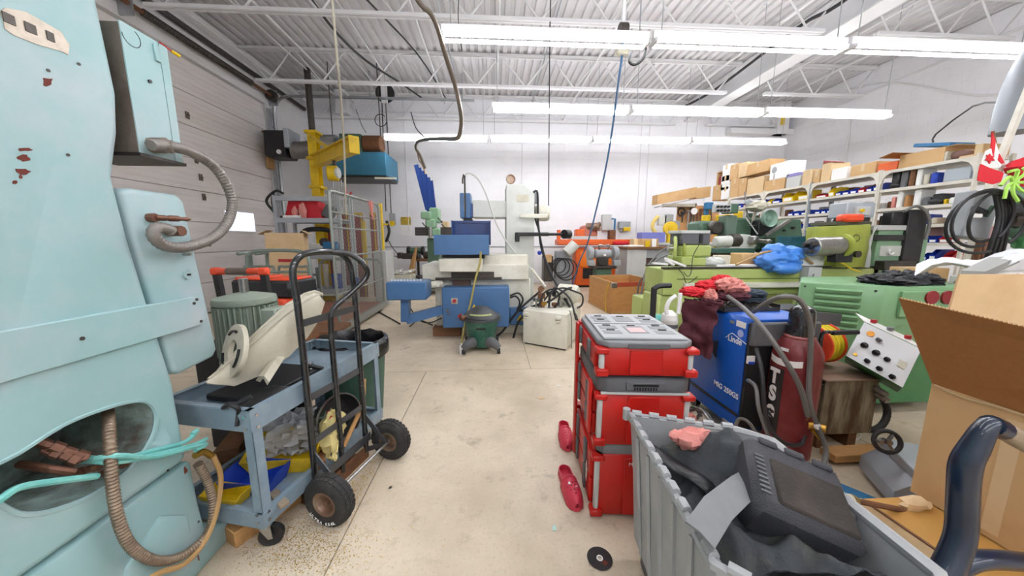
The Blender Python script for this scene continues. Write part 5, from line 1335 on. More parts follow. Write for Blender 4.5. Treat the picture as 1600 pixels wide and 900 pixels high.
for y0, y1 in ((.11, .25), (.34, .46)):
    MB(Mt).bx(.175, .275, y0, y1, zl + .0125, zl + .0135).done('recess_pad', mgrey_m, t3)
    MB(Mt).box((.225, y1, zl + .015), (.04, .01, .003)).done('cleat_slot', dark_m, t3)
MB(Mt).bx(.185, .265, .125, .21, zl + .014, zl + .0145).done('faded_sticker', mt('sticker_pink', hx('c9a5a6'), .6), t3)
MB(Mt).bx(.035, TW - .035, .29, .296, zl + .012, zl + .0135).done('lid_groove', dgrey_m, t3)
MB(Mt).bx(TW * .3, TW * .72, -.004, .006, .895, .92, .003).done('front_lip', dgrey_m, t3)
# left side: drawer fronts, latches, extending handle
for z0, z1, n in ((.03, .33, 2), (.42, .66, 2), (.775, .89, 1)):
    tt = t1 if z0 < .1 else t2 if z0 < .5 else t3
    h = (z1 - z0) / n
    for i in range(n):
        MB(Mt).bx(-.006, .014, .06, TL - .06, z0 + i * h + .008, z0 + (i + 1) * h - .008, .005).done('side_panel', red_m, tt)
        for y in (.14, .38): MB(Mt).bx(-.018, -.004, y, y + .05, z0 + i * h + .02, z0 + (i + 1) * h + .0, .004).done('latch', dgrey_m, tt)
MB(Mt).bx(-.03, -.012, TL - .12, TL - .06, .05, .9, .006).bx(-.03, -.012, .03, .08, .45, .72, .006).done('rail', red_m, t2)
MB(Mt).cyl((-.012, .1, .13), (-.012, .1, .25), .005, n=6).done('drawer_pull', chrome_m, t1)
text('Milwaukee', .028, Mt @ V((.17, .0005, .295)), (math.cos(-.095), math.sin(-.095), 0), (0, 0, 1), white_m, t1, 'badge_lettering')
# ---- red clogs
def clog(label, x, y, rz):
    t = thing('clog', label, 'clog', (x, y, 0), rz, 'red foam clogs')
    M = LM((x, y, 0), rz); L_ = .29
    prof_ = [(-.145, .026, 0), (-.13, .036, 0), (-.09, .038, .0), (-.02, .039, 0), (.05, .048, 0), (.1, .047, 0), (.13, .034, 0), (.148, .01, 0)]
    outl = [(a, w_) for a, w_, _ in prof_] + [(a, -w_) for a, w_, _ in reversed(prof_)]
    MB(M).prism([(w_, a, .002) for a, w_ in outl], (0, 0, .022)).bevel(.005, 2).done('sole', crocs_m, t)
    # upper toe box
    g = []
    for i in range(13):
        a = -.01 + .155 * i / 12; k = math.sqrt(max(0, 1 - (max(0, (a - .04)) / .108) ** 2)); w_ = .048 * k + .001; h = .02 + .05 * k
        g.append([V((w_ * math.cos(th), a, .018 + (h * math.sin(th)))) for th in [math.pi * j / 14 for j in range(15)]])
    MB(M).sheet(g, .006).done('upper', crocs_m, t)
    # heel wall
    g = []
    for i in range(15):
        th = math.pi * (1.0 + i / 14); x_ = .036 * math.cos(th); y_ = -.095 + .05 * math.sin(th)
        if i < 2: y_ = -.02 - i * .03
        if i > 12: y_ = -.02 - (14 - i) * .03
        g.append([V((x_, y_, .02)), V((x_ * 1.03, y_, .04)), V((x_ * 1.0, y_, .055))])
    MB(M).sheet(g, .005).done('heel_wall', crocs_m, t)
    MB(M).sheet([[V((.044 * math.cos(th), -.0 - .02 * math.sin(th) * 0, .04 + .055 * math.sin(th) - .0)), V((.044 * math.cos(th), -.02, .038 + .05 * math.sin(th)))] for th in [math.pi * j / 10 for j in range(11)]], .004).done('strap', crocs_m, t)
    b = MB(M)
    for (hx_, hy_) in ((-.02, .035), (0, .045), (.02, .035), (-.028, .06), (-.01, .062), (.01, .062), (.028, .06), (-.018, .085), (0, .088), (.018, .085), (0, .108)):
        k = math.sqrt(max(0, 1 - (max(0, (hy_ - .04)) / .108) ** 2)); w_ = .048 * k; h = .02 + .05 * k
        zz = .018 + h * math.sqrt(max(0, 1 - (hx_ / w_) ** 2)) + .003
        b.cyl((hx_, hy_, zz - .004), (hx_, hy_, zz + .0008), .0042, n=8)
    o = b.done('vent_holes', mt('hole_dark', hx('5a1420'), .8) if 'hole_dark' not in MATS else MATS['hole_dark'], t); o['kind'] = 'stuff'
    return t
cA_ = clog('red foam clog on the floor in front of its pair, toe to camera', .418, 1.62, math.pi + .05)
p = V((.43, 1.55, .086)); MB().box(p, (.026, .008, .003), .1, .001).done('white_charm', white_m, cA_); MB().cyl((.405, 1.575, .083), (.405, 1.575, .089), .008).done('round_charm', white_m, cA_)
clog('red foam clog farther back, half hidden by the tool boxes', .50, 2.1, math.pi - .1)
# cut-off disc and litter on the floor
cdk = az(937, 873, .002)
o = thing('cutting_disc', 'small dark abrasive cutting disc lying on the floor at bottom', 'disc', cdk)
MB().lathe([(.01, 0), (.053, 0), (.055, .003), (.01, .003), (.01, 0)], cdk, (0, 0, 1), 30).done('disc', dark_m, o)
MB().lathe([(.009, .003), (.014, .003), (.014, .0045), (.009, .0045), (.009, .003)], cdk, (0, 0, 1), 20).done('hub_ring', paper_m, o)
MB().lathe([(.016, .0032), (.037, .0032), (.037, .0038), (.016, .0038), (.016, .0032)], cdk, (0, 0, 1), 10, 5.0, 5.7).done('label_segment', chip_m, o)
for k, (px, py, w_, h_, m, lb) in enumerate(((880, 658, .045, .02, paper_m, 'small white paper scrap on the floor left of the rear clog'), (866, 825, .03, .02, mt('mint', hx('b9d8cf'), .6), 'tiny pale green chip on the floor near the front clog'), (874, 603, .03, .02, paper_m, 'tiny white scrap on the floor left of the tool boxes'), (846, 622, .05, .03, cardl_m, 'small tan cardboard scrap on the floor left of the tool boxes'), (610, 762, .02, .015, chrome_m, 'tiny shiny metal scrap on the floor by the axle'))):
    p = az(px, py, .003); o = MB().box(p, (w_, h_, .004), .5 + k, .001).done('floor_scrap', m); tag(o, lb, 'scrap')
# ---- grey tote
tt = thing('storage_tote', 'large grey plastic tote full of black cloth and a black case', 'tote', (.95, .85, 0))
rim = [V((.585, 1.285, .65)), V((.97, 1.15, .65)), V((1.05, 1.08, .65)), V((1.01, .58, .65)), V((.96, .53, .65)), V((.57, .575, .65)), V((.515, .63, .65))]
cen = sum(rim, V()) / len(rim); 
def ring(k, z): return [V((cen.x + (p.x - cen.x) * k, cen.y + (p.y - cen.y) * k, z)) for p in rim]
b = MB(); rs = [ring(.88, .1), ring(.93, .4), ring(.985, .62), ring(.985, .648), ring(.965, .648), ring(.91, .4), ring(.86, .12)]
rows = [[b.v(p) for p in r] for r in rs]; n = len(rim)
for A, B in zip(rows, rows[1:]):
    for i in range(n): b.f([A[i], A[(i + 1) % n], B[(i + 1) % n], B[i]])
b.f(rows[0]); b.f(rows[-1]); b.done('body', tote_m, tt, ang=20)
MB().prism(ring(.8, .001), (0, 0, .1)).done('dolly_base', dgrey_m, tt)
b = MB(); b.tube(ring(1.0, .642), .016, 6, 0, closed=True); b.done('rim', tote_m, tt)
for i in range(n):   # outside ribs and rim knuckles
    a, c_ = rim[i], rim[(i + 1) % n]; L_ = (c_ - a).length
    k = int(L_ / .11)
    for j in range(1, k + 1):
        p = a.lerp(c_, j / (k + 1)); q = cen + (p - cen) * 1.0
        top = V((cen.x + (p.x - cen.x) * .995, cen.y + (p.y - cen.y) * .995, .61)); bot = V((cen.x + (p.x - cen.x) * .885, cen.y + (p.y - cen.y) * .885, .11))
        MB().bar(bot, top, .012, .012).done('rib', tote_m, tt)
    if i in (4, 5, 6, 0):
        k = max(1, int(L_ / .06))
        for j in range(k):
            A = a.lerp(c_, (j + .15) / k); B = a.lerp(c_, (j + .7) / k); MB().cyl(A + V((0, 0, .006)), B + V((0, 0, .006)), .014, n=8).done('rim_knuckle', tote_m, tt)
MB().cyl(rim[0] + V((-.008, .012, -.03)), rim[0] + V((-.008, .012, .018)), .016, n=12).done('corner_boss', tote_m, tt)
# contents
cl1 = MB(); g = []
rr = random.Random(2)
for i in range(55):
    row = []
    for j in range(45):
        u, v = i / 54, j / 44
        x = .60 + .36 * u + .02 * math.sin(v * 5); y = 1.18 - .48 * v - .08 * u
        q = V((x * 6, y * 6, 1.3))
        z = .53 + .13 * math.exp(-((u - .62) ** 2 + (v - .25) ** 2) / .06) + .05 * (1 - 2.6 * abs(noise.noise(q))) + .03 * (1 - 2 * abs(noise.noise(q * 2.3))) - .1 * max(0, .2 - u) * 5
        row.append(V((x, y, z)))
    g.append(row)
cl1.sheet(g, .004); o = cl1.done('work_jacket', cloth_m, ang=80); tag(o, 'dusty black work jacket heaped in the grey tote', 'clothing')
p = V((.755, 1.11, .64)); o = MB().ball(p, (.05, .035, .035), 16, 10, nz=.35, seed=4).ball(p + V((-.05, .01, .01)), (.03, .02, .02), 10, 8, nz=.2, seed=1).ball(p + V((.04, -.02, .0)), (.03, .03, .04), 10, 8, nz=.3, seed=6).done('pink_rag', pink_m); tag(o, 'pink rag lying on the black jacket in the tote', 'rag')
o = MB().tube([(.60, 1.12, .6), (.66, 1.03, .585), (.7, .95, .59), (.76, .9, .54), (.84, .86, .56)], .03, 10, 5, flat=.35).done('nylon_strap', nylon_m); tag(o, 'shiny black nylon strap at the left inside the tote', 'strap')
ca = thing('hard_case', 'black moulded hard case with dusty lid standing in the tote', 'case', (1.0, .72, .3))
def cpt(px, py, Y): return ay(px, py, Y)
f = [cpt(1128, 838, .70), cpt(1180, 745, .98), cpt(1335, 800, .82), cpt(1316, 900, .58), cpt(1165, 868, .6)]
Rc = Matrix.Rotation(-.42, 3, 'Z') @ Matrix.Rotation(.28, 3, 'Y') @ Matrix.Rotation(.35, 3, 'X')
cc = ay(1228, 800, .84) + V((0, 0, .05))
MB().box(cc, (.27, .25, .15), Rc, .025).done('shell', case_m, ca)
MB().box(cc + Rc @ V((.015, -.025, .076)), (.19, .15, .015), Rc, .01).done('lid_recess', casel_m, ca)
for k in (-1, 0, 1): MB().box(cc + Rc @ V((.075 * k, .105, .078)), (.055, .025, .015), Rc, .006).done('moulded_rib', case_m, ca)
MB().box(cc + Rc @ V((.135, .02, .045)), (.03, .08, .03), Rc, .012).done('latch', dgrey_m, ca)
for k in range(9): MB().box(cc + Rc @ V((-.11, -.08 + .015 * k, .077)), (.025, .006, .005), Rc).done('grip_ridge', dgrey_m, ca)
bl = [cpt(1092, 842, .66), cpt(1120, 800, .73), cpt(1160, 765, .85), cpt(1210, 735, .98), cpt(1242, 738, 1.0), cpt(1250, 752, 1.0)]
g = []
for i, p in enumerate(bl):
    d = (bl[min(i + 1, 5)] - bl[max(i - 1, 0)]).normalized(); s_ = V((d.y, -d.x, -.35)).normalized()
    g.append([p - s_ * .035 + V((0, 0, .01)), p + V((0, 0, .018)), p + s_ * .035 + V((0, 0, .01))])
o = MB().sheet(g, .006).done('webbing_belt', belt_m); tag(o, 'wide grey belt strap across the black jacket and case', 'belt')
b = MB()
for k in range(11):
    a = .3 + k * .25; b.box(ay(1195, 722, 1.05) + V((.06 * math.cos(a), .05 * math.sin(a) * .4, .03 * math.sin(a))), (.008, .008, .014), None)
b.torus(ay(1190, 722, 1.06), (0, .5, 1), .055, .008, 20, 6)
o = b.done('toothed_strap', blackpl_m); tag(o, 'black toothed belt loop behind the grey strap in the tote', 'belt')
# threaded rod with nuts resting on case and box
rd = thing('threaded_rod', 'rusty threaded rod with big brass nut resting on the case', 'rod', ay(1360, 790, .85))
A = ay(1288, 773, .96); B = ay(1432, 801, 1.02)
MB().tube([A.lerp(B, i / 60) for i in range(61)], .0105, 8, 0, rib=.0035, ratio=.84).done('rod', rust_m, rd)
u = (B - A).normalized()
MB().lathe([(0, 0), (.02, 0), (.02, .018), (0, .018)], A.lerp(B, .27), u, 6).done('hex_nut', mt('nut_brassy', hx('a89464'), .35, .8), rd)
MB().cyl(A.lerp(B, .19), A.lerp(B, .26), .019, n=10).done('sealing_tape', cream_m, rd)
# ---- cardboard boxes, right foreground
def P3(px, py, Y): return ay(px, py, Y)
bb = thing('cardboard_box', 'tall open cardboard box at the right edge with its flap bent outward', 'cardboard box', (2.0, .78, .39))
x0, X1, Y0, Y1, zb0, zt, th = 1.68, 2.35, .42, 1.09, .39, .85, .006
b = MB(); b.bx(x0, X1, Y0, Y0 + th, zb0, zt).bx(x0, x0 + th, Y0 + th, Y1 - th, zb0, zt).bx(X1 - th, X1, Y0 + th, Y1 - th, zb0, zt).bx(x0, X1, Y1 - th, Y1, zb0, zt).bx(x0 + th, X1 - th, Y0 + th, Y1 - th, zb0, zb0 + .01)
b.done('body', card_m, bb)
f0, f1 = ax(1404, 466, 1.5), V((1.5, .40, 1.11)); fl_ = [V((x0, Y1, zt)), f0, f1, V((x0, Y0, zt))]
n_ = (fl_[1] - fl_[0]).cross(fl_[2] - fl_[0]).normalized()
MB().prism(fl_, n_ * .006).done('side_flap', cardd_m, bb)
A, B = f0, f1; k = 150; pts = [A.lerp(B, i / (k - 1)) + n_ * (.003 + (.0028 if i % 2 else -.0028)) + V((0, 0, .0012)) for i in range(k)]
MB().tube(pts, .0016, 4, 0).done('corrugated_edge', cardl_m, bb)
MB().prism([V((x0 + .03, Y1, zt)), P3(1484, 484, Y1), P3(1500, 429, Y1), V((2.35, Y1, 1.27)), V((2.35, Y1, zt))], (0, .006, 0)).done('back_flap', cardl_m, bb)
MB().tube([V((x0 - .002, Y1 - .01, zt - .002)), V((x0 - .003, 1.0, zt - .012)), V((x0 - .003, .9, zt - .004)), V((x0 - .002, .7, zt - .006))], .004, 5).done('torn_edge', tape_m, bb)
MB().bx(x0 - .0015, x0, .86, .90, zb0 + .02, zt - .03).done('crease', cardl_m, bb)
o = MB().bx(2.7, 3.2, 1.25, 1.62, 0, 1.2, .005).done('back_carton_stack', card_m); tag(o, 'cardboard carton stack behind the tall open box at the right edge', 'cardboard box')
b2 = thing('cardboard_box', 'low golden cardboard box under the tall open one behind the blue handle', 'cardboard box', (1.9, .75, 0))
MB().bx(1.44, 2.4, .42, 1.07, 0, .385, .003).done('body', mt('cardboard_gold', hx('b98b45'), .75, col2=hx('a87c3a'), sc_=3), b2)
MB().prism([V((1.44, 1.07, .386)), V((1.44, .5, .386)), V((1.40, .5, .30)), V((1.405, 1.05, .30))], (.004, 0, 0)).done('flap', cardl_m, b2)
MB().tube([V((1.44, 1.06, .388)), V((1.445, .8, .39)), V((1.44, .5, .388))], .005, 5, 3).done('torn_edge', dwood_m, b2)
MB().ball(V((1.6, 1.02, .4)), (.05, .025, .02), 10, 6, nz=.3).done('torn_paper', cardl_m, b2)
# blue tubular handle with worn wooden grip
bh = thing('hand_truck', 'glossy blue steel handle with worn wooden grip at bottom right', 'hand truck', (1.35, .62, 0))
q = [(1560, 662, .66), (1542, 668, .66), (1522, 700, .66), (1508, 730, .66), (1504, 790, .66), (1500, 840, .65), (1482, 885, .64), (1455, 930, .63), (1440, 1000, .62)]
MB().tube(vpath(q), [.017, .02, .025, .027, .027, .027, .028, .028, .028], 12, 5).done('curved_tube', bluep_m, bh)
A, B = P3(1558, 668, .66), P3(1640, 712, .66)
MB().tube([A, A.lerp(B, .5), B], [.021, .023, .021], 14, 3).done('wooden_grip', grip_m, bh)
MB().cyl(P3(1548, 664, .66), A + (B - A).normalized() * .012, .024, n=14).done('ferrule', bluep_m, bh)
MB().tube(vpath([(1488, 905, .64), (1500, 885, .64), (1540, 874, .64), (1620, 880, .64), (1700, 890, .64)]), .022, 10, 4).done('lower_tube', bluep_m, bh)
MB().bar((1.22, .63, .0), vpath([(1440, 1000, .62)])[0], .04, .03).done('frame_rail', bluep_m, bh)
# ---- welder
WX, WY0, WY1, WZ0, WZ1 = 1.65, 1.975, 2.56, .1, .88
wd = thing('welding_machine', 'blue and black wire-feed welding machine on wheels', 'welder', (1.9, 2.27, 0))
b = MB(); b.prism([(WX, WY0, WZ0), (WX, WY0, WZ1 - .03), (WX + .04, WY0, WZ1), (WX + .48, WY0, WZ1), (WX + .48, WY0, WZ0)], (0, WY1 - WY0, 0)); b.bevel(.006, 1); b.done('blue_shell', linde_m, wd)
MB().bx(WX + .008, WX + .47, WY0 - .02, WY0, WZ0 + .02, WZ1 - .02, .006).done('front_panel', blackpl_m, wd)
MB().bx(WX + .004, WX + .47, WY0 - .05, WY0 - .02, WZ1 - .17, WZ1 - .012, .01).done('front_hood', dgrey_m, wd)
MB().bx(WX - .004, WX, WY0, WY1, WZ0 + .1, WZ0 + .12).done('side_rail', dark_m, wd)
b = MB(); b.bx(WX - .05, WX - .003, WY0 + .25, WY0 + .56, .60, .612).bx(WX - .052, WX - .044, WY0 + .25, WY0 + .56, .60, .66); b.prism([(WX - .05, WY0 + .25, .6), (WX - .003, WY0 + .25, .6), (WX - .003, WY0 + .25, .52)], (0, .008, 0)); b.bx(WX - .05, WX - .003, WY0 + .245, WY0 + .25, .6, .66); b.done('side_bracket', dark_m, wd)
MB().bx(WX - .042, WX - .004, WY0 + .27, WY0 + .55, .613, .63).done('bracket_pad', steel_m, wd)
nx = (0, -1, 0)
p = ax(1115, 600, WX - .001); text('MIG 250GS', .052, p, nx, (0, 0, 1), white_m, wd, 'model_lettering', bold=.001)
p = ax(1137, 531, WX - .001); text('Linde', .062, p, nx, (0, 0, 1), white_m, wd, 'maker_lettering', bold=.0012, sx=.95)
MB().tube([ax(1134, 527, WX - .002), ax(1143, 521, WX - .002), ax(1150, 525, WX - .002), ax(1166, 538, WX - .002)], .0025, 5).done('logo_swash', white_m, wd)
p = ax(1158, 507, WX - .002); MB().box(p, (.002, .085, .04)).done('white_label', paper_m, wd)
p = ax(1157, 519, WX - .002); MB().cyl(p + V((.0015, .0, -.01)), p + V((-.0, .0, -.01)), .026, n=20).done('round_sticker', mt('sticker', hx('a9b3e0'), .5), wd)
p = ax(1144, 503, WX - .002); MB().box(p, (.002, .04, .02)).done('small_label', mgrey_m, wd)
p = ay(1173, 562, WY0 - .03); MB().box(p, (.05, .01, .05)).done('switch_label', paper_m, wd); MB().box(p + V((0, -.008, -.02)), (.035, .012, .016)).done('rocker_switch', bbin_m, wd)
p = ay(1168, 594, WY0 - .03); MB().cyl(p, p + V((0, -.05, 0)), .012).done('gas_fitting', bluer_m, wd)
for x in (WX + .05, WX + .43):
    for y in (WY0 + .06, WY1 - .06): MB().cyl((x - .02, y, .05), (x + .02, y, .05), .048, n=16).bx(x - .03, x + .03, y - .03, y + .03, .07, .1).done('caster', dark_m, wd)
# gravel-like debris tray on top
tr = MB(); tr.bx(WX + .0, WX + .42, WY0 + .22, WY1, WZ1 + .001, WZ1 + .006); tr.bx(WX, WX + .006, WY0 + .22, WY1, WZ1 + .006, WZ1 + .035); tr.bx(WX + .414, WX + .42, WY0 + .22, WY1, WZ1 + .006, WZ1 + .05); tr.bx(WX, WX + .42, WY0 + .22, WY0 + .226, WZ1 + .006, WZ1 + .03)
o = tr.done('metal_tray', dsteel_m); tag(o, 'shallow dark tray of metal scraps on top of the welder', 'tray')
b = MB(); rr = random.Random(9)
for i in range(420): b.box((WX + rr.uniform(.02, .4), WY0 + rr.uniform(.25, .56), WZ1 + .012 + rr.uniform(0, .02)), (rr.uniform(.006, .02), rr.uniform(.004, .012), .004), Matrix.Rotation(rr.uniform(0, 3), 3, V((rr.random(), rr.random(), 1))))
o = b.done('metal_scraps', peg_m, bpy.data.objects['metal_tray']); o['kind'] = 'stuff'
# rags on the welder
def rag(pts, w_, m, label, nm='rag', seed=0, th=.005, amp=.02, up_=(0, 0, 1)):
    g = []; P = [V(p) for p in pts]; n = len(P); N = 22; K = 12
    for i in range(N):
        t = i / (N - 1) * (n - 1); j = min(int(t), n - 2); c = P[j].lerp(P[j + 1], t - j)
        d = (P[j + 1] - P[j]).normalized(); s_ = d.cross(V(up_)); s_ = s_.normalized() if s_.length > .05 else V((0, 1, 0))
        s_ = V(w_) if isinstance(w_, tuple) and len(w_) == 3 else s_ * w_
        row = []
        for k in range(K):
            q = c + s_ * (k / (K - 1) - .5); nn = noise.noise(q * 14 + V((seed, 0, 0))); n2 = abs(noise.noise(q * 22 + V((0, seed, 0))))
            o_ = d.cross(s_).normalized(); row.append(q + o_ * (amp * (nn * 1.6 - n2)))
        g.append(row)
    o = MB().sheet(g, th).done(nm, m, ang=80); tag(o, label, 'rag'); return o
rag([P3(1092, 470, 2.3), P3(1090, 500, 2.28), P3(1086, 525, 2.26), P3(1086, 552, 2.26)], (.1, -.24, 0), mar_cl, 'maroon cloth draped down the side of the welder', seed=3, amp=.03)
def heap(cs_, m, label, seed, nz=.3):
    b = MB()
    for i, (c, r) in enumerate(cs_): b.ball(c, V(r) * .92, 40, 22, nz=nz, ns=3.2, seed=seed + i)
    o = b.done('rag', m, ang=80); tag(o, label, 'rag'); return o
heap([(P3(1085, 456, 2.42), (.09, .09, .035)), (P3(1108, 447, 2.42), (.09, .07, .04)), (P3(1128, 440, 2.45), (.08, .06, .045))], redc_m, 'bright red cloth heaped on top of the welder', 2)
heap([(P3(1140, 446, 2.34), (.09, .07, .05)), (P3(1110, 466, 2.3), (.035, .05, .06)), (P3(1155, 452, 2.36), (.06, .05, .035))], pink_m, 'salmon pink rag with holes on top of the welder', 5, .35)
heap([(P3(1140, 462, 2.33), (.13, .08, .035)), (P3(1112, 472, 2.28), (.06, .08, .03))], mar_cl, 'maroon cloth under the pink rag on the welder', 8)
heap([(P3(1172, 458, 2.42), (.11, .08, .03)), (P3(1170, 468, 2.4), (.12, .06, .025))], jean_m, 'dark denim cloth right of the pink rag on the welder', 11)
# ---- gas cylinder
gc = V((1.905, 1.86, 0)); R_ = .128
cy = thing('gas_cylinder', 'maroon gas cylinder with black cap standing before the welder', 'gas cylinder', gc)
MB().lathe([(0, .01), (R_ - .02, .01), (R_, .03), (R_, .66), (R_ * .97, .70), (R_ * .85, .745), (R_ * .66, .785), (.07, .80), (.065, .815), (0, .815)], gc, (0, 0, 1), 40).done('bottle', maroon_m, cy)
MB().lathe([(.07, .80), (.068, .82), (.066, .93), (.062, .965), (.05, .985), (.02, .995), (0, .995)], gc, (0, 0, 1), 28).done('valve_cap', truck_m, cy)
MB().lathe([(.078, .79), (.08, .80), (.072, .81)], gc, (0, 0, 1), 28).done('neck_ring', mt('neck', hx('8d4a44'), .4), cy)
def cylang(px, py):
    p = ay(px, py, gc.y - R_ * .7); return p
a_c = math.atan2(-gc.y, -gc.x)   # direction toward camera
def oncyl(da, z, r=R_ + .0012): return gc + V((math.cos(a_c + da) * r, math.sin(a_c + da) * r, z))
def patch(da0, da1, z0, z1, m, nm, r=R_ + .0012, sag=0):
    g = []
    for i in range(13):
        t = i / 12; da = da0 + (da1 - da0) * t; s_ = sag * (1 - (2 * t - 1) ** 2)
        g.append([oncyl(da, z0 - s_, r), oncyl(da, z1 - s_, r)])
    return MB().sheet(g, .0012).done(nm, m, cy)
patch(-1.2, .25, .635, .675, paper_m, 'shoulder_label', sag=.012)
patch(-.75, -.35, .715, .735, paper_m, 'oval_label', R_ * .93)
patch(-1.2, -.38, .16, .60, dark_m, 'black_band')
for i, (ch, z) in enumerate((('T', .50), ('S', .385), ('e', .275))):
    da = -.78; c = oncyl(da, z, R_ + .0035); tn = V((-math.sin(a_c + da), math.cos(a_c + da), 0))
    text(ch, .13 if ch != 'e' else .15, c - tn * 0, tn, (0, 0, 1), white_m, cy, 'band_letter', .001, .006, 'CENTER', .8)
# black thick cables around the cylinder and over the welder
def cable(pts, r, m, label, cat='cable', nm='cable'):
    o = MB().tube(vpath(pts), r, 8, 6).done(nm, m); tag(o, label, cat); return o
cable([(1137, 463, 2.2), (1160, 480, 2.05), (1190, 510, 1.8), (1225, 560, 1.68), (1250, 605, 1.66), (1262, 650, 1.68)], .014, cableG_m, 'thick grey welding cable crossing from the rags past the cylinder')
cable([(1178, 487, 2.0), (1200, 472, 1.78), (1225, 463, 1.68), (1250, 470, 1.68), (1266, 505, 1.7), (1266, 560, 1.72), (1264, 620, 1.7), (1275, 660, 1.7), (1290, 700, 1.68), (1285, 728, 1.62), (1258, 740, 1.5)], .014, cableG_m, 'thick grey cable looping over the black cylinder cap')
cable([(1182, 545, 1.88), (1190, 580, 1.72), (1195, 640, 1.66), (1205, 672, 1.64), (1225, 692, 1.66), (1250, 695, 1.72), (1258, 680, 1.74)], .012, cableB_m, 'black hose hanging from the welder front across the cylinder')
cable([(1170, 594, 1.9), (1181, 606, 1.8), (1186, 640, 1.7), (1200, 680, 1.66), (1212, 705, 1.66)], .011, cableG_m, 'grey gas hose with metal clip from the welder front')
for k, q in enumerate(([(1078, 642, 2.3), (1095, 640, 2.2), (1110, 658, 2.1), (1130, 672, 2.0)], [(1088, 655, 2.25), (1100, 642, 2.2), (1120, 668, 2.05), (1140, 678, 1.95)], [(1130, 655, 2.1), (1150, 672, 1.95), (1165, 690, 1.9)], [(1148, 668, 1.95), (1155, 655, 1.95), (1170, 660, 1.9), (1190, 690, 1.85)], [(1072, 650, 2.3), (1083, 636, 2.3), (1096, 650, 2.2)])):
    cable(q, .011, cableG_m if k % 2 else steel_m, f'coiled grey welding lead behind the tote, {ORD[k]} strand from left', nm='welding_lead')
o = heap([(az(1077, 655, .04), (.045, .04, .045))], pink_m, 'small pink rag on the floor between tool boxes and welder', 3)
rg = thing('gas_regulator', 'brass gas regulator with gauges hanging beside the cylinder', 'regulator', ay(1262, 668, 1.74))
p = ay(1262, 664, 1.74); MB().cyl(p, p + V((.03, -.02, 0)), .022, n=16).done('body', brass_m, rg)
MB().cyl(p + V((.05, -.03, .0)), p + V((.065, -.05, .0)), .024, n=18).done('gauge', brass_m, rg); MB().cyl(p + V((.01, -.04, .02)), p + V((.012, -.055, .02)), .018, n=16).done('gauge', white_m, rg)
MB().cyl(p + V((.01, -.02, -.02)), p + V((.05, -.04, -.075)), .011, .006, n=10).done('outlet', brass_m, rg); MB().cyl(p + V((-.02, 0, .03)), p + V((0, 0, .06)), .01).done('stem', rust_m, rg)
# ---- rusty tank with cable reel on top
kt = thing('oily_tank', 'rust streaked square steel tank under the cable reel', 'tank', (2.33, 2.05, .0))
MB().bx(2.13, 2.5, 1.86, 2.3, .12, .50, .006).done('tank_body', tank_m, kt); MB().bx(2.11, 2.53, 1.84, 2.32, .50, .512, .003).done('top_plate', mt('top_rust', hx('8f7766'), .5, col2=hx('6b5040'), sc_=6), kt)
for dz, dx in ((.44, .0), (.40, .05)): MB().cyl((2.47 + dx * .3, 1.86, dz), (2.48 + dx * .3, 1.80, dz - .02), .02).done('pipe_elbow', grime_m, kt)
for x in (2.2, 2.42): MB().bx(x - .03, x + .03, 1.9, 2.25, .0, .12).done('foot', dwood_m, kt)
rl = thing('cable_reel', 'orange cable reel wound with yellow cable on a black tube stand', 'cable reel', (2.3, 2.08, .512))
rc = V((2.30, 2.12, .665)); axr = V((1, .25, 0)).normalized()
MB().lathe([(.02, -.075), (.14, -.075), (.145, -.07), (.14, -.065), (.02, -.065)], rc, axr, 32).lathe([(.02, .065), (.14, .065), (.145, .07), (.14, .075), (.02, .075)], rc, axr, 32).cyl(rc - axr * .08, rc + axr * .08, .05).done('drum_flanges', orange_m, rl)
for k in range(6): MB().torus(rc + axr * (-.052 + .021 * k), axr, .118 + .008 * (k % 2), .0105, 32, 8).done('cable_turn', cableY_m if k != 0 else cableO_m, rl)
MB().tube(vpath([(1336, 521, 1.9), (1300, 519, 1.9), (1284, 523, 1.9), (1281, 560, 1.9), (1278, 596, 1.88), (1292, 600, 1.88), (1330, 596, 1.9), (1322, 585, 2.0), (1300, 580, 2.1)]), .011, 8, 3).done('stand_tube', truck_m, rl)
MB().cyl(ay(1300, 520, 1.9), ay(1340, 519, 1.9), .016, n=10).done('hand_grip', blackpl_m, rl)
# dark steel angle behind the cylinder
A = ay(1248, 494, 2.15); B = ay(1313, 500, 2.1)
o = MB().bar(A, B, .01, .085).bar(A - V((0, -.04, .04)), B - V((0, -.04, .04)), .08, .008).done('steel_angle', mt('angle_grey', hx('55555a'), .5), None); tag(o, 'dark grey steel angle bar lying behind the gas cylinder cap', 'steel angle')
o = MB().bx(2.0, 2.5, 2.34, 2.56, 0, .86, .01).done('black_cabinet', dark_m); tag(o, 'low black cabinet behind the gas cylinder supporting the steel angle', 'cabinet')
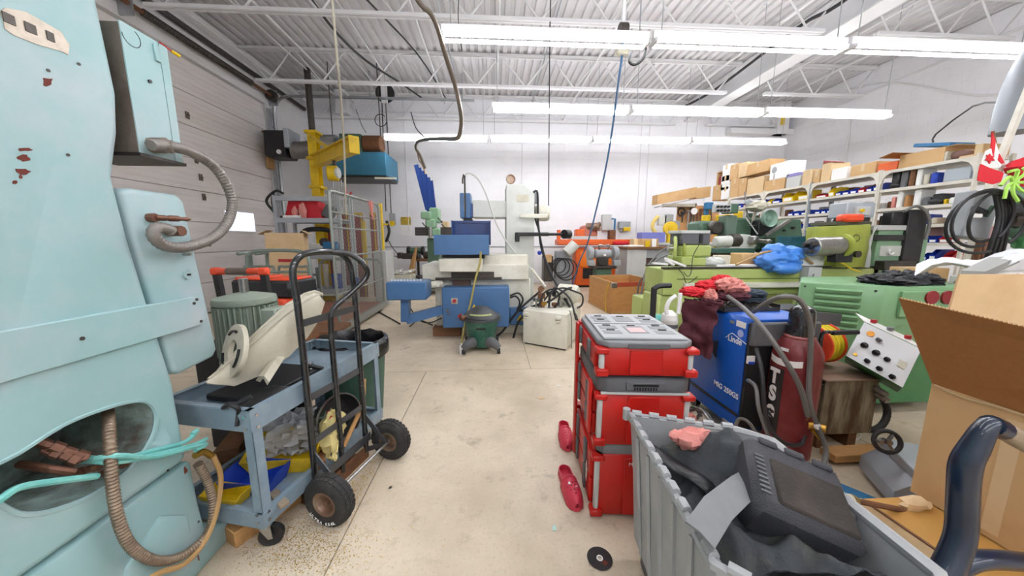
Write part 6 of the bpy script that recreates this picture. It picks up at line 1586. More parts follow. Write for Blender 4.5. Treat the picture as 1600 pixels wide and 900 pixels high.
# ---- green machine cabinet with control panel
gmn = thing('green_machine', 'large green machine cabinet with louvred side and control panel', 'machine', (3.2, 2.6, 0))
b = MB(); b.prism([(2.62, 2.62, .36), (3.0, 2.3, .36), (3.9, 2.3, .36), (3.9, 2.98, .36), (2.98, 2.98, .36)], (0, 0, .675)); b.bevel(.008, 1); b.done('upper_cabinet', pgreen_m, gmn)
b = MB(); b.prism([(2.72, 2.6, .09), (3.0, 2.36, .09), (3.85, 2.36, .09), (3.85, 2.9, .09), (3.0, 2.9, .09)], (0, 0, .27)); b.done('lower_body', bgreen_m, gmn)
MB().bx(2.75, 3.8, 2.45, 2.85, 0, .09).done('plinth', dark_m, gmn)
A = V((2.62, 2.62, 0)); B = V((3.0, 2.3, 0)); d = (B - A).normalized(); nn = V((-d.y, d.x, 0)) * -1; nn = nn if nn.y < 0 else -nn; Rz = Matrix.Rotation(math.atan2(d.y, d.x), 3, 'Z')
L_ = (B - A).length
for i in range(7):
    z = .98 - i * .052
    MB().box(A + d * (L_ * .48) + nn * .012 + V((0, 0, z)), (L_ * .55, .028, .034), Rz @ Matrix.Rotation(.45, 3, 'X'), .004).done('louvre', pgreen_m, gmn)
for s, z in ((.07, 1.0), (.9, 1.0), (.07, .45), (.9, .45)): MB().cyl(A + d * (L_ * s) + V((0, 0, z)), A + d * (L_ * s) + nn * .006 + V((0, 0, z)), .008, n=8).done('panel_screw', dark_m, gmn)
MB().bx(3.12, 3.85, 2.275, 2.298, .80, 1.0, .003).done('front_frame', pgreen_m, gmn)
for k in range(3): MB().cyl((3.35 + k * .13, 2.26, .955), (3.35 + k * .13, 2.274, .955), .052, n=20).done('red_handwheel_cap', dred_m, gmn)
# control console, tilted, turned to the camera
TL_, TR_, BR_, BL_ = P3(1350, 503, 2.0), P3(1441, 546, 1.74), P3(1411, 607, 1.66), P3(1320, 570, 1.92)
nn = (TR_ - TL_).cross(BL_ - TL_).normalized(); nn = nn if nn.y < 0 else -nn
BL_ = TL_ + (BR_ - TR_)
co = MB(); bk = -nn * .16 + V((.05, .06, .0)); co.prism([TL_, TR_, BR_, BL_], bk); co.bevel(.004, 1); co.done('console', bgreen_m, gmn)
fpn = MB(); ins = lambda u, v, o=0: TL_.lerp(TR_, u).lerp(BL_.lerp(BR_, u), v) + nn * o
fpn.prism([ins(.01, .01, .001), ins(.99, .01, .001), ins(.99, .99, .001), ins(.01, .99, .001)], nn * .003); cp = fpn.done('control_plate', panel_m, gmn)
tp = MB(); up_ = (TL_ - BL_).normalized(); tp.prism([TL_ + V((0, 0, .002)), TR_ + V((0, 0, .002)), TR_ + V((.05, .10, .035)), TL_ + V((.05, .1, .035))], (0, 0, .004)); tp.done('top_plate', white_m, gmn)
for u, m in ((.25, rbin_m), (.55, mgrey_m), (.85, rbin_m)):
    p = TL_.lerp(TR_, u) + V((.03, .05, .025)); MB().cyl(p, p + V((0, 0, .02)), .016, n=14).done('push_button', m, gmn)
for u, v, r, m in ((.2, .22, .017, gold_m), (.37, .27, .014, dgrey_m), (.2, .55, .017, dark_m), (.42, .58, .017, dark_m), (.62, .6, .013, dark_m), (.14, .86, .009, brass_m), (.36, .86, .012, dark_m), (.58, .88, .013, dark_m), (.8, .9, .013, dark_m)):
    o = MB().cyl(ins(u, v, .004), ins(u, v, .014), r * 1.1, n=16).done('dial', panel_m if m == dgrey_m else m, cp)
    if m in (dark_m, dgrey_m): MB().bar(ins(u - .04, v - .0, .02), ins(u + .04, v + .02, .02), r, .018).done('selector_knob', m, cp)
MB().prism([ins(.78, .45, .004), ins(.9, .45, .004), ins(.9, .62, .004), ins(.78, .62, .004)], nn * .004).done('thumbwheel', cream_m, cp)
MB().tube(vpath([(1352, 585, 2.0), (1372, 610, 1.98), (1386, 640, 1.97), (1380, 662, 1.95), (1362, 672, 1.95), (1335, 666, 1.98), (1322, 655, 2.05)]), .022, 10, 5, rib=.012, ratio=.92).done('ribbed_conduit', cableB_m, gmn)
MB().tube(vpath([(1337, 662, 1.93), (1336, 672, 1.92), (1345, 680, 1.92), (1335, 690, 1.92)]), .004, 5).done('tie_string', paper_m, gmn)
MB().bx(2.98, 3.6, 2.28, 2.36, .09, .5, .005).done('front_door', bgreen_m, gmn)
# black garment and odd bits on top of the cabinet
b = MB()
for i, (px, py, r) in enumerate(((1385, 430, (.12, .12, .03)), (1410, 427, (.12, .11, .04)), (1436, 430, (.1, .1, .035)), (1420, 434, (.16, .08, .025)))): 
    p = ay(px, py, 2.48); p.z = 1.035 + r[2] * .7; b.ball(p, (r[0], r[1], r[2] * 1.5), 36, 20, nz=.4, ns=3.4, seed=i + 20, flatz=1.037)
o = b.done('black_garment', mt('black_shiny_cloth', hx('26272b'), .55), ang=80); tag(o, 'crumpled black shiny garment on top of the green cabinet', 'clothing')
p = ay(1487, 424, 2.45); carton('cardboard_box', 'small open cardboard box behind the black garment on the green cabinet', LM((p.x, 2.66, 1.035), .0), .30, .2, .115, card_m)
o = MB().cyl((p.x + .02, 2.42, 1.036), (p.x + .02, 2.42, 1.1), .04, n=16).done('tape_roll', lgrey_m); tag(o, 'pale grey roll beside the small box on the green cabinet', 'tape')
# stuff on top of the tall box: grey slab, white film, terracotta cloth
sl = [P3(1502, 423, 1.13), P3(1540, 424, 1.13), P3(1595, 400, 1.4), P3(1545, 402, 1.48)]
o = MB().prism(sl, (0, 0, -.03)).done('foam_slab', mt('slab_grey', hx('8e8f8b'), .8, bump=.2)); tag(o, 'flat grey foam slab lying on top of the tall open box', 'foam slab')
g = []
for i in range(16):
    row = []
    for j in range(10):
        y = 1.3 + .4 * j / 9; x = y * 1.40 + 1.0 * i / 15; row.append(V((x, y, 1.25 + .12 * i / 15 + .045 * noise.noise(V((x * 6, y * 6, 0))) + (.02 * math.sin(i)))))
    g.append(row)
o = MB().sheet(g, .004).done('white_film', mt('white_film', hx('e8ebf0'), .25), ang=60); tag(o, 'white plastic film spread over the box top at right', 'plastic film')
o = MB().ball((2.35, 1.3, 1.2), (.22, .12, .05), 20, 10, nz=.2, seed=3).done('patterned_bag', mt('spotted_bag', hx('ddd6cf'), .7, col2=hx('a03a34'), sc_=24, ramp=(.62, .66), amt=1)); tag(o, 'white bag with red speckles on top of the tall box', 'bag')
# ---- floor clutter right: timbers, grey hammered box with handwheel, blue strip
for k, (x, y, z, sx, sy, sz, rz, m, lb) in enumerate(((2.35, 1.77, .05, .5, .1, .05, .02, wood_m, 'pale timber under the front of the rusty tank'), (2.55, 1.52, .025, .6, .12, .04, .0, gwood_m, 'weathered plank on the floor beside the grey metal box'), (2.4, 1.36, .022, .55, .12, .035, -.05, gwood_m, 'second weathered plank nearer the tote'), (1.96, 1.42, .02, .12, .52, .04, .62, bluer_m, 'flat blue steel bar on the floor behind the tote'))):
    o = MB().box((x, y, z), (sx, sy, sz), rz, .004).done('steel_bar' if m is bluer_m else 'timber', m); tag(o, lb, 'steel bar' if m is bluer_m else 'timber')
Mh = LM((2.3, 1.43, .03), -.5)
hb = thing('grey_metal_box', 'light grey riveted metal box with black handwheel behind the cardboard', 'metal box', Mh.to_translation(), -.5)
MB(Mh).prism([(-.2, -.15, 0), (.3, -.15, 0), (.3, -.15, .16), (-.12, -.15, .16), (-.2, -.15, .08)], (0, .32, 0)).bevel(.005, 1).done('body', hm_m, hb)
MB(Mh).box((.08, .0, .185), (.42, .36, .05), None, .006).done('lid', hm_m, hb)
for x in (-.12, .02, .16):
    MB(Mh).cyl((x, -.15, .12), (x, -.158, .12), .011, n=10).done('rivet', chrome_m, hb)
MB(Mh).cyl((.0, -.18, .18), (.0, -.2, .18), .012).done('rivet', brass_m, hb)
hw = ay(1386, 690, 1.47); an = V((-.35, -.9, .25)).normalized()
b = MB(); b.torus(hw, an, .055, .011, 26, 8); o = b.done('handwheel', cableB_m, hb)
b = MB(); u, w_, d = b.frame(an)
for k in range(3): t = k * 2.09; MB().bar(hw, hw + (u * math.cos(t) + w_ * math.sin(t)) * .05, .012).done('spoke', steel_m, o)
MB().cyl(hw - an * .02, hw + an * .02, .014).done('hub', steel_m, o); MB().cyl(hw + u * .05, hw + u * .05 + an * .05, .008).done('crank_knob', steel_m, o)
MB().cyl(ay(1428, 698, 1.7), ay(1450, 706, 1.6), .014).done('shaft', steel_m, hb)
# ================================================================ RIGHT BACK
def TH(name, label, cat, p, group=None): return thing(name, label, cat, p, 0, group)
def W(par, x0, y0, x1, y1, Y, d, m, nm, bev=.006): return MB().fb(Y, x0, y0, x1, y1, d, bev).done(nm, m, par)
# ---- orange surface grinder by the back wall
OY = 9.2
og = TH('orange_grinder', 'orange surface grinding machine standing against the back wall', 'machine', (ay(930, 440, OY).x, OY + .3, 0))
z0 = ay(920, 447, OY).z; a = ay(900, 388, OY); c_ = ay(966, 388, OY)
MB().bx(a.x, c_.x, OY, OY + .8, .06, a.z, .03).done('base', omach_m, og)
MB().bx(a.x + .05, c_.x - .05, OY + .05, OY + .7, 0, .06).done('plinth', dark_m, og)
W(og, 907, 392, 958, 417, OY - .02, .02, mt('orange_door', hx('f07a1e'), .4), 'door'); W(og, 911, 419, 932, 435, OY - .015, .02, dark_m, 'opening', 0)
W(og, 872, 374, 990, 383, OY - .1, .5, omach_m, 'table', .02); W(og, 893, 369, 934, 376, OY - .05, .4, lgrey_m, 'magnetic_chuck')
W(og, 901, 358, 914, 370, OY + .1, .3, omach_m, 'dog_block', .02); W(og, 953, 359, 962, 376, OY + .1, .2, rust_m, 'post', .02)
W(og, 912, 352, 934, 371, OY + .1, .5, mt('faded_orange', hx('b96a55'), .5), 'spindle_head', .05)
p = ay(936, 354, OY); MB().cyl(p + V((-.3, .2, 0)), p + V((0, 0, 0)), .11, n=18).torus(p, (1, -.8, 0), .1, .03, 20, 8).done('motor', rim_m, og)
o = MB().box(ay(970, 380, OY - .2), (.4, .2, .1), None, .03).done('red_cloth', redc_m); tag(o, 'red cloth folded on the right end of the orange machine', 'cloth')
W(og, 871, 359, 876, 375, OY, .1, omach_m, 'left_post', .01)
# grey coolant tanks with cables
o = TH('coolant_tank', 'grey cylindrical tank wrapped in dark cables left of orange machine', 'tank', (ay(878, 440, 8.7).x, 8.9, 0))
a = ay(864, 392, 8.7); c_ = ay(893, 392, 8.7); MB().cyl(((a.x + c_.x) / 2 + .1, 9, .02), ((a.x + c_.x) / 2 + .1, 9, a.z), (c_.x - a.x) / 2, n=20, bev=.02).done('drum', grey_m, o)
for k in range(4): MB().torus(ay(873 + k * 4, 415 + k * 2, 8.62), (.15 * k - .2, 1, 0), .2 + .03 * k, .016, 22, 6).done('cable_loop', cableB_m, o)
p = ay(893, 388, 8.6); MB().cyl(p + V((-.13, 0, -.12)), p + V((.1, 0, .12)), .14, n=16, bev=.01).done('filter_can', mgreyw_m, o)
W(o, 850, 400, 864, 440, 8.9, .4, dsteel_m, 'pump_box', .02); W(o, 852, 398, 862, 410, 8.8, .1, card_m, 'carton', .005)
p = ay(843, 395, 8.7); MB().ball(p, .06, 8, 6).done('blue_valve', bbin_m, o)
# bench grinder on pedestal
GY = 7.4; o = TH('pedestal_grinder', 'grey double-ended bench grinder on a pedestal behind the crate', 'grinder', (ay(945, 440, GY).x, GY + .15, 0))
p = ay(945, 397, GY); gx_ = p.x
MB().cyl((gx_ - .2, GY + .15, p.z), (gx_ + .2, GY + .15, p.z), .11, n=20, bev=.03).done('motor', grey_m, o)
for s in (-1, 1):
    MB().cyl((gx_ + s * .24, GY + .15, p.z), (gx_ + s * .36, GY + .15, p.z), .17, n=24, bev=.02).done('wheel_guard', grey_m, o)
    MB().bx(gx_ + s * .3 - .08, gx_ + s * .3 + .08, GY - .02, GY + .14, p.z - .27, p.z - .14, .01).bx(gx_ + s * .3 - .06, gx_ + s * .3 + .06, GY - .03, GY + .0, p.z - .26, p.z - .22).done('spark_chute', grey_m, o)
    MB().tube([(gx_ + s * .1, GY + .1, p.z + .1), (gx_ + s * .12, GY + .05, p.z + .2), (gx_ + s * .03, GY + .05, p.z + .2)], .02, 6).done('eye_shield_arm', steel_m, o)
MB().bx(gx_ - .12, gx_ + .12, GY + .05, GY + .27, p.z - .28, p.z - .1, .02).bx(gx_ - .26, gx_ + .3, GY, GY + .4, p.z - .34, p.z - .28, .01).done('saddle', dsteel_m, o)
MB().bx(gx_ - .16, gx_ + .2, GY + .05, GY + .35, 0, p.z - .34, .01).done('pedestal', dgreen_m, o); MB().box((gx_, GY - .01, p.z - .02), (.06, .005, .05)).done('label', paper_m, o)
# wooden crate
A = az(956, 492, 0); FL = az(922, 475, 0); R0_ = az(1018, 474, 0); hc_ = .6
cr = TH('wooden_crate', 'open plywood crate with red painted rim standing mid shop', 'crate', (2.7, 6.4, 0))
A = V((2.2, 5.8, 0)); B = V((2.12, 7.0, 0)); Dd = V((3.15, 5.95, 0)); E = V((3.07, 7.15, 0))
def wallp(p, q, z0, z1, m, nm, t=.02): return MB().bar(p.lerp(q, .0) + V((0, 0, (z0 + z1) / 2)), q + V((0, 0, (z0 + z1) / 2)), t, z1 - z0).done(nm, m, cr)
for p, q in ((A, B), (A, Dd), (Dd, E), (B, E)): wallp(p, q, .06, hc_, ply_m, 'side_panel'); wallp(p, q, hc_ - .075, hc_ + .005, rug_m if p == A and q == Dd else wood_m, 'rim_board', .034); wallp(p, q, 0.0, .06, wood_m, 'skid', .05)
MB().prism([A + V((0, 0, .06)), B + V((0, 0, .06)), E + V((0, 0, .06)), Dd + V((0, 0, .06))], (0, 0, .02)).done('floor_board', ply_m, cr)
MB().box(A + V((0, -.02, hc_ - .04)), (.1, .06, .09), None, .004).done('corner_bracket', steel_m, cr)
MB().tube([A.lerp(B, .1) + V((-.03, 0, hc_)), A.lerp(B, .2) + V((-.04, 0, .3)), A.lerp(B, .15) + V((-.04, 0, .02))], .008, 5).done('strap', yellow_m, cr)
# low scrap between crate and lathe
# wall items on the back wall
for (x0, y0, x1, y1, m, nm, lb, cat) in ((942, 335, 955, 360, lgrey_m, 'electrical_box', 'grey electrical box on the back wall above orange machine', 'electrical box'), (968, 346, 985, 357, grey_m, 'wall_poster', 'small grey poster board on the back wall', 'poster'), (1030, 336, 1041, 352, mgreyw_m, 'electrical_box', 'pale wall box left of the grey ones near the pegboard', 'electrical box'), (1039, 335, 1052, 350, grey_m, 'electrical_box', 'grey square wall box left of the pegboard', 'electrical box'), (1045, 345, 1062, 358, grey_m, 'electrical_box', 'wide grey wall box lowest left of the pegboard', 'electrical box')):
    Y = YB - .2 if x0 < 1000 else 8.4
    o = MB().fb(Y, x0, y0, x1, y1, .16 if x0 < 1000 else .1, .01).done(nm, m); tag(o, lb, cat)
o = MB().fb(YB - .22, 975, 355, 985, 361, .1, .005).done('yellow_tag', yellow_m); tag(o, 'small yellow notice under the grey poster', 'notice')
p = ay(971, 359, YB - .1); o = MB().torus(p, (0, 1, 0), .06, .02, 16, 6).done('wall_ring', steel_m); tag(o, 'round metal ring hung below the grey poster', 'ring')
o = MB().tube(vpath([(956, 342, 10.05), (961, 342, 10.05), (960, 360, 10.05), (957, 362, 10.05)]), .03, 6, 0).done('wall_bracket_arm', bluer_m); tag(o, 'blue grey bent bracket right of the electrical panel', 'bracket')
# grey desk bench in the back with boxes
DY = 7.3; a = ay(979, 386, DY); c_ = ay(1042, 392, DY)
dk = TH('desk', 'long grey desk with dark brown top behind the crate', 'desk', ((a.x + c_.x) / 2 + .4, DY + .4, 0)); zd = a.z
MB().bx(a.x, c_.x + .7, DY, DY + .8, zd - .05, zd, .005).done('desk_top', dwood_m, dk)
for x0, x1 in ((a.x + .05, a.x + .5), (c_.x - .2, c_.x + .6)): MB().bx(x0, x1, DY + .05, DY + .75, 0, zd - .05, .005).done('pedestal', lgrey_m if x0 < a.x + .1 else grey_m, dk)
MB().bx(a.x + .5, c_.x - .2, DY + .06, DY + .1, zd - .25, zd - .05).done('drawer', grey_m, dk)
def onbench(nm, lb, cat, x0, y0, x1, m, Y, zb, d=.25, bev=.01, group=None):
    p = ay(x0, y0, Y); q = ay(x1, y0, Y); o = MB().bx(p.x, q.x, Y, Y + d, zb, p.z, bev).done(nm, m); return tag(o, lb, cat, group)
p = ay(1006, 373, DY + .1); q = ay(1034, 373, DY + .1)
carton('cardboard_box', 'brown cardboard box with yellow mark on the grey desk', LM(((p.x + q.x) / 2 - .05, DY + .35, zd), .1), q.x - p.x, .4, p.z - zd, card_m)
onbench('cardboard_box', 'narrow light cardboard box at the left of the grey desk', 'cardboard box', 991, 373, 1002, cardl_m, DY + .3, zd)
p = ay(1014, 380, DY); o = MB().box((p.x, DY + .06, p.z), (.1, .02, .14)).done('yellow_pack', yellow_m); tag(o, 'yellow pack in front of the brown box on the desk', 'pack'); o.location.z = zd
o = MB().box((p.x + .14, DY + .05, zd + .09), (.1, .04, .18), None, .005).done('white_pack', paper_m); tag(o, 'white pack beside the yellow pack on the desk', 'pack')
o = MB().box((a.x + .25, DY + .2, zd + .02), (.4, .25, .04), .2, .01).done('white_papers', paper_m); tag(o, 'white papers at the left end of the grey desk', 'paper')
onbench('tool_case', 'lavender blue flat case on the bench under the wall boxes', 'case', 1003, 363, 1040, mt('lav', hx('7a80c8'), .5), 8.3, 1.3, .3)
o = MB().bx(4.0, 5.8, 8.2, 9.0, 1.24, 1.3, .005).bx(4.05, 5.75, 8.25, 8.95, 0, 1.24).done('tool_counter', lgrey_m); tag(o, 'grey counter cabinet below the wall boxes and pegboard', 'counter')
p = ay(1048, 357, 8.25); o = MB().cyl(p, p + V((.05, .12, 0)), .18, n=20, bev=.03).cyl(p + V((0, -.02, 0)), p, .07).bx(p.x - .05, p.x + .05, p.y, p.y + .1, 1.3, p.z).done('yellow_reel', yellow_m); tag(o, 'round yellow hose reel on the counter below the wall boxes', 'hose reel')
o = MB().tube(vpath([(1028, 338, 8.4), (1021, 347, 8.4), (1020, 357, 8.4), (1026, 366, 8.4)]), .05, 8).done('yellow_arc', mt('pale_yellow', hx('dcc470'), .5)); tag(o, 'curved pale yellow guard left of the round yellow reel', 'guard')
# pegboard, long boxes on brackets
PY = 8.9; o = TH('pegboard', 'brown pegboard with hand tools hanging on it', 'pegboard', (ay(1085, 360, PY).x, PY, 1.3))
a = ay(1059, 321, PY); c_ = ay(1120, 372, PY); MB().bx(a.x, c_.x, PY, PY + .03, 1.3, a.z, .003).done('board', pegb_m, o)
for i, (px, py, l, m) in enumerate(((1067, 330, .3, cableB_m), (1076, 328, .5, steel_m), (1081, 325, .4, dsteel_m), (1086, 318, .6, peg_m), (1091, 330, .35, dwood_m), (1096, 326, .5, rust_m), (1101, 322, .4, steel_m), (1106, 330, .5, dwood_m), (1112, 325, .45, peg_m))):
    p = ay(px, py, PY - .06); t = thing('hand_tool', f'hand tool hanging on the brown pegboard, {ORD[i]} from left', 'tool', (p.x, p.y, p.z - l), 0, 'tools on the pegboard')
    MB().bar(p, p - V((0, 0, l)), .035, .02).done('shank', m, t); MB().box(p - V((0, 0, .03)), (.1, .04, .06), None, .01).done('head', m, t)
o = MB().torus(ay(1065, 331, PY - .05), (0, 1, 0), .1, .02, 18, 6).done('cable_loop', cableB_m); tag(o, 'black cable loop on the left of the pegboard', 'cable')
p = ay(1084, 330, PY - .1); o = MB().cyl(p, p + V((0, -.03, 0)), .09, n=18).done('round_dial', paper_m); tag(o, 'white round dial hung on the pegboard', 'dial')
def sx(px0, px1, pya, pyb, Y0, dz, m, nm, lb, cat, dY=.4, bot=None):
    A = ay(px0, pya, Y0); B = ay(px1, pyb, Y0 - dY); o = MB().prism([A, B, B + V((0, .3, 0)), A + V((0, .3, 0))], (0, 0, -dz)).done(nm, m); return tag(o, lb, cat)
sx(1028, 1089, 304, 292, 8.6, .25, card_m, 'long_carton', 'long narrow cardboard carton resting on wall brackets', 'cardboard box', .6)
sx(1089, 1111, 294, 291, 8.0, .25, card_m, 'long_carton', 'short cardboard carton right of the long one on brackets', 'cardboard box', .1)
sx(1030, 1085, 322, 310, 8.7, .03, white_m, 'white_board', 'white board shelf under the long cardboard carton', 'board', .6)
o = MB().fb(8.75, 1040, 318, 1086, 323, .2, 0).done('shelf_plank', cream_m); tag(o, 'pale plank carried above the pegboard', 'plank')
# ---- hanging cords from the ceiling
def cord(pts, r, m, lb): o = MB().tube(vpath(pts), r, 6, 6).done('hanging_line', m); return tag(o, lb, 'cord')  # plain cords, sharing one object name with the pale rope
rp = thing('hose_reel', 'ceiling hose reel with blue air hose hanging down', 'hose reel', ay(973, 50, 4.6))
p = ay(973, 50, 4.6); MB().cyl(p + V((-.05, 0, 0)), p + V((.05, 0, 0)), .1, n=18).done('reel', dsteel_m, rp); MB().bx(p.x - .02, p.x + .02, p.y - .02, p.y + .02, p.z + .08, ZC - .03).done('bracket', joist_m, rp)
p2 = ay(972, 80, 4.7); MB().box(p2, (.16, .1, .1), None, .01).done('outlet_box', cream_m, rp)
MB().tube(vpath([(973, 60, 4.6), (972, 85, 4.7), (966, 130, 5.0), (957, 200, 5.6), (945, 270, 6.2), (931, 330, 6.8), (918, 380, 7.2), (905, 410, 7.5), (894, 446, 7.9)]), .016, 7, 5).done('air_hose', mt('hose_blue', hx('3e6b96'), .4), rp)
MB().tube(vpath([(1009, 72, 3.95), (1006, 90, 3.95), (992, 101, 3.95), (983, 96, 3.95), (985, 82, 3.95)]), .016, 6).done('power_cord', cableB_m, rp)
cord([(861, -20, 5.6), (859, 60, 5.7), (858, 200, 5.9), (857, 330, 6.2)], .009, cableB_m, 'long thin black cord hanging from the roof at centre')
cord([(718, -20, 4.5), (716, 30, 4.6), (722, 80, 4.7)], .006, cableB_m, 'short thin cord beside the bent boom pipe')
cord([(642, 175, 6.6), (650, 200, 6.6), (665, 216, 6.6)], .01, cableB_m, 'thin cord meeting the boom pipe left end')
cord([(556, 170, 8.0), (565, 195, 8.1), (572, 208, 8.2)], .008, cableB_m, 'thin cord behind the yellow crane')
# ---- shelving run
SXX, SD = 5.0, .38
posts = [3.22, 4.09, 5.03, 5.92, 6.85]; lv = [2.25, 2.02, 1.78, 1.565, 1.355, 1.15, .9, .6, .2]
for i, (y0, y1) in enumerate(zip(posts, posts[1:])):
    t = thing('shelving_unit', f'cream steel shelving bay, {ORD[i]} from the right', 'shelving', (SXX + SD / 2, (y0 + y1) / 2, 0), 0, 'steel shelving bays')
    for y in (y0 + .012, y1 - .012):
        for x in (SXX, SXX + SD):
            MB().bx(x - .02, x + .02, y - .01, y + .01, 0, 2.27).done('post', shelf_m if i != 1 or y < 4.5 else shelfg_m, t)
    for z in lv: MB().bx(SXX - .016, SXX + SD + .016, y0 + .024, y1 - .024, z - .035, z).done('shelf', shelf_m, t)
    for s, y in ((1, y0 + .022), (-1, y1 - .022)):
        b = MB(); b.prism([(SXX - .012, y, 2.22), (SXX - .012, y + s * .1, 2.215), (SXX - .012, y + s * .05, 2.19), (SXX - .012, y + s * .02, 2.15), (SXX - .012, y, 2.08)], (-.006, 0, 0)); b.done('gusset', shelf_m, t)
def PXY(y, z, X=SXX):
    v = V((X, y, z)) - CO; return 800 + F * v.dot(rt) / v.dot(fw)
def SY(px, z, X=SXX):
    a, b = 2.0, 12.0
    for _ in range(40):
        m = (a + b) / 2
        if PXY(m, z, X) > px: a = m
        else: b = m
    return (a + b) / 2
def ZT(px, py, X=SXX): return ax(px, py, X).z
def sbox(px0, px1, z, py, m, nm, lb, cat, x0=.02, d=.3, bev=.006, group=None, tape=False, card_=False):
    """thing on a shelf: spans px0..px1, top edge at picture height py"""
    ya, yb = SY(px1, z), SY(px0, z); zt = ZT((px0 + px1) / 2, py)
    if card_:
        t = carton(nm, lb, LM((SXX + x0 + d / 2, (ya + yb) / 2, z), 0), d, yb - ya - .006, max(.04, zt - z), m); 
        return t
    o = MB().bx(SXX + x0, SXX + x0 + d, ya + .003, yb - .003, z + .001, max(z + .03, zt), bev).done(nm, m); return tag(o, lb, cat, group)
def sbin(px0, px1, z, m, h, lb):
    ya, yb = SY(px1, z), SY(px0, z); yc = (ya + yb) / 2; w_ = yb - ya - .01; M = LM((SXX + .12, yc, z), -math.pi / 2)
    return open_bin('parts_bin', lb, 'bin', M, w_, .22, h, m, .003, .5, 'bins on the steel shelving', paper_m, .92)
CN = {id(yellow_m): 'yellow', id(bbin_m): 'blue', id(rbin_m): 'red'}
Y_, B_, R__ = yellow_m, bbin_m, rbin_m
binrows = {
    ('second bay, upper shelf', 2.02): [(1272, 1291, R__, .07), (1292, 1302, Y_, .13), (1303, 1313, B_, .07), (1314, 1325, B_, .07), (1326, 1337, B_, .08), (1338, 1350, R__, .08), (1351, 1361, B_, .08), (1362, 1373, B_, .1)],
    ('second bay, middle shelf', 1.78): [(1271, 1280, B_, .07), (1281, 1289, B_, .07), (1290, 1299, B_, .07), (1300, 1308, B_, .07), (1309, 1320, B_, .08), (1321, 1330, R__, .08)],
    ('third bay, upper shelf', 2.02): [(1197, 1204, Y_, .09), (1205, 1218, B_, .09), (1220, 1238, Y_, .16), (1244, 1262, Y_, .15)],
    ('third bay, middle shelf', 1.78): [(1229, 1238, B_, .08), (1239, 1248, B_, .08), (1250, 1258, B_, .08)],
    ('fourth bay, upper shelf', 2.02): [(1146, 1158, B_, .1), (1160, 1166, R__, .09), (1177, 1191, B_, .1)],
    ('second bay, fourth shelf', 1.565): [(1270, 1278, B_, .08), (1279, 1287, B_, .08)],
    ('third bay, fourth shelf', 1.565): [(1243, 1251, B_, .08), (1252, 1260, B_, .08)],
    ('first bay, fifth shelf', 1.355): [(1437, 1447, B_, .08), (1448, 1462, B_, .08), (1464, 1480, R__, .09), (1482, 1498, R__, .09), (1500, 1513, B_, .08)],
    ('first bay, sixth shelf', 1.15): [(1436, 1446, B_, .09), (1448, 1460, B_, .13), (1470, 1486, R__, .12)],
    ('second bay, fifth shelf', 1.355): [(1240, 1252, Y_, .1), (1256, 1268, Y_, .1)],
}
for (nm, z), lst in binrows.items():
    for k, (a, c_, m, h) in enumerate(lst): sbin(a, c_, z, m, h, f'{CN[id(m)]} parts bin, {ORD[k]} bin from left, {nm}')
# boxes on the top of the shelving
T = 2.25
top = [(1111, 1125, 290, card_m, 'cardboard_box', 'small brown carton at the far left top of the shelving', 'c'), (1225, 1247, 276, lgrey_m, 'plastic_tub', 'grey tub with lilac lid on top of the shelving', 0), (1250, 1266, 266, cardl_m, 'cardboard_box', 'tall tan carton right of the grey tub', 'c'), (1267, 1278, 266, card_m, 'cardboard_box', 'tan carton second right of the grey tub', 'c'), (1279, 1294, 256, cardl_m, 'cardboard_box', 'tan carton with red thing on it', 'c'), (1295, 1320, 263, paper_m, 'white_box', 'plain white box in the middle of the shelf top', 0), (1325, 1365, 256, card_m, 'cardboard_box', 'printed brown carton left of the orange box', 'c'), (1367, 1399, 254, omach_m, 'orange_box', 'orange and white box on the shelf top', 0), (1462, 1476, 238, cream_m, 'cream_box', 'cream box right of the open carton', 0)]
for a, c_, py, m, nm, lb, k in top: sbox(a, c_, T, py, m, nm, lb + ('' if len(lb.split()) > 5 else ' on top of the shelving'), 'cardboard box' if k else 'box', card_=bool(k))
o = sbox(1226, 1246, ZT(1236, 276) + .002, 271, purple_m, 'tub_lid', 'lilac bundle lying on the grey tub', 'bundle')
z_ = ZT(1286, 256) + .002; ya = SY(1300, z_); yb = SY(1284, z_); o = MB().prism([(SXX + .02, ya, z_), (SXX + .02, yb, z_), (SXX + .02, yb, z_ + .05)], (.2, 0, 0)).done('red_wedge', dred_m); tag(o, 'red folded thing on the tan carton', 'cloth')
# open carton with blue machine part
ya, yb = SY(1471, T), SY(1401, T); M = LM((SXX + .2, (ya + yb) / 2, T), 0); zt = ZT(1440, 236) - T
oc = carton('cardboard_box', 'large open carton holding a blue panel on the shelving top', M, .36, yb - ya, zt, card_m, open_=True)
MB(M).box((-.2, (yb - ya) * .55, zt + .005), (.3, .14, .004), Matrix.Rotation(-.25, 3, 'X')).done('flap', cardd_m, oc); MB(M).box((-.0, -(yb - ya) * .58, zt), (.36, .12, .004)).done('flap', cardl_m, oc)
o = MB(M).box((0, -.05, zt + .06), (.3, .34, .04), Matrix.Rotation(.22, 3, 'X'), .005).done('sheet_metal_part', bluer_m); tag(o, 'blue and dark sheet metal sticking out of the open carton', 'panel')
p = ax(1503, 240, SXX + .1); o = MB().ball((p.x, p.y, T + .055), (.05, .09, .05), 18, 12).done('brown_ball', mt('ball_brown', hx('7a5a52'), .6)); tag(o, 'brown oval football lying on the shelving top', 'ball')
sbox(1490, 1515, T, 243, cardl_m, 'flat_pack', 'thin flat tan pack under the brown oval ball', 'box', .05)
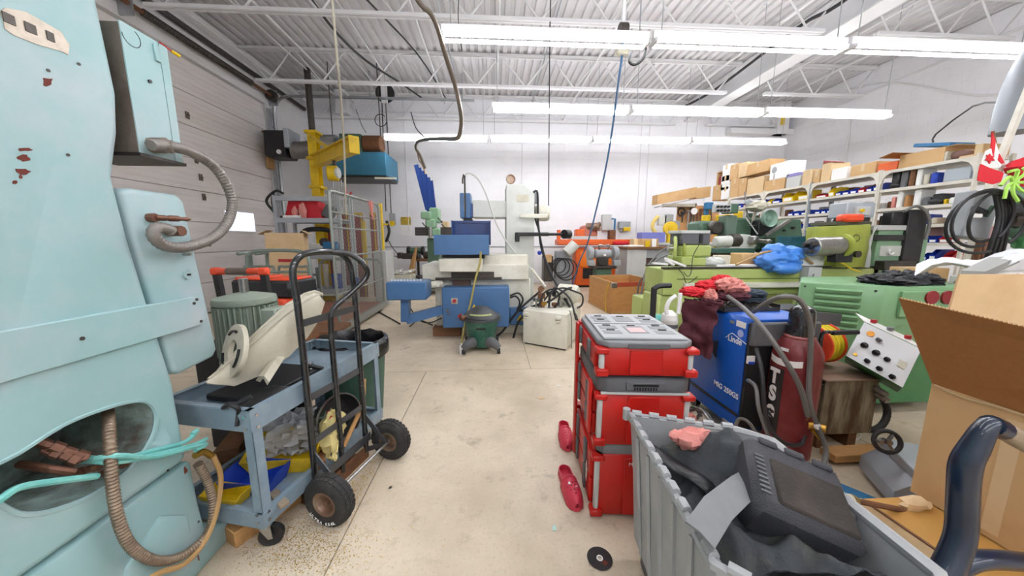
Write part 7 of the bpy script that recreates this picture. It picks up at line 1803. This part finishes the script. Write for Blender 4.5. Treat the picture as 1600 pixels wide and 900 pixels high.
# cartons stack at the far end, two high (bigger, at X 5.0, Y 5.6-7)
for (a, c_, z, py, m, lb) in ((1124, 1137, T, 292, paper_m, 'bottom white printed box of the white stack'), (1124, 1137, T + .2, 275, paper_m, 'middle white printed box of the white stack'), (1126, 1138, T + .38, 258, paper_m, 'top white printed box of the white stack'), (1138, 1151, T, 280, card_m, 'lower left brown carton beside the white boxes'), (1151, 1163, T, 279, card_m, 'lower middle brown carton in the stack'), (1164, 1190, T, 278, cardl_m, 'lower right brown carton under the big one'), (1191, 1223, T, 281, card_m, 'wide single carton right of the stacked cartons')):
    sbox(a, c_, z, py if z == T else py, m, 'cardboard_box', lb + ' on the shelving', 'cardboard box', card_=True)
zz = ZT(1150, 279) + .004
for (a, c_, py, m, lb) in ((1138, 1151, 257, card_m, 'upper left brown carton on the stacked cartons'), (1151, 1164, 255, cardl_m, 'upper middle brown carton on the stacked cartons'), (1165, 1199, 253, card_m, 'big brown carton topmost of the stacked cartons')): sbox(a, c_, zz, py, m, 'cardboard_box', lb, 'cardboard box', card_=True)
z_ = ZT(1207, 281) + .003
o = thing('white_box', 'white box printed with a grey lamp picture on the cartons', 'box', (SXX + .15, SY(1214, z_), z_)); ya, yb = SY(1231, z_), SY(1200, z_); zt = ZT(1214, 255)
MB().bx(SXX + .02, SXX + .3, ya, yb, z_, zt, .004).done('body', paper_m, o); MB().ball((SXX + .02, yb - .09, (z_ + zt) / 2 + .03), (.004, .055, .055), 16, 10).bx(SXX + .016, SXX + .02, yb - .11, yb - .09, z_ + .01, z_ + .1).done('lamp_print', grey_m, o)
o = thing('crate_box', 'small open red-brown box with dark red contents beside the white boxes', 'box', (SXX + .15, SY(1117, 2.5), T + .15)); ya, yb = SY(1124, T), SY(1110, T)
z_ = ZT(1117, 291) + .002; MB().bx(SXX + .1, SXX + .35, ya, yb, z_, z_ + .02).bx(SXX + .1, SXX + .35, ya, ya + .02, z_ + .02, z_ + .3).bx(SXX + .1, SXX + .35, yb - .02, yb, z_ + .02, z_ + .3).bx(SXX + .1, SXX + .35, ya, yb, z_ + .3, z_ + .32).done('body', card_m, o); MB().bx(SXX + .12, SXX + .34, ya + .03, yb - .03, z_ + .02, z_ + .22, .02).done('contents', dred_m, o)
# assorted goods on the shelves (first bay: right of px 1384)
goods = [(1386, 1399, 2.02, 266, dark_m, 'camera_body', 'black round-nosed tool', 'tool'), (1400, 1412, 2.02, 268, dgrey_m, 'grey_block', 'grey ribbed block', 'block'), (1413, 1422, 2.02, 264, dwood_m, 'brown_block', 'brown block in shadow', 'block'), (1424, 1434, 2.02, 264, white_m, 'white_gauge', 'white standing gauge', 'gauge'), (1436, 1446, 2.02, 272, cream_m, 'cream_tin', 'cream tin', 'tin'), (1447, 1458, 2.02, 270, bbin_m, 'blue_carton', 'dark blue carton', 'carton'), (1467, 1513, 2.02, 262, hm_m, 'machine_plate', 'large grey machine plate', 'machine part'), (1515, 1528, 2.02, 265, bbin_m, 'blue_carton', 'blue carton right of the machine plate', 'carton'),
         (1386, 1392, 1.78, 308, pink_m, 'pink_tin', 'pinkish tin', 'tin'), (1394, 1404, 1.78, 298, white_m, 'bottle', 'first white bottle', 'bottle'), (1406, 1412, 1.78, 305, pegb_m, 'brown_tin', 'brown tin', 'tin'), (1420, 1432, 1.78, 296, white_m, 'bottle', 'second white bottle', 'bottle'), (1434, 1447, 1.78, 308, dgrey_m, 'motor_part', 'grey motor part', 'machine part'), (1449, 1466, 1.78, 303, dark_m, 'black_tool', 'black hose-like tool', 'tool'), (1468, 1473, 1.78, 311, yellow_m, 'yellow_tin', 'small yellow tin', 'tin'), (1476, 1502, 1.78, 308, white_m, 'paper_stack', 'white paper stack', 'paper'), (1504, 1526, 1.78, 303, dsteel_m, 'dark_gear', 'dark gear box', 'machine part'),
         (1386, 1400, 1.565, 336, omach_m, 'orange_tin', 'orange tin', 'tin'), (1416, 1432, 1.565, 335, bbin_m, 'blue_carton', 'blue carton with white end', 'carton'), (1434, 1444, 1.565, 335, bbin_m, 'blue_carton', 'second blue carton', 'carton'), (1448, 1458, 1.565, 340, cream_m, 'cream_rag', 'cream rag', 'rag'), (1473, 1482, 1.565, 332, gold_m, 'amber_jar', 'amber jar', 'jar'), (1386, 1510, 1.355, 355, mt('pinkwood', hx('b08a86'), .6), 'pink_plank', 'long pinkish plank', 'plank')]
for a, c_, z, py, m, nm, lb, cat in goods:
    lvn = {2.02: 'upper', 1.78: 'middle', 1.565: 'fourth', 1.355: 'fifth'}[z]
    sbox(a, c_, z, py, m, nm, f'{lb} on the {lvn} shelf of the nearest bay', cat, .16 if z == 1.355 else .03, .2, .012)
for k, (px, z, r, m, lb) in enumerate(((1392, 2.02, .05, dark_m, 'black round motor end'), (1500, 1.565, .09, yellow_m, 'bright yellow bundle'), (1488, 1.565, .05, dred_m, 'dark red bundle'), (1455, 1.78, .05, cableB_m, 'black round housing'), (1515, 1.78, .045, dsteel_m, 'dark steel knob'))):
    y = SY(px, z); o = MB().ball((SXX + .06, y, z + r * .8), (r, r * 1.3, r * .8), 14, 10, nz=.1 if 'bundle' in lb else 0, flatz=z + .001).done('shelf_item', m); tag(o, f'{lb} on the {"upper" if z > 2 else "middle" if z > 1.7 else "fourth"} shelf near the flag', 'tool' if 'bundle' not in lb else 'cloth')
rr = random.Random(11); cols = [('grey', grey_m), ('white', white_m), ('dark', dsteel_m), ('tan', card_m), ('pale', cream_m), ('brown', dwood_m), ('green', dgreen_m)]
for bi, (p0, p1, zs_) in enumerate(((1272, 1372, (2.02, 1.78, 1.565, 1.355, 1.15)), (1198, 1264, (2.02, 1.78, 1.565, 1.355)), (1142, 1192, (2.02, 1.78)))):
    for z in zs_:
        x = p0 + 2; k = 0; nmz = {2.02: 'upper', 1.78: 'middle', 1.565: 'fourth', 1.355: 'fifth', 1.15: 'sixth'}[z]
        while x < p1 - 6:
            w_ = rr.uniform(7, 15); cn, m = rr.choice(cols); h = rr.uniform(.08, .15)
            ya, yb = SY(min(x + w_, p1), z), SY(x, z)
            s_ = rr.random(); b = MB()
            if s_ < .5: b.bx(SXX + .25, SXX + .36, ya + .006, yb - .006, z + .001, z + h, .008)
            else: b.cyl((SXX + .3, (ya + yb) / 2, z + .001), (SXX + .3, (ya + yb) / 2, z + h), min(.06, (yb - ya) / 2.1), n=12)
            o = b.done('stock_box' if s_ < .5 else 'stock_tin', m); tag(o, f'{cn} {"box" if s_ < .5 else "tin"} behind the bins, {ORD[min(k, 11)]} from left, {ORD[bi + 1]} bay, {nmz} shelf', 'box' if s_ < .5 else 'tin', 'stock behind the bins')
            x += w_ + 1; k += 1
# ---- lime lathe
LY = 3.3
lt = TH('lime_lathe', 'long lime green lathe with olive headstock behind the welder', 'lathe', (3.1, LY + .3, 0))
zb = ay(1150, 417, LY).z; x0 = ay(1037, 420, LY).x; x1 = ay(1292, 420, LY).x; x2 = ay(1374, 420, LY).x
b = MB(); b.bx(x0, x2, LY, LY + .42, zb - .30, zb - .02, .01); b.done('bed', lime_m, lt)
MB().bx(x0 - .005, x2, LY - .006, LY + .05, zb - .02, zb, .003).bx(x0, x2, LY + .36, LY + .42, zb - .02, zb, .003).done('bed_ways', dsteel_m, lt)
MB().bx(x0 + .15, x2, LY - .008, LY, zb - .13, zb - .12).done('bed_groove', mt('olive_dark', hx('6d7a35'), .6), lt)
MB().bx(x0 + .22, x1, LY - .05, LY - .0, zb - .22, zb - .165, .005).done('chip_guard', mwhite_m, lt)
for a_, c_ in ((x0 - .02, x0 + .42), (x1 - .3, x2)): MB().bx(a_, c_, LY + .02, LY + .4, 0, zb - .3, .02).done('pedestal', lime_m, lt)
MB().bx(x0 + .42, x1 - .3, LY + .1, LY + .35, .12, .3, .02).done('chip_tray', dsteel_m, lt)
W(lt, 1265, 418, 1278, 470, LY - .1, .1, lgrey_m, 'apron_bracket', .004)
MB().tube(path([(1272, 428), (1267, 440), (1268, 455), (1276, 462)], Y=LY - .12), .006, 6).done('cable', cableG_m, lt)
# tailstock
W(lt, 1067, 383, 1112, 402, LY + .05, .28, lime_m, 'tailstock', .02); W(lt, 1066, 401, 1085, 415, LY + .03, .3, lime_m, 'tailstock_base', .008); W(lt, 1084, 403, 1103, 415, LY + .03, .3, lime_m, 'tailstock_base', .008)
hwp = ay(1054, 388, LY + .15); o = MB().torus(hwp, (1, -.5, 0), .115, .018, 26, 8).done('handwheel', lime_m, lt)
for k in range(3): t = k * 2.09; q = V((-.5 * math.cos(t) * .45, -1 * math.cos(t) * .45 * 0 - .9 * math.cos(t) * .11 * 0, 0)); MB().bar(hwp, hwp + V((math.cos(t) * .045, math.cos(t) * .09, math.sin(t) * .11)), .02).done('spoke', olive_m, o)
MB().cyl(hwp + V((-.06, .03, 0)), hwp + V((.14, -.0, 0)), .03, n=12).done('spindle', steel_m, lt)
MB().torus(ay(1066, 392, LY + .12), (1, -.3, 0), .09, .014, 22, 7).done('second_handwheel', olive_m, lt)
MB().tube(path([(1092, 383), (1083, 400), (1080, 425), (1075, 432), (1068, 425)], Y=LY - .05), .004, 5).tube(path([(1060, 420), (1068, 430), (1072, 442), (1080, 440), (1090, 432)], Y=LY - .04), .004, 5).done('thin_wire', cableB_m, lt)
# headstock
hs_ = MB(); P_ = [(1306, 418), (1306, 372), (1308, 353), (1362, 350), (1360, 418)]
pts = [ay(a, c_, LY - .05) for a, c_ in P_]; hs_.prism(pts, (0, .34, 0)); hs_.bevel(.012, 2); hs_.done('headstock', olive_m, lt)
W(lt, 1308, 346, 1362, 352, LY - .02, .3, mt('dark_rim', hx('4a4a3a'), .5), 'top_tray', .004)
c1_ = ay(1268, 386, LY - .1); c2_ = ay(1312, 384, LY - .1)
MB().cyl(c1_, c2_, .098, n=30, bev=.008).done('chuck', steel_m, lt)
for k in range(3):
    t = k * 2.09 + .4; MB().box(c1_ + V((-.02, math.cos(t) * .05, math.sin(t) * .05)), (.05, .035, .05), Matrix.Rotation(t, 3, 'X'), .004).done('chuck_jaw', dsteel_m, lt)
MB().cyl(c1_ - V((.005, 0, 0)), c1_, .03, n=14).done('chuck_bore', dark_m, lt); MB().cyl(c2_, c2_ + V((.04, 0, 0)), .12, n=26).done('spindle_nose', olive_m, lt)
W(lt, 1308, 394, 1332, 410, LY - .16, .1, dark_m, 'control_block', .006); p = ay(1337, 397, LY - .08); MB().cyl(p, p + V((0, -.03, 0)), .035, n=14).done('speed_knob', dsteel_m, lt)
b = MB()
for i in range(12): q = ay(1338 + 5 * math.cos(i * .52), 372 + 5 * math.sin(i * .52), LY - .052); MB().cyl(q, q - V((0, .003, 0)), .006, n=6).done('speed_mark', dsteel_m, lt)
# green electric cabinet behind, black panel
ge = TH('switch_cabinet', 'tall green switch cabinet with black panel right of the lathe headstock', 'cabinet', (ay(1400, 400, LY).x, LY + .3, 0))
MB().fb(LY + .0, 1376, 352, 1433, 470, .15, .01).done('cabinet', mt('cab_green', hx('7fa382'), .5), ge); a = ay(1364, 460, LY); c_ = ay(1433, 460, LY)
MB().bx(a.x + .02, c_.x - .02, LY + .05, LY + .35, 0, ay(1400, 468, LY).z, 0).done('base', dgreen_m, ge)
W(ge, 1366, 367, 1432, 376, LY - .02, .03, dark_m, 'dark_strip', .003); W(ge, 1423, 328, 1436, 415, LY - .03, .06, dark_m, 'black_post', .004)
W(ge, 1396, 330, 1426, 352, LY + .0, .1, dark_m, 'black_panel', .01); W(ge, 1372, 352, 1425, 360, LY - .02, .3, lgrey_m, 'ledge', .004)
W(ge, 1377, 384, 1408, 400, LY - .008, .01, mgreyw_m, 'faded_plate', 0); p = ay(1393, 393, LY - .03); MB().torus(p, (0, 1, 0), .03, .01, 16, 6, 0, 4).done('white_handle', paper_m, ge)
W(ge, 1384, 408, 1430, 422, LY - .1, .1, dsteel_m, 'lower_box', .006)
MB().tube(path([(1412, 330), (1432, 322), (1446, 330), (1452, 345), (1450, 360), (1445, 375)], Y=LY - .06), .015, 7).done('cable_arc', cableG_m, ge)
for k in range(4): MB().tube(path([(1366 + k * 2, 352), (1362 - k, 375), (1357 + k, 395), (1352 + k * 2, 418)], Y=LY - .08), .006, 5).done('wire_bundle', lgrey_m, ge)
g = TH('grey_control_box', 'grey metal control box on the lathe headstock top', 'electrical box', ay(1345, 345, LY + .1))
W(g, 1325, 316, 1366, 340, LY + .1, .2, hm_m, 'box', .008); W(g, 1325, 340, 1358, 346.5, LY + .12, .15, dsteel_m, 'box_foot', 0); W(g, 1341, 323, 1360, 336, LY + .06, .04, lgrey_m, 'dial_block', .004); p = ay(1346, 329, LY + .05); MB().cyl(p, p - V((0, .02, 0)), .018).done('yellow_dial', yellow_m, g)
o = MB().box(ay(1328, 341, LY + .0), (.2, .12, .08), -.2, .02).done('orange_cover', orange_m); tag(o, 'orange plastic cover beside the grey control box', 'cover')
# things on the lathe bed
zz = zb + .001
o = thing('toolbox_radio', 'black rectangular tool case on top of the lime tailstock', 'case', ay(1088, 383, LY + .15)); W(o, 1066, 363, 1110, 382.5, LY + .06, .24, dgrey_m, 'case_body', .012); W(o, 1064, 360, 1110, 365, LY + .05, .26, lgrey_m, 'lid', .005); W(o, 1094, 366, 1098, 380, LY + .05, .01, dark_m, 'clasp', 0)
def lump(px, py, r, m, lb, nm, cat, seed=0, nz=.25, Y=LY + .1, mul=1):
    p = ay(px, py, Y); p.z = zz + r[2] * .8; o = MB().ball(p, r, 22, 14, nz=nz, ns=2.6, seed=seed, flatz=zz).done(nm, m, ang=70); return tag(o, lb, cat)
b = MB(); p = ay(1215, 404, LY + .02); b.ball((p.x, p.y, zb + .06), (.2, .13, .11), 40, 24, nz=.22, ns=2.4, seed=2); b.ball((p.x + .13, p.y, zb + .13), (.12, .08, .07), 20, 12, nz=.3, ns=2.4, seed=5); b.ball((p.x - .04, p.y, zb + .17), (.1, .08, .06), 20, 12, nz=.3, ns=2.4, seed=7); b.ball((p.x + .02, LY - .09, zb - .01), (.14, .06, .06), 20, 12, nz=.12, seed=3)
o = b.done('plastic_bag', bagblue_m, ang=70); tag(o, 'bulging bright blue plastic bag on the lathe bed', 'bag')
lump(1115, 407, (.1, .06, .05), mgreyw_m, 'white and grey angle tool on the lathe bed', 'power_tool', 'tool', 4); o = MB().bx(*(lambda a_, c_: (a_.x, c_.x, LY + .1, LY + .2, zz, a_.z))(ay(1122, 399, LY + .1), ay(1143, 399, LY + .1)), .01).done('cream_block', cream_m); tag(o, 'cream block beside the angle tool on the bed', 'block')
onbench('cardboard_box', 'low tan cardboard box left of the blue bag on lathe', 'cardboard box', 1161, 396, 1190, card_m, LY + .12, zz, .2)
onbench('white_carton', 'long white carton right of the blue bag on the lathe', 'carton', 1249, 394, 1291, white_m, LY + .0, zz, .1)
onbench('white_strip', 'flat white strip lying along the lathe bed', 'strip', 1120, 414, 1190, paper_m, LY + .02, zz, .1, 0)
o = MB().tube(path([(1150, 414), (1170, 405), (1195, 394), (1230, 392), (1250, 398), (1270, 412)], Y=LY - .02), .012, 7).done('tan_hose', tan_m); tag(o, 'tan hose running over the blue bag', 'hose')
o = MB().tube(path([(1308, 408), (1318, 412), (1330, 420), (1345, 425)], Y=LY - .14), .008, 6).done('thin_rope', cableY_m); tag(o, 'thin yellow cord below the chuck', 'cord')
for k, (x0_, y0_, x1_, y1_) in enumerate(((1020, 411, 1042, 413), (1040, 404, 1070, 416), (1041, 407, 1052, 414))):
    A, B = ay(x0_, y0_, LY - .02), ay(x1_, y1_, LY - .02); o = MB().bar(A, B, .05, .02).done('white_batten', paper_m); tag(o, f'white plastic batten at the left end of the lathe, {["lowest","longest","shortest"][k]}', 'batten')
lump(1296, 408, (.07, .05, .05), bgreen_m, 'green cloth under the chuck', 'green_cloth', 'cloth', 6)
# clutter left of the lathe: grey vice, wires, lime drawer boxes
for (x0_, y0_, x1_, Y, m, nm, lb, zb_, d) in ((1003, 466, 1022, 4.1, lime_m, 'lime_pedestal', 'lime green box left of the silver sprayer', 0, .3), (1028, 470, 1050, 4.0, lime_m, 'lime_pedestal', 'second lime green box behind the teal helmet', 0, .3), (1003, 464, 1048, 4.45, dsteel_m, 'dark_case', 'dark box between the two lime boxes', 0, .3), (1024, 425, 1042, 4.2, gwood_m, 'wood_stack', 'stack of pale wood at the lathe left end', .0, .3)):
    onbench(nm, lb, 'box', x0_, y0_, x1_, m, Y, zb_, d)
for k, q in enumerate(([(1000, 470, 4.6), (1010, 420, 4.9), (1030, 395, 5), (1045, 385, 5)], [(1010, 440, 4.6), (1020, 412, 4.6), (1038, 400, 4.7), (1050, 398, 4.7)], [(996, 462, 4.8), (1000, 440, 4.8), (1018, 425, 4.7), (1020, 450, 4.6)])):
    o = MB().tube(vpath(q), .012, 6).done('tangled_cable', cableG_m); tag(o, f'grey tangled cable left of the lathe, {ORD[k]} from back', 'cable')
p = ay(1014, 432, 4.6); o = MB().ball(p, (.07, .07, .09), 14, 10, nz=.2).bx(p.x - .03, p.x + .03, p.y - .03, p.y + .03, 0, p.z).done('pump_head', steel_m); tag(o, 'steel pump head on a stand left of the lathe', 'pump')
# silver spray bottle and teal helmet, black handle
sp = TH('spray_gun', 'silver spray canister with handle between tool boxes and welder', 'sprayer', (ay(1050, 500, 2.3).x, 2.4, 0)); p = ay(1050, 520, 2.35)
MB().cyl((p.x, 2.4, .62), (p.x, 2.4, .78), .062, n=22, bev=.008).done('canister', mgreyw_m, sp); MB().lathe([(.06, 0), (.055, .04), (.02, .07), (.0, .07)], (p.x, 2.4, .78), (0, 0, 1), 20).done('cap', white_m, sp)
MB().tube(vpath([(1060, 490, 2.4), (1062, 472, 2.4), (1063, 458, 2.4)]), .015, 8).done('trigger', white_m, sp); MB().tube(vpath([(1046, 498, 2.38), (1041, 485, 2.38), (1046, 470, 2.38), (1056, 462, 2.38)]), .016, 8).done('handle', white_m, sp); MB().bx(p.x - .12, p.x + .15, 2.3, 2.55, 0, .62, .01).done('stand', dsteel_m, sp)
MB().lathe([(.064, .72), (.0645, .74), (.064, .75)], (p.x, 2.4, 0), (0, 0, 1), 22).done('dark_band', dgrey_m, sp)
th_ = ay(1028, 502, 2.5); o = MB().ball((th_.x, 2.5, th_.z - .03), (.09, .08, .09), 20, 12).bx(th_.x - .05, th_.x + .04, 2.42, 2.52, 0, th_.z - .06, .01).done('teal_helmet', mt('teal_plastic', hx('5fb3a8'), .4)); tag(o, 'teal plastic dome behind the tool box stack', 'helmet')
o = MB().bar(ay(1019, 505, 2.3), ay(1022, 450, 2.3), .03, .03).tube(vpath([(1021, 452, 2.3), (1030, 447, 2.3), (1048, 446, 2.3)]), .02, 8).bar(V((ay(1019, 505, 2.3).x, 2.3, 0)), ay(1019, 505, 2.3), .03).done('telescopic_handle', blackpl_m); tag(o, 'black telescopic trolley handle behind the tool boxes', 'handle')
# ---- dark green cylindrical grinder behind the lathe
KY = 4.55
kg = TH('cylindrical_grinder', 'dark green cylindrical grinding machine behind the lime lathe', 'machine', (ay(1175, 400, KY).x, KY + .4, 0))
a = ay(1095, 402, KY + .1); c_ = ay(1262, 402, KY + .1)
MB().bx(a.x, c_.x, KY + .1, KY + .8, .0, a.z, .02).done('base', dgreen_m, kg)
W(kg, 1120, 388, 1180, 396, KY - .02, .4, mt('table_green', hx('3f6257'), .4), 'table', .01); W(kg, 1124, 396, 1176, 404, KY + .02, .3, dwood_m, 'way_cover', 0)
W(kg, 1117, 319, 1142, 332, KY + .2, .06, lgrey_m, 'control_panel', .004)
for i in range(4):
    for j in range(2): p = ay(1121 + i * 5.6, 323 + j * 6, KY + .19); MB().cyl(p, p - V((0, .025, 0)), .018, n=10).done('knob', dark_m, kg)
W(kg, 1142, 318, 1154, 333, KY + .2, .2, dgreen_m, 'panel_side', .01); W(kg, 1136, 336, 1150, 372, KY + .25, .2, mt('arm_green', hx('5f7265'), .5), 'support_arm', .02)
W(kg, 1094, 345, 1132, 366, KY + .3, .35, dgreen_m, 'motor_cover', .04); p = ay(1114, 356, KY + .28); MB().cyl(p, p - V((0, .1, 0)), .1, n=24, bev=.02).done('pulley', dsteel_m, kg)
W(kg, 1150, 340, 1190, 392, KY + .4, .3, dgreen_m, 'wheel_stand', .03); p = ay(1117, 378, KY + .05); q = ay(1150, 376, KY + .05); MB().cyl(p, q, .08, n=22, bev=.02).done('workhead', mgreyw_m, kg); MB().cyl(q - V((.1, .0, 0)), q + V((.03, 0, 0)), .1, n=26, bev=.015).torus(q + V((.04, 0, 0)), (1, 0, 0), .06, .02, 20, 8).done('face_plate', dsteel_m, kg)
p = ay(1204, 341, KY + .1); MB().lathe([(.02, .04), (.09, .05), (.115, .0), (.125, -.005), (.125, .01), (.1, .07), (.0, .08)], p, (-.15, 1, -.1), 32).cyl(p + V((0, .02, 0)), p + V((0, .06, 0)), .035, n=14).done('dish_guard', mt('dish_green', hx('7d9a8a'), .35), kg)
W(kg, 1187, 344, 1212, 368, KY + .25, .2, dark_m, 'black_housing', .01)
b = MB(); b.prism([ay(a_, c2, KY + .15) for a_, c2 in ((1195, 372), (1232, 344), (1240, 342), (1252, 343), (1254, 370), (1250, 396), (1212, 396), (1212, 372))], (0, .4, 0)); b.bevel(.01, 1); b.done('tailstock_housing', dgreen_m, kg)
MB().bar(ay(1196, 368, KY + .12), ay(1234, 344, KY + .12), .03, .04).done('sloping_rail', steel_m, kg)
for (px, py, r) in ((1222, 380, .03), (1238, 356, .02), (1224, 360, .015)): p = ay(px, py, KY + .14); MB().cyl(p, p - V((0, .03, 0)), r, n=12).done('knob', dark_m, kg)
b = MB(); b.prism([ay(a_, c2, KY + .0) for a_, c2 in ((1135, 392), (1163, 366), (1172, 367), (1182, 384), (1176, 390))], (0, .2, 0)); b.done('slanted_cover', mgreyw_m, kg)
p = ay(1177, 375, KY - .05); MB().box(p, (.12, .1, .12), .5, .02).cyl(p, p + V((.2, 0, -.02)), .03).ball(p + V((.22, 0, -.02)), (.06, .04, .04), 12, 8).done('centre_rest', steel_m, kg)
W(kg, 1216, 369, 1268, 396, KY - .25, .012, mt('blue_guard_film', hx('2f6f86'), .2, alpha=.6), 'clear_guard', 0); MB().fb(KY - .24, 1238, 370, 1268, 397, .2, .01).done('guard_box', mt('teal_dark', hx('33605a'), .4), kg)
MB().bar(ay(1164, 338, KY + .3), ay(1184, 366, KY + .2), .015).bar(ay(1168, 352, KY + .3), ay(1190, 352, KY + .3), .012).done('tie_rods', steel_m, kg)
# lamp arm and rags at px 1165-1200, 300-330 on the grinder
o = MB().ball(ay(1182, 322, KY + .3), (.12, .1, .07), 18, 10, nz=.3, seed=3).bar(ay(1182, 326, KY + .35), V((ay(1182, 326, KY + .35).x, KY + .5, 1.3)), .03).done('white_rag', cream_m); tag(o, 'pale crumpled rag above the dark green grinder', 'rag')
lp = TH('desk_lamp', 'grey jointed work lamp above the dark green grinder', 'lamp', ay(1170, 345, KY + .35)); MB().tube(vpath([(1170, 345, KY + .4), (1165, 320, KY + .4), (1164, 300, KY + .4)]), .012, 6, 0).done('arm', steel_m, lp); MB().cyl(ay(1168, 318, KY + .35), ay(1174, 312, KY + .3), .06, .03).done('shade', grey_m, lp)
for k, (px, py, m, lb) in enumerate(((1107, 322, bluer_m, 'blue container'), (1103, 342, yellow_m, 'small yellow container'), (1125, 342, yellow_m, 'yellow tub'), (1135, 341, yellow_m, 'second yellow tub'), (1153, 336, yellow_m, 'yellow bundle'))):
    p = ay(px, py, KY + .9); o = MB().cyl((p.x, KY + .9, p.z - .06), (p.x, KY + .9, p.z + .06), .07, n=14, bev=.01).bar((p.x, KY + .95, 1.2), (p.x, KY + .95, p.z - .05), .05).done('container', m); tag(o, f'{lb} on a stand behind the green grinder', 'container')
o = MB().bx(ay(1094, 350, KY + 1.).x, ay(1160, 350, KY + 1.).x, KY + .86, KY + 1.2, 0, 1.2, .01).done('side_cabinet', dgreen_m); tag(o, 'dark green cabinet behind the cylindrical grinder', 'cabinet')
# ---- right edge: service column, disconnect switch, cables, flag, duct
ec = TH('service_column', 'beige slanted service column with grey disconnect switch and cables', 'column', (3.85, 2.6, 0)); EY = 2.55
A = ay(1508, 425, EY); B = ay(1560, 255, EY); MB().bar(V((A.x - .1, EY, 0)), A, .05, .05).bar(A, B, .05, .05).bar(B, V((B.x + .3, EY, 3.4)), .03, .04).done('column', shelf_m, ec)
a = ay(1532, 312, EY - .15); MB().box(a + V((.03, .05, -.12)), (.24, .12, .36), Matrix.Rotation(.12, 3, 'Y'), .012).done('switch_box', grey_m, ec)
p = ay(1530, 329, EY - .2); MB().bar(p + V((-.05, 0, .02)), p + V((.06, 0, -.02)), .03).done('lever', dark_m, ec); p = ay(1528, 337, EY - .2); MB().box(p, (.07, .004, .03)).done('white_tag', paper_m, ec)
MB().bar(ay(1552, 322, EY - .2), ay(1540, 338, EY - .2), .02).done('handle', dgreen_m, ec)
for k, (cx__, cy__, r, t) in enumerate(((1535, 342, .21, 0), (1540, 348, .23, .2), (1545, 340, .18, -.2))): MB().torus(ay(cx__, cy__, EY - .26), (.1 + t, 1, .1), r, .011, 30, 7, 1.2, 7.0).done('cable_coil', cableB_m, ec)
for k in range(4): MB().tube(vpath([(1572 - k * 6, 300, EY - .25), (1575 - k * 5, 340, EY - .25), (1570 - k * 7, 380, EY - .25), (1555 - k * 8, 430, EY - .2)]), .013, 7).done('heavy_cable', cableB_m, ec)
for k, (px, m) in enumerate(((1532, rust_m), (1540, copper_m), (1548, dsteel_m))): MB().cyl(ay(px, 372, EY - .05), V((ay(px, 372, EY - .05).x, EY - .05, .9)), .02).done('pipe', m, ec)
for k in range(7):
    a = k * .9; p = ay(1583, 285, EY - .3); MB().tube([p, p + V((.08 * math.cos(a), -.02, .08 * math.sin(a))), p + V((.13 * math.cos(a + .5), -.02, .12 * math.sin(a + .5) - .02))], .011, 6).done('lime_cord', ltgreen_m, ec)
for k in range(5): MB().ball(ay(1586 + k * 4, 310 + 16 * k, EY - .15), (.08, .06, .07), 12, 8, nz=.3, seed=k).done('hanging_gear', [dgreen_m, dark_m, dsteel_m, dgreen_m, bgreen_m][k], ec)
o = MB().ball(ay(1598, 262, EY - .1), (.09, .06, .06), 14, 8, nz=.3).bar(ay(1598, 262, EY - .05), ay(1598, 300, EY - .05), .02).done('hanging_cloth', redc_m); tag(o, 'red cloth hung at the right edge above the cables', 'cloth')
# flag: hanging folded, white with red
fg = TH('flag', 'small red and white maple leaf flag on a stick', 'flag', ay(1552, 240, EY - .2)); FY = EY - .32
MB().bar(ay(1551, 205, FY), ay(1562, 262, FY), .012).done('stick', dwood_m, fg)
def fs(pts, m, nm, o_=0): q = [ay(a_, c_, FY - .01 - o_) for a_, c_ in pts]; return MB().prism(q, (0, .006, 0)).done(nm, m, fg)
fs([(1551, 206), (1556, 222), (1552, 248), (1549, 232)], flagr_m, 'red_bar'); fs([(1549, 232), (1552, 248), (1562, 262), (1545, 262), (1534, 256), (1541, 236)], white_m, 'white_field')
fs([(1556, 222), (1562, 240), (1568, 252), (1563, 262), (1554, 250)], white_m, 'white_field'); fs([(1533, 256), (1546, 262), (1569, 270), (1564, 284), (1552, 288), (1528, 282), (1530, 268)], flagr_m, 'red_bar', .004)
fs([(1547, 240), (1550, 244), (1554, 243), (1552, 247), (1555, 251), (1549, 251), (1547, 256), (1545, 251), (1540, 250), (1544, 246), (1542, 242), (1546, 243)], flagr_m, 'maple_leaf', .008)
fs([(1562, 240), (1570, 254), (1566, 256), (1560, 250)], flagr_m, 'red_patch', .004)
dc = TH('spiral_duct', 'galvanised duct elbow at the upper right edge', 'duct', ay(1590, 160, 3.0)); A = ay(1579, 208, 3.0)
MB().tube([A, A + V((.02, 0, .3)), A + V((.1, 0, .6)), A + V((.35, 0, 1.0)), A + V((.5, .0, 1.6)), V((A.x + .5, 3.0, ZC - .3))], .13, 18, 6, rib=.08, ratio=.985).done('duct', mt('bright_duct', hx('8e9297'), .55, .5), dc)
o = MB().tube(vpath([(1458, 222, 4.2), (1462, 210, 4.2), (1520, 166, 3.8), (1555, 160, 3.3), (1590, 148, 3.0)]), .01, 6, 2).done('wall_cable', cableB_m); tag(o, 'thin dark cable sagging toward the galvanised duct', 'cable')
sbox(1517, 1533, T, 226, card_m, 'cardboard_box', 'cardboard box behind the flag at the right end of the shelf top', 'cardboard box', card_=True)
print('OBJECTS BUILT', len(bpy.data.objects), 'TRIS', sum(len(m.polygons) for m in bpy.data.meshes))
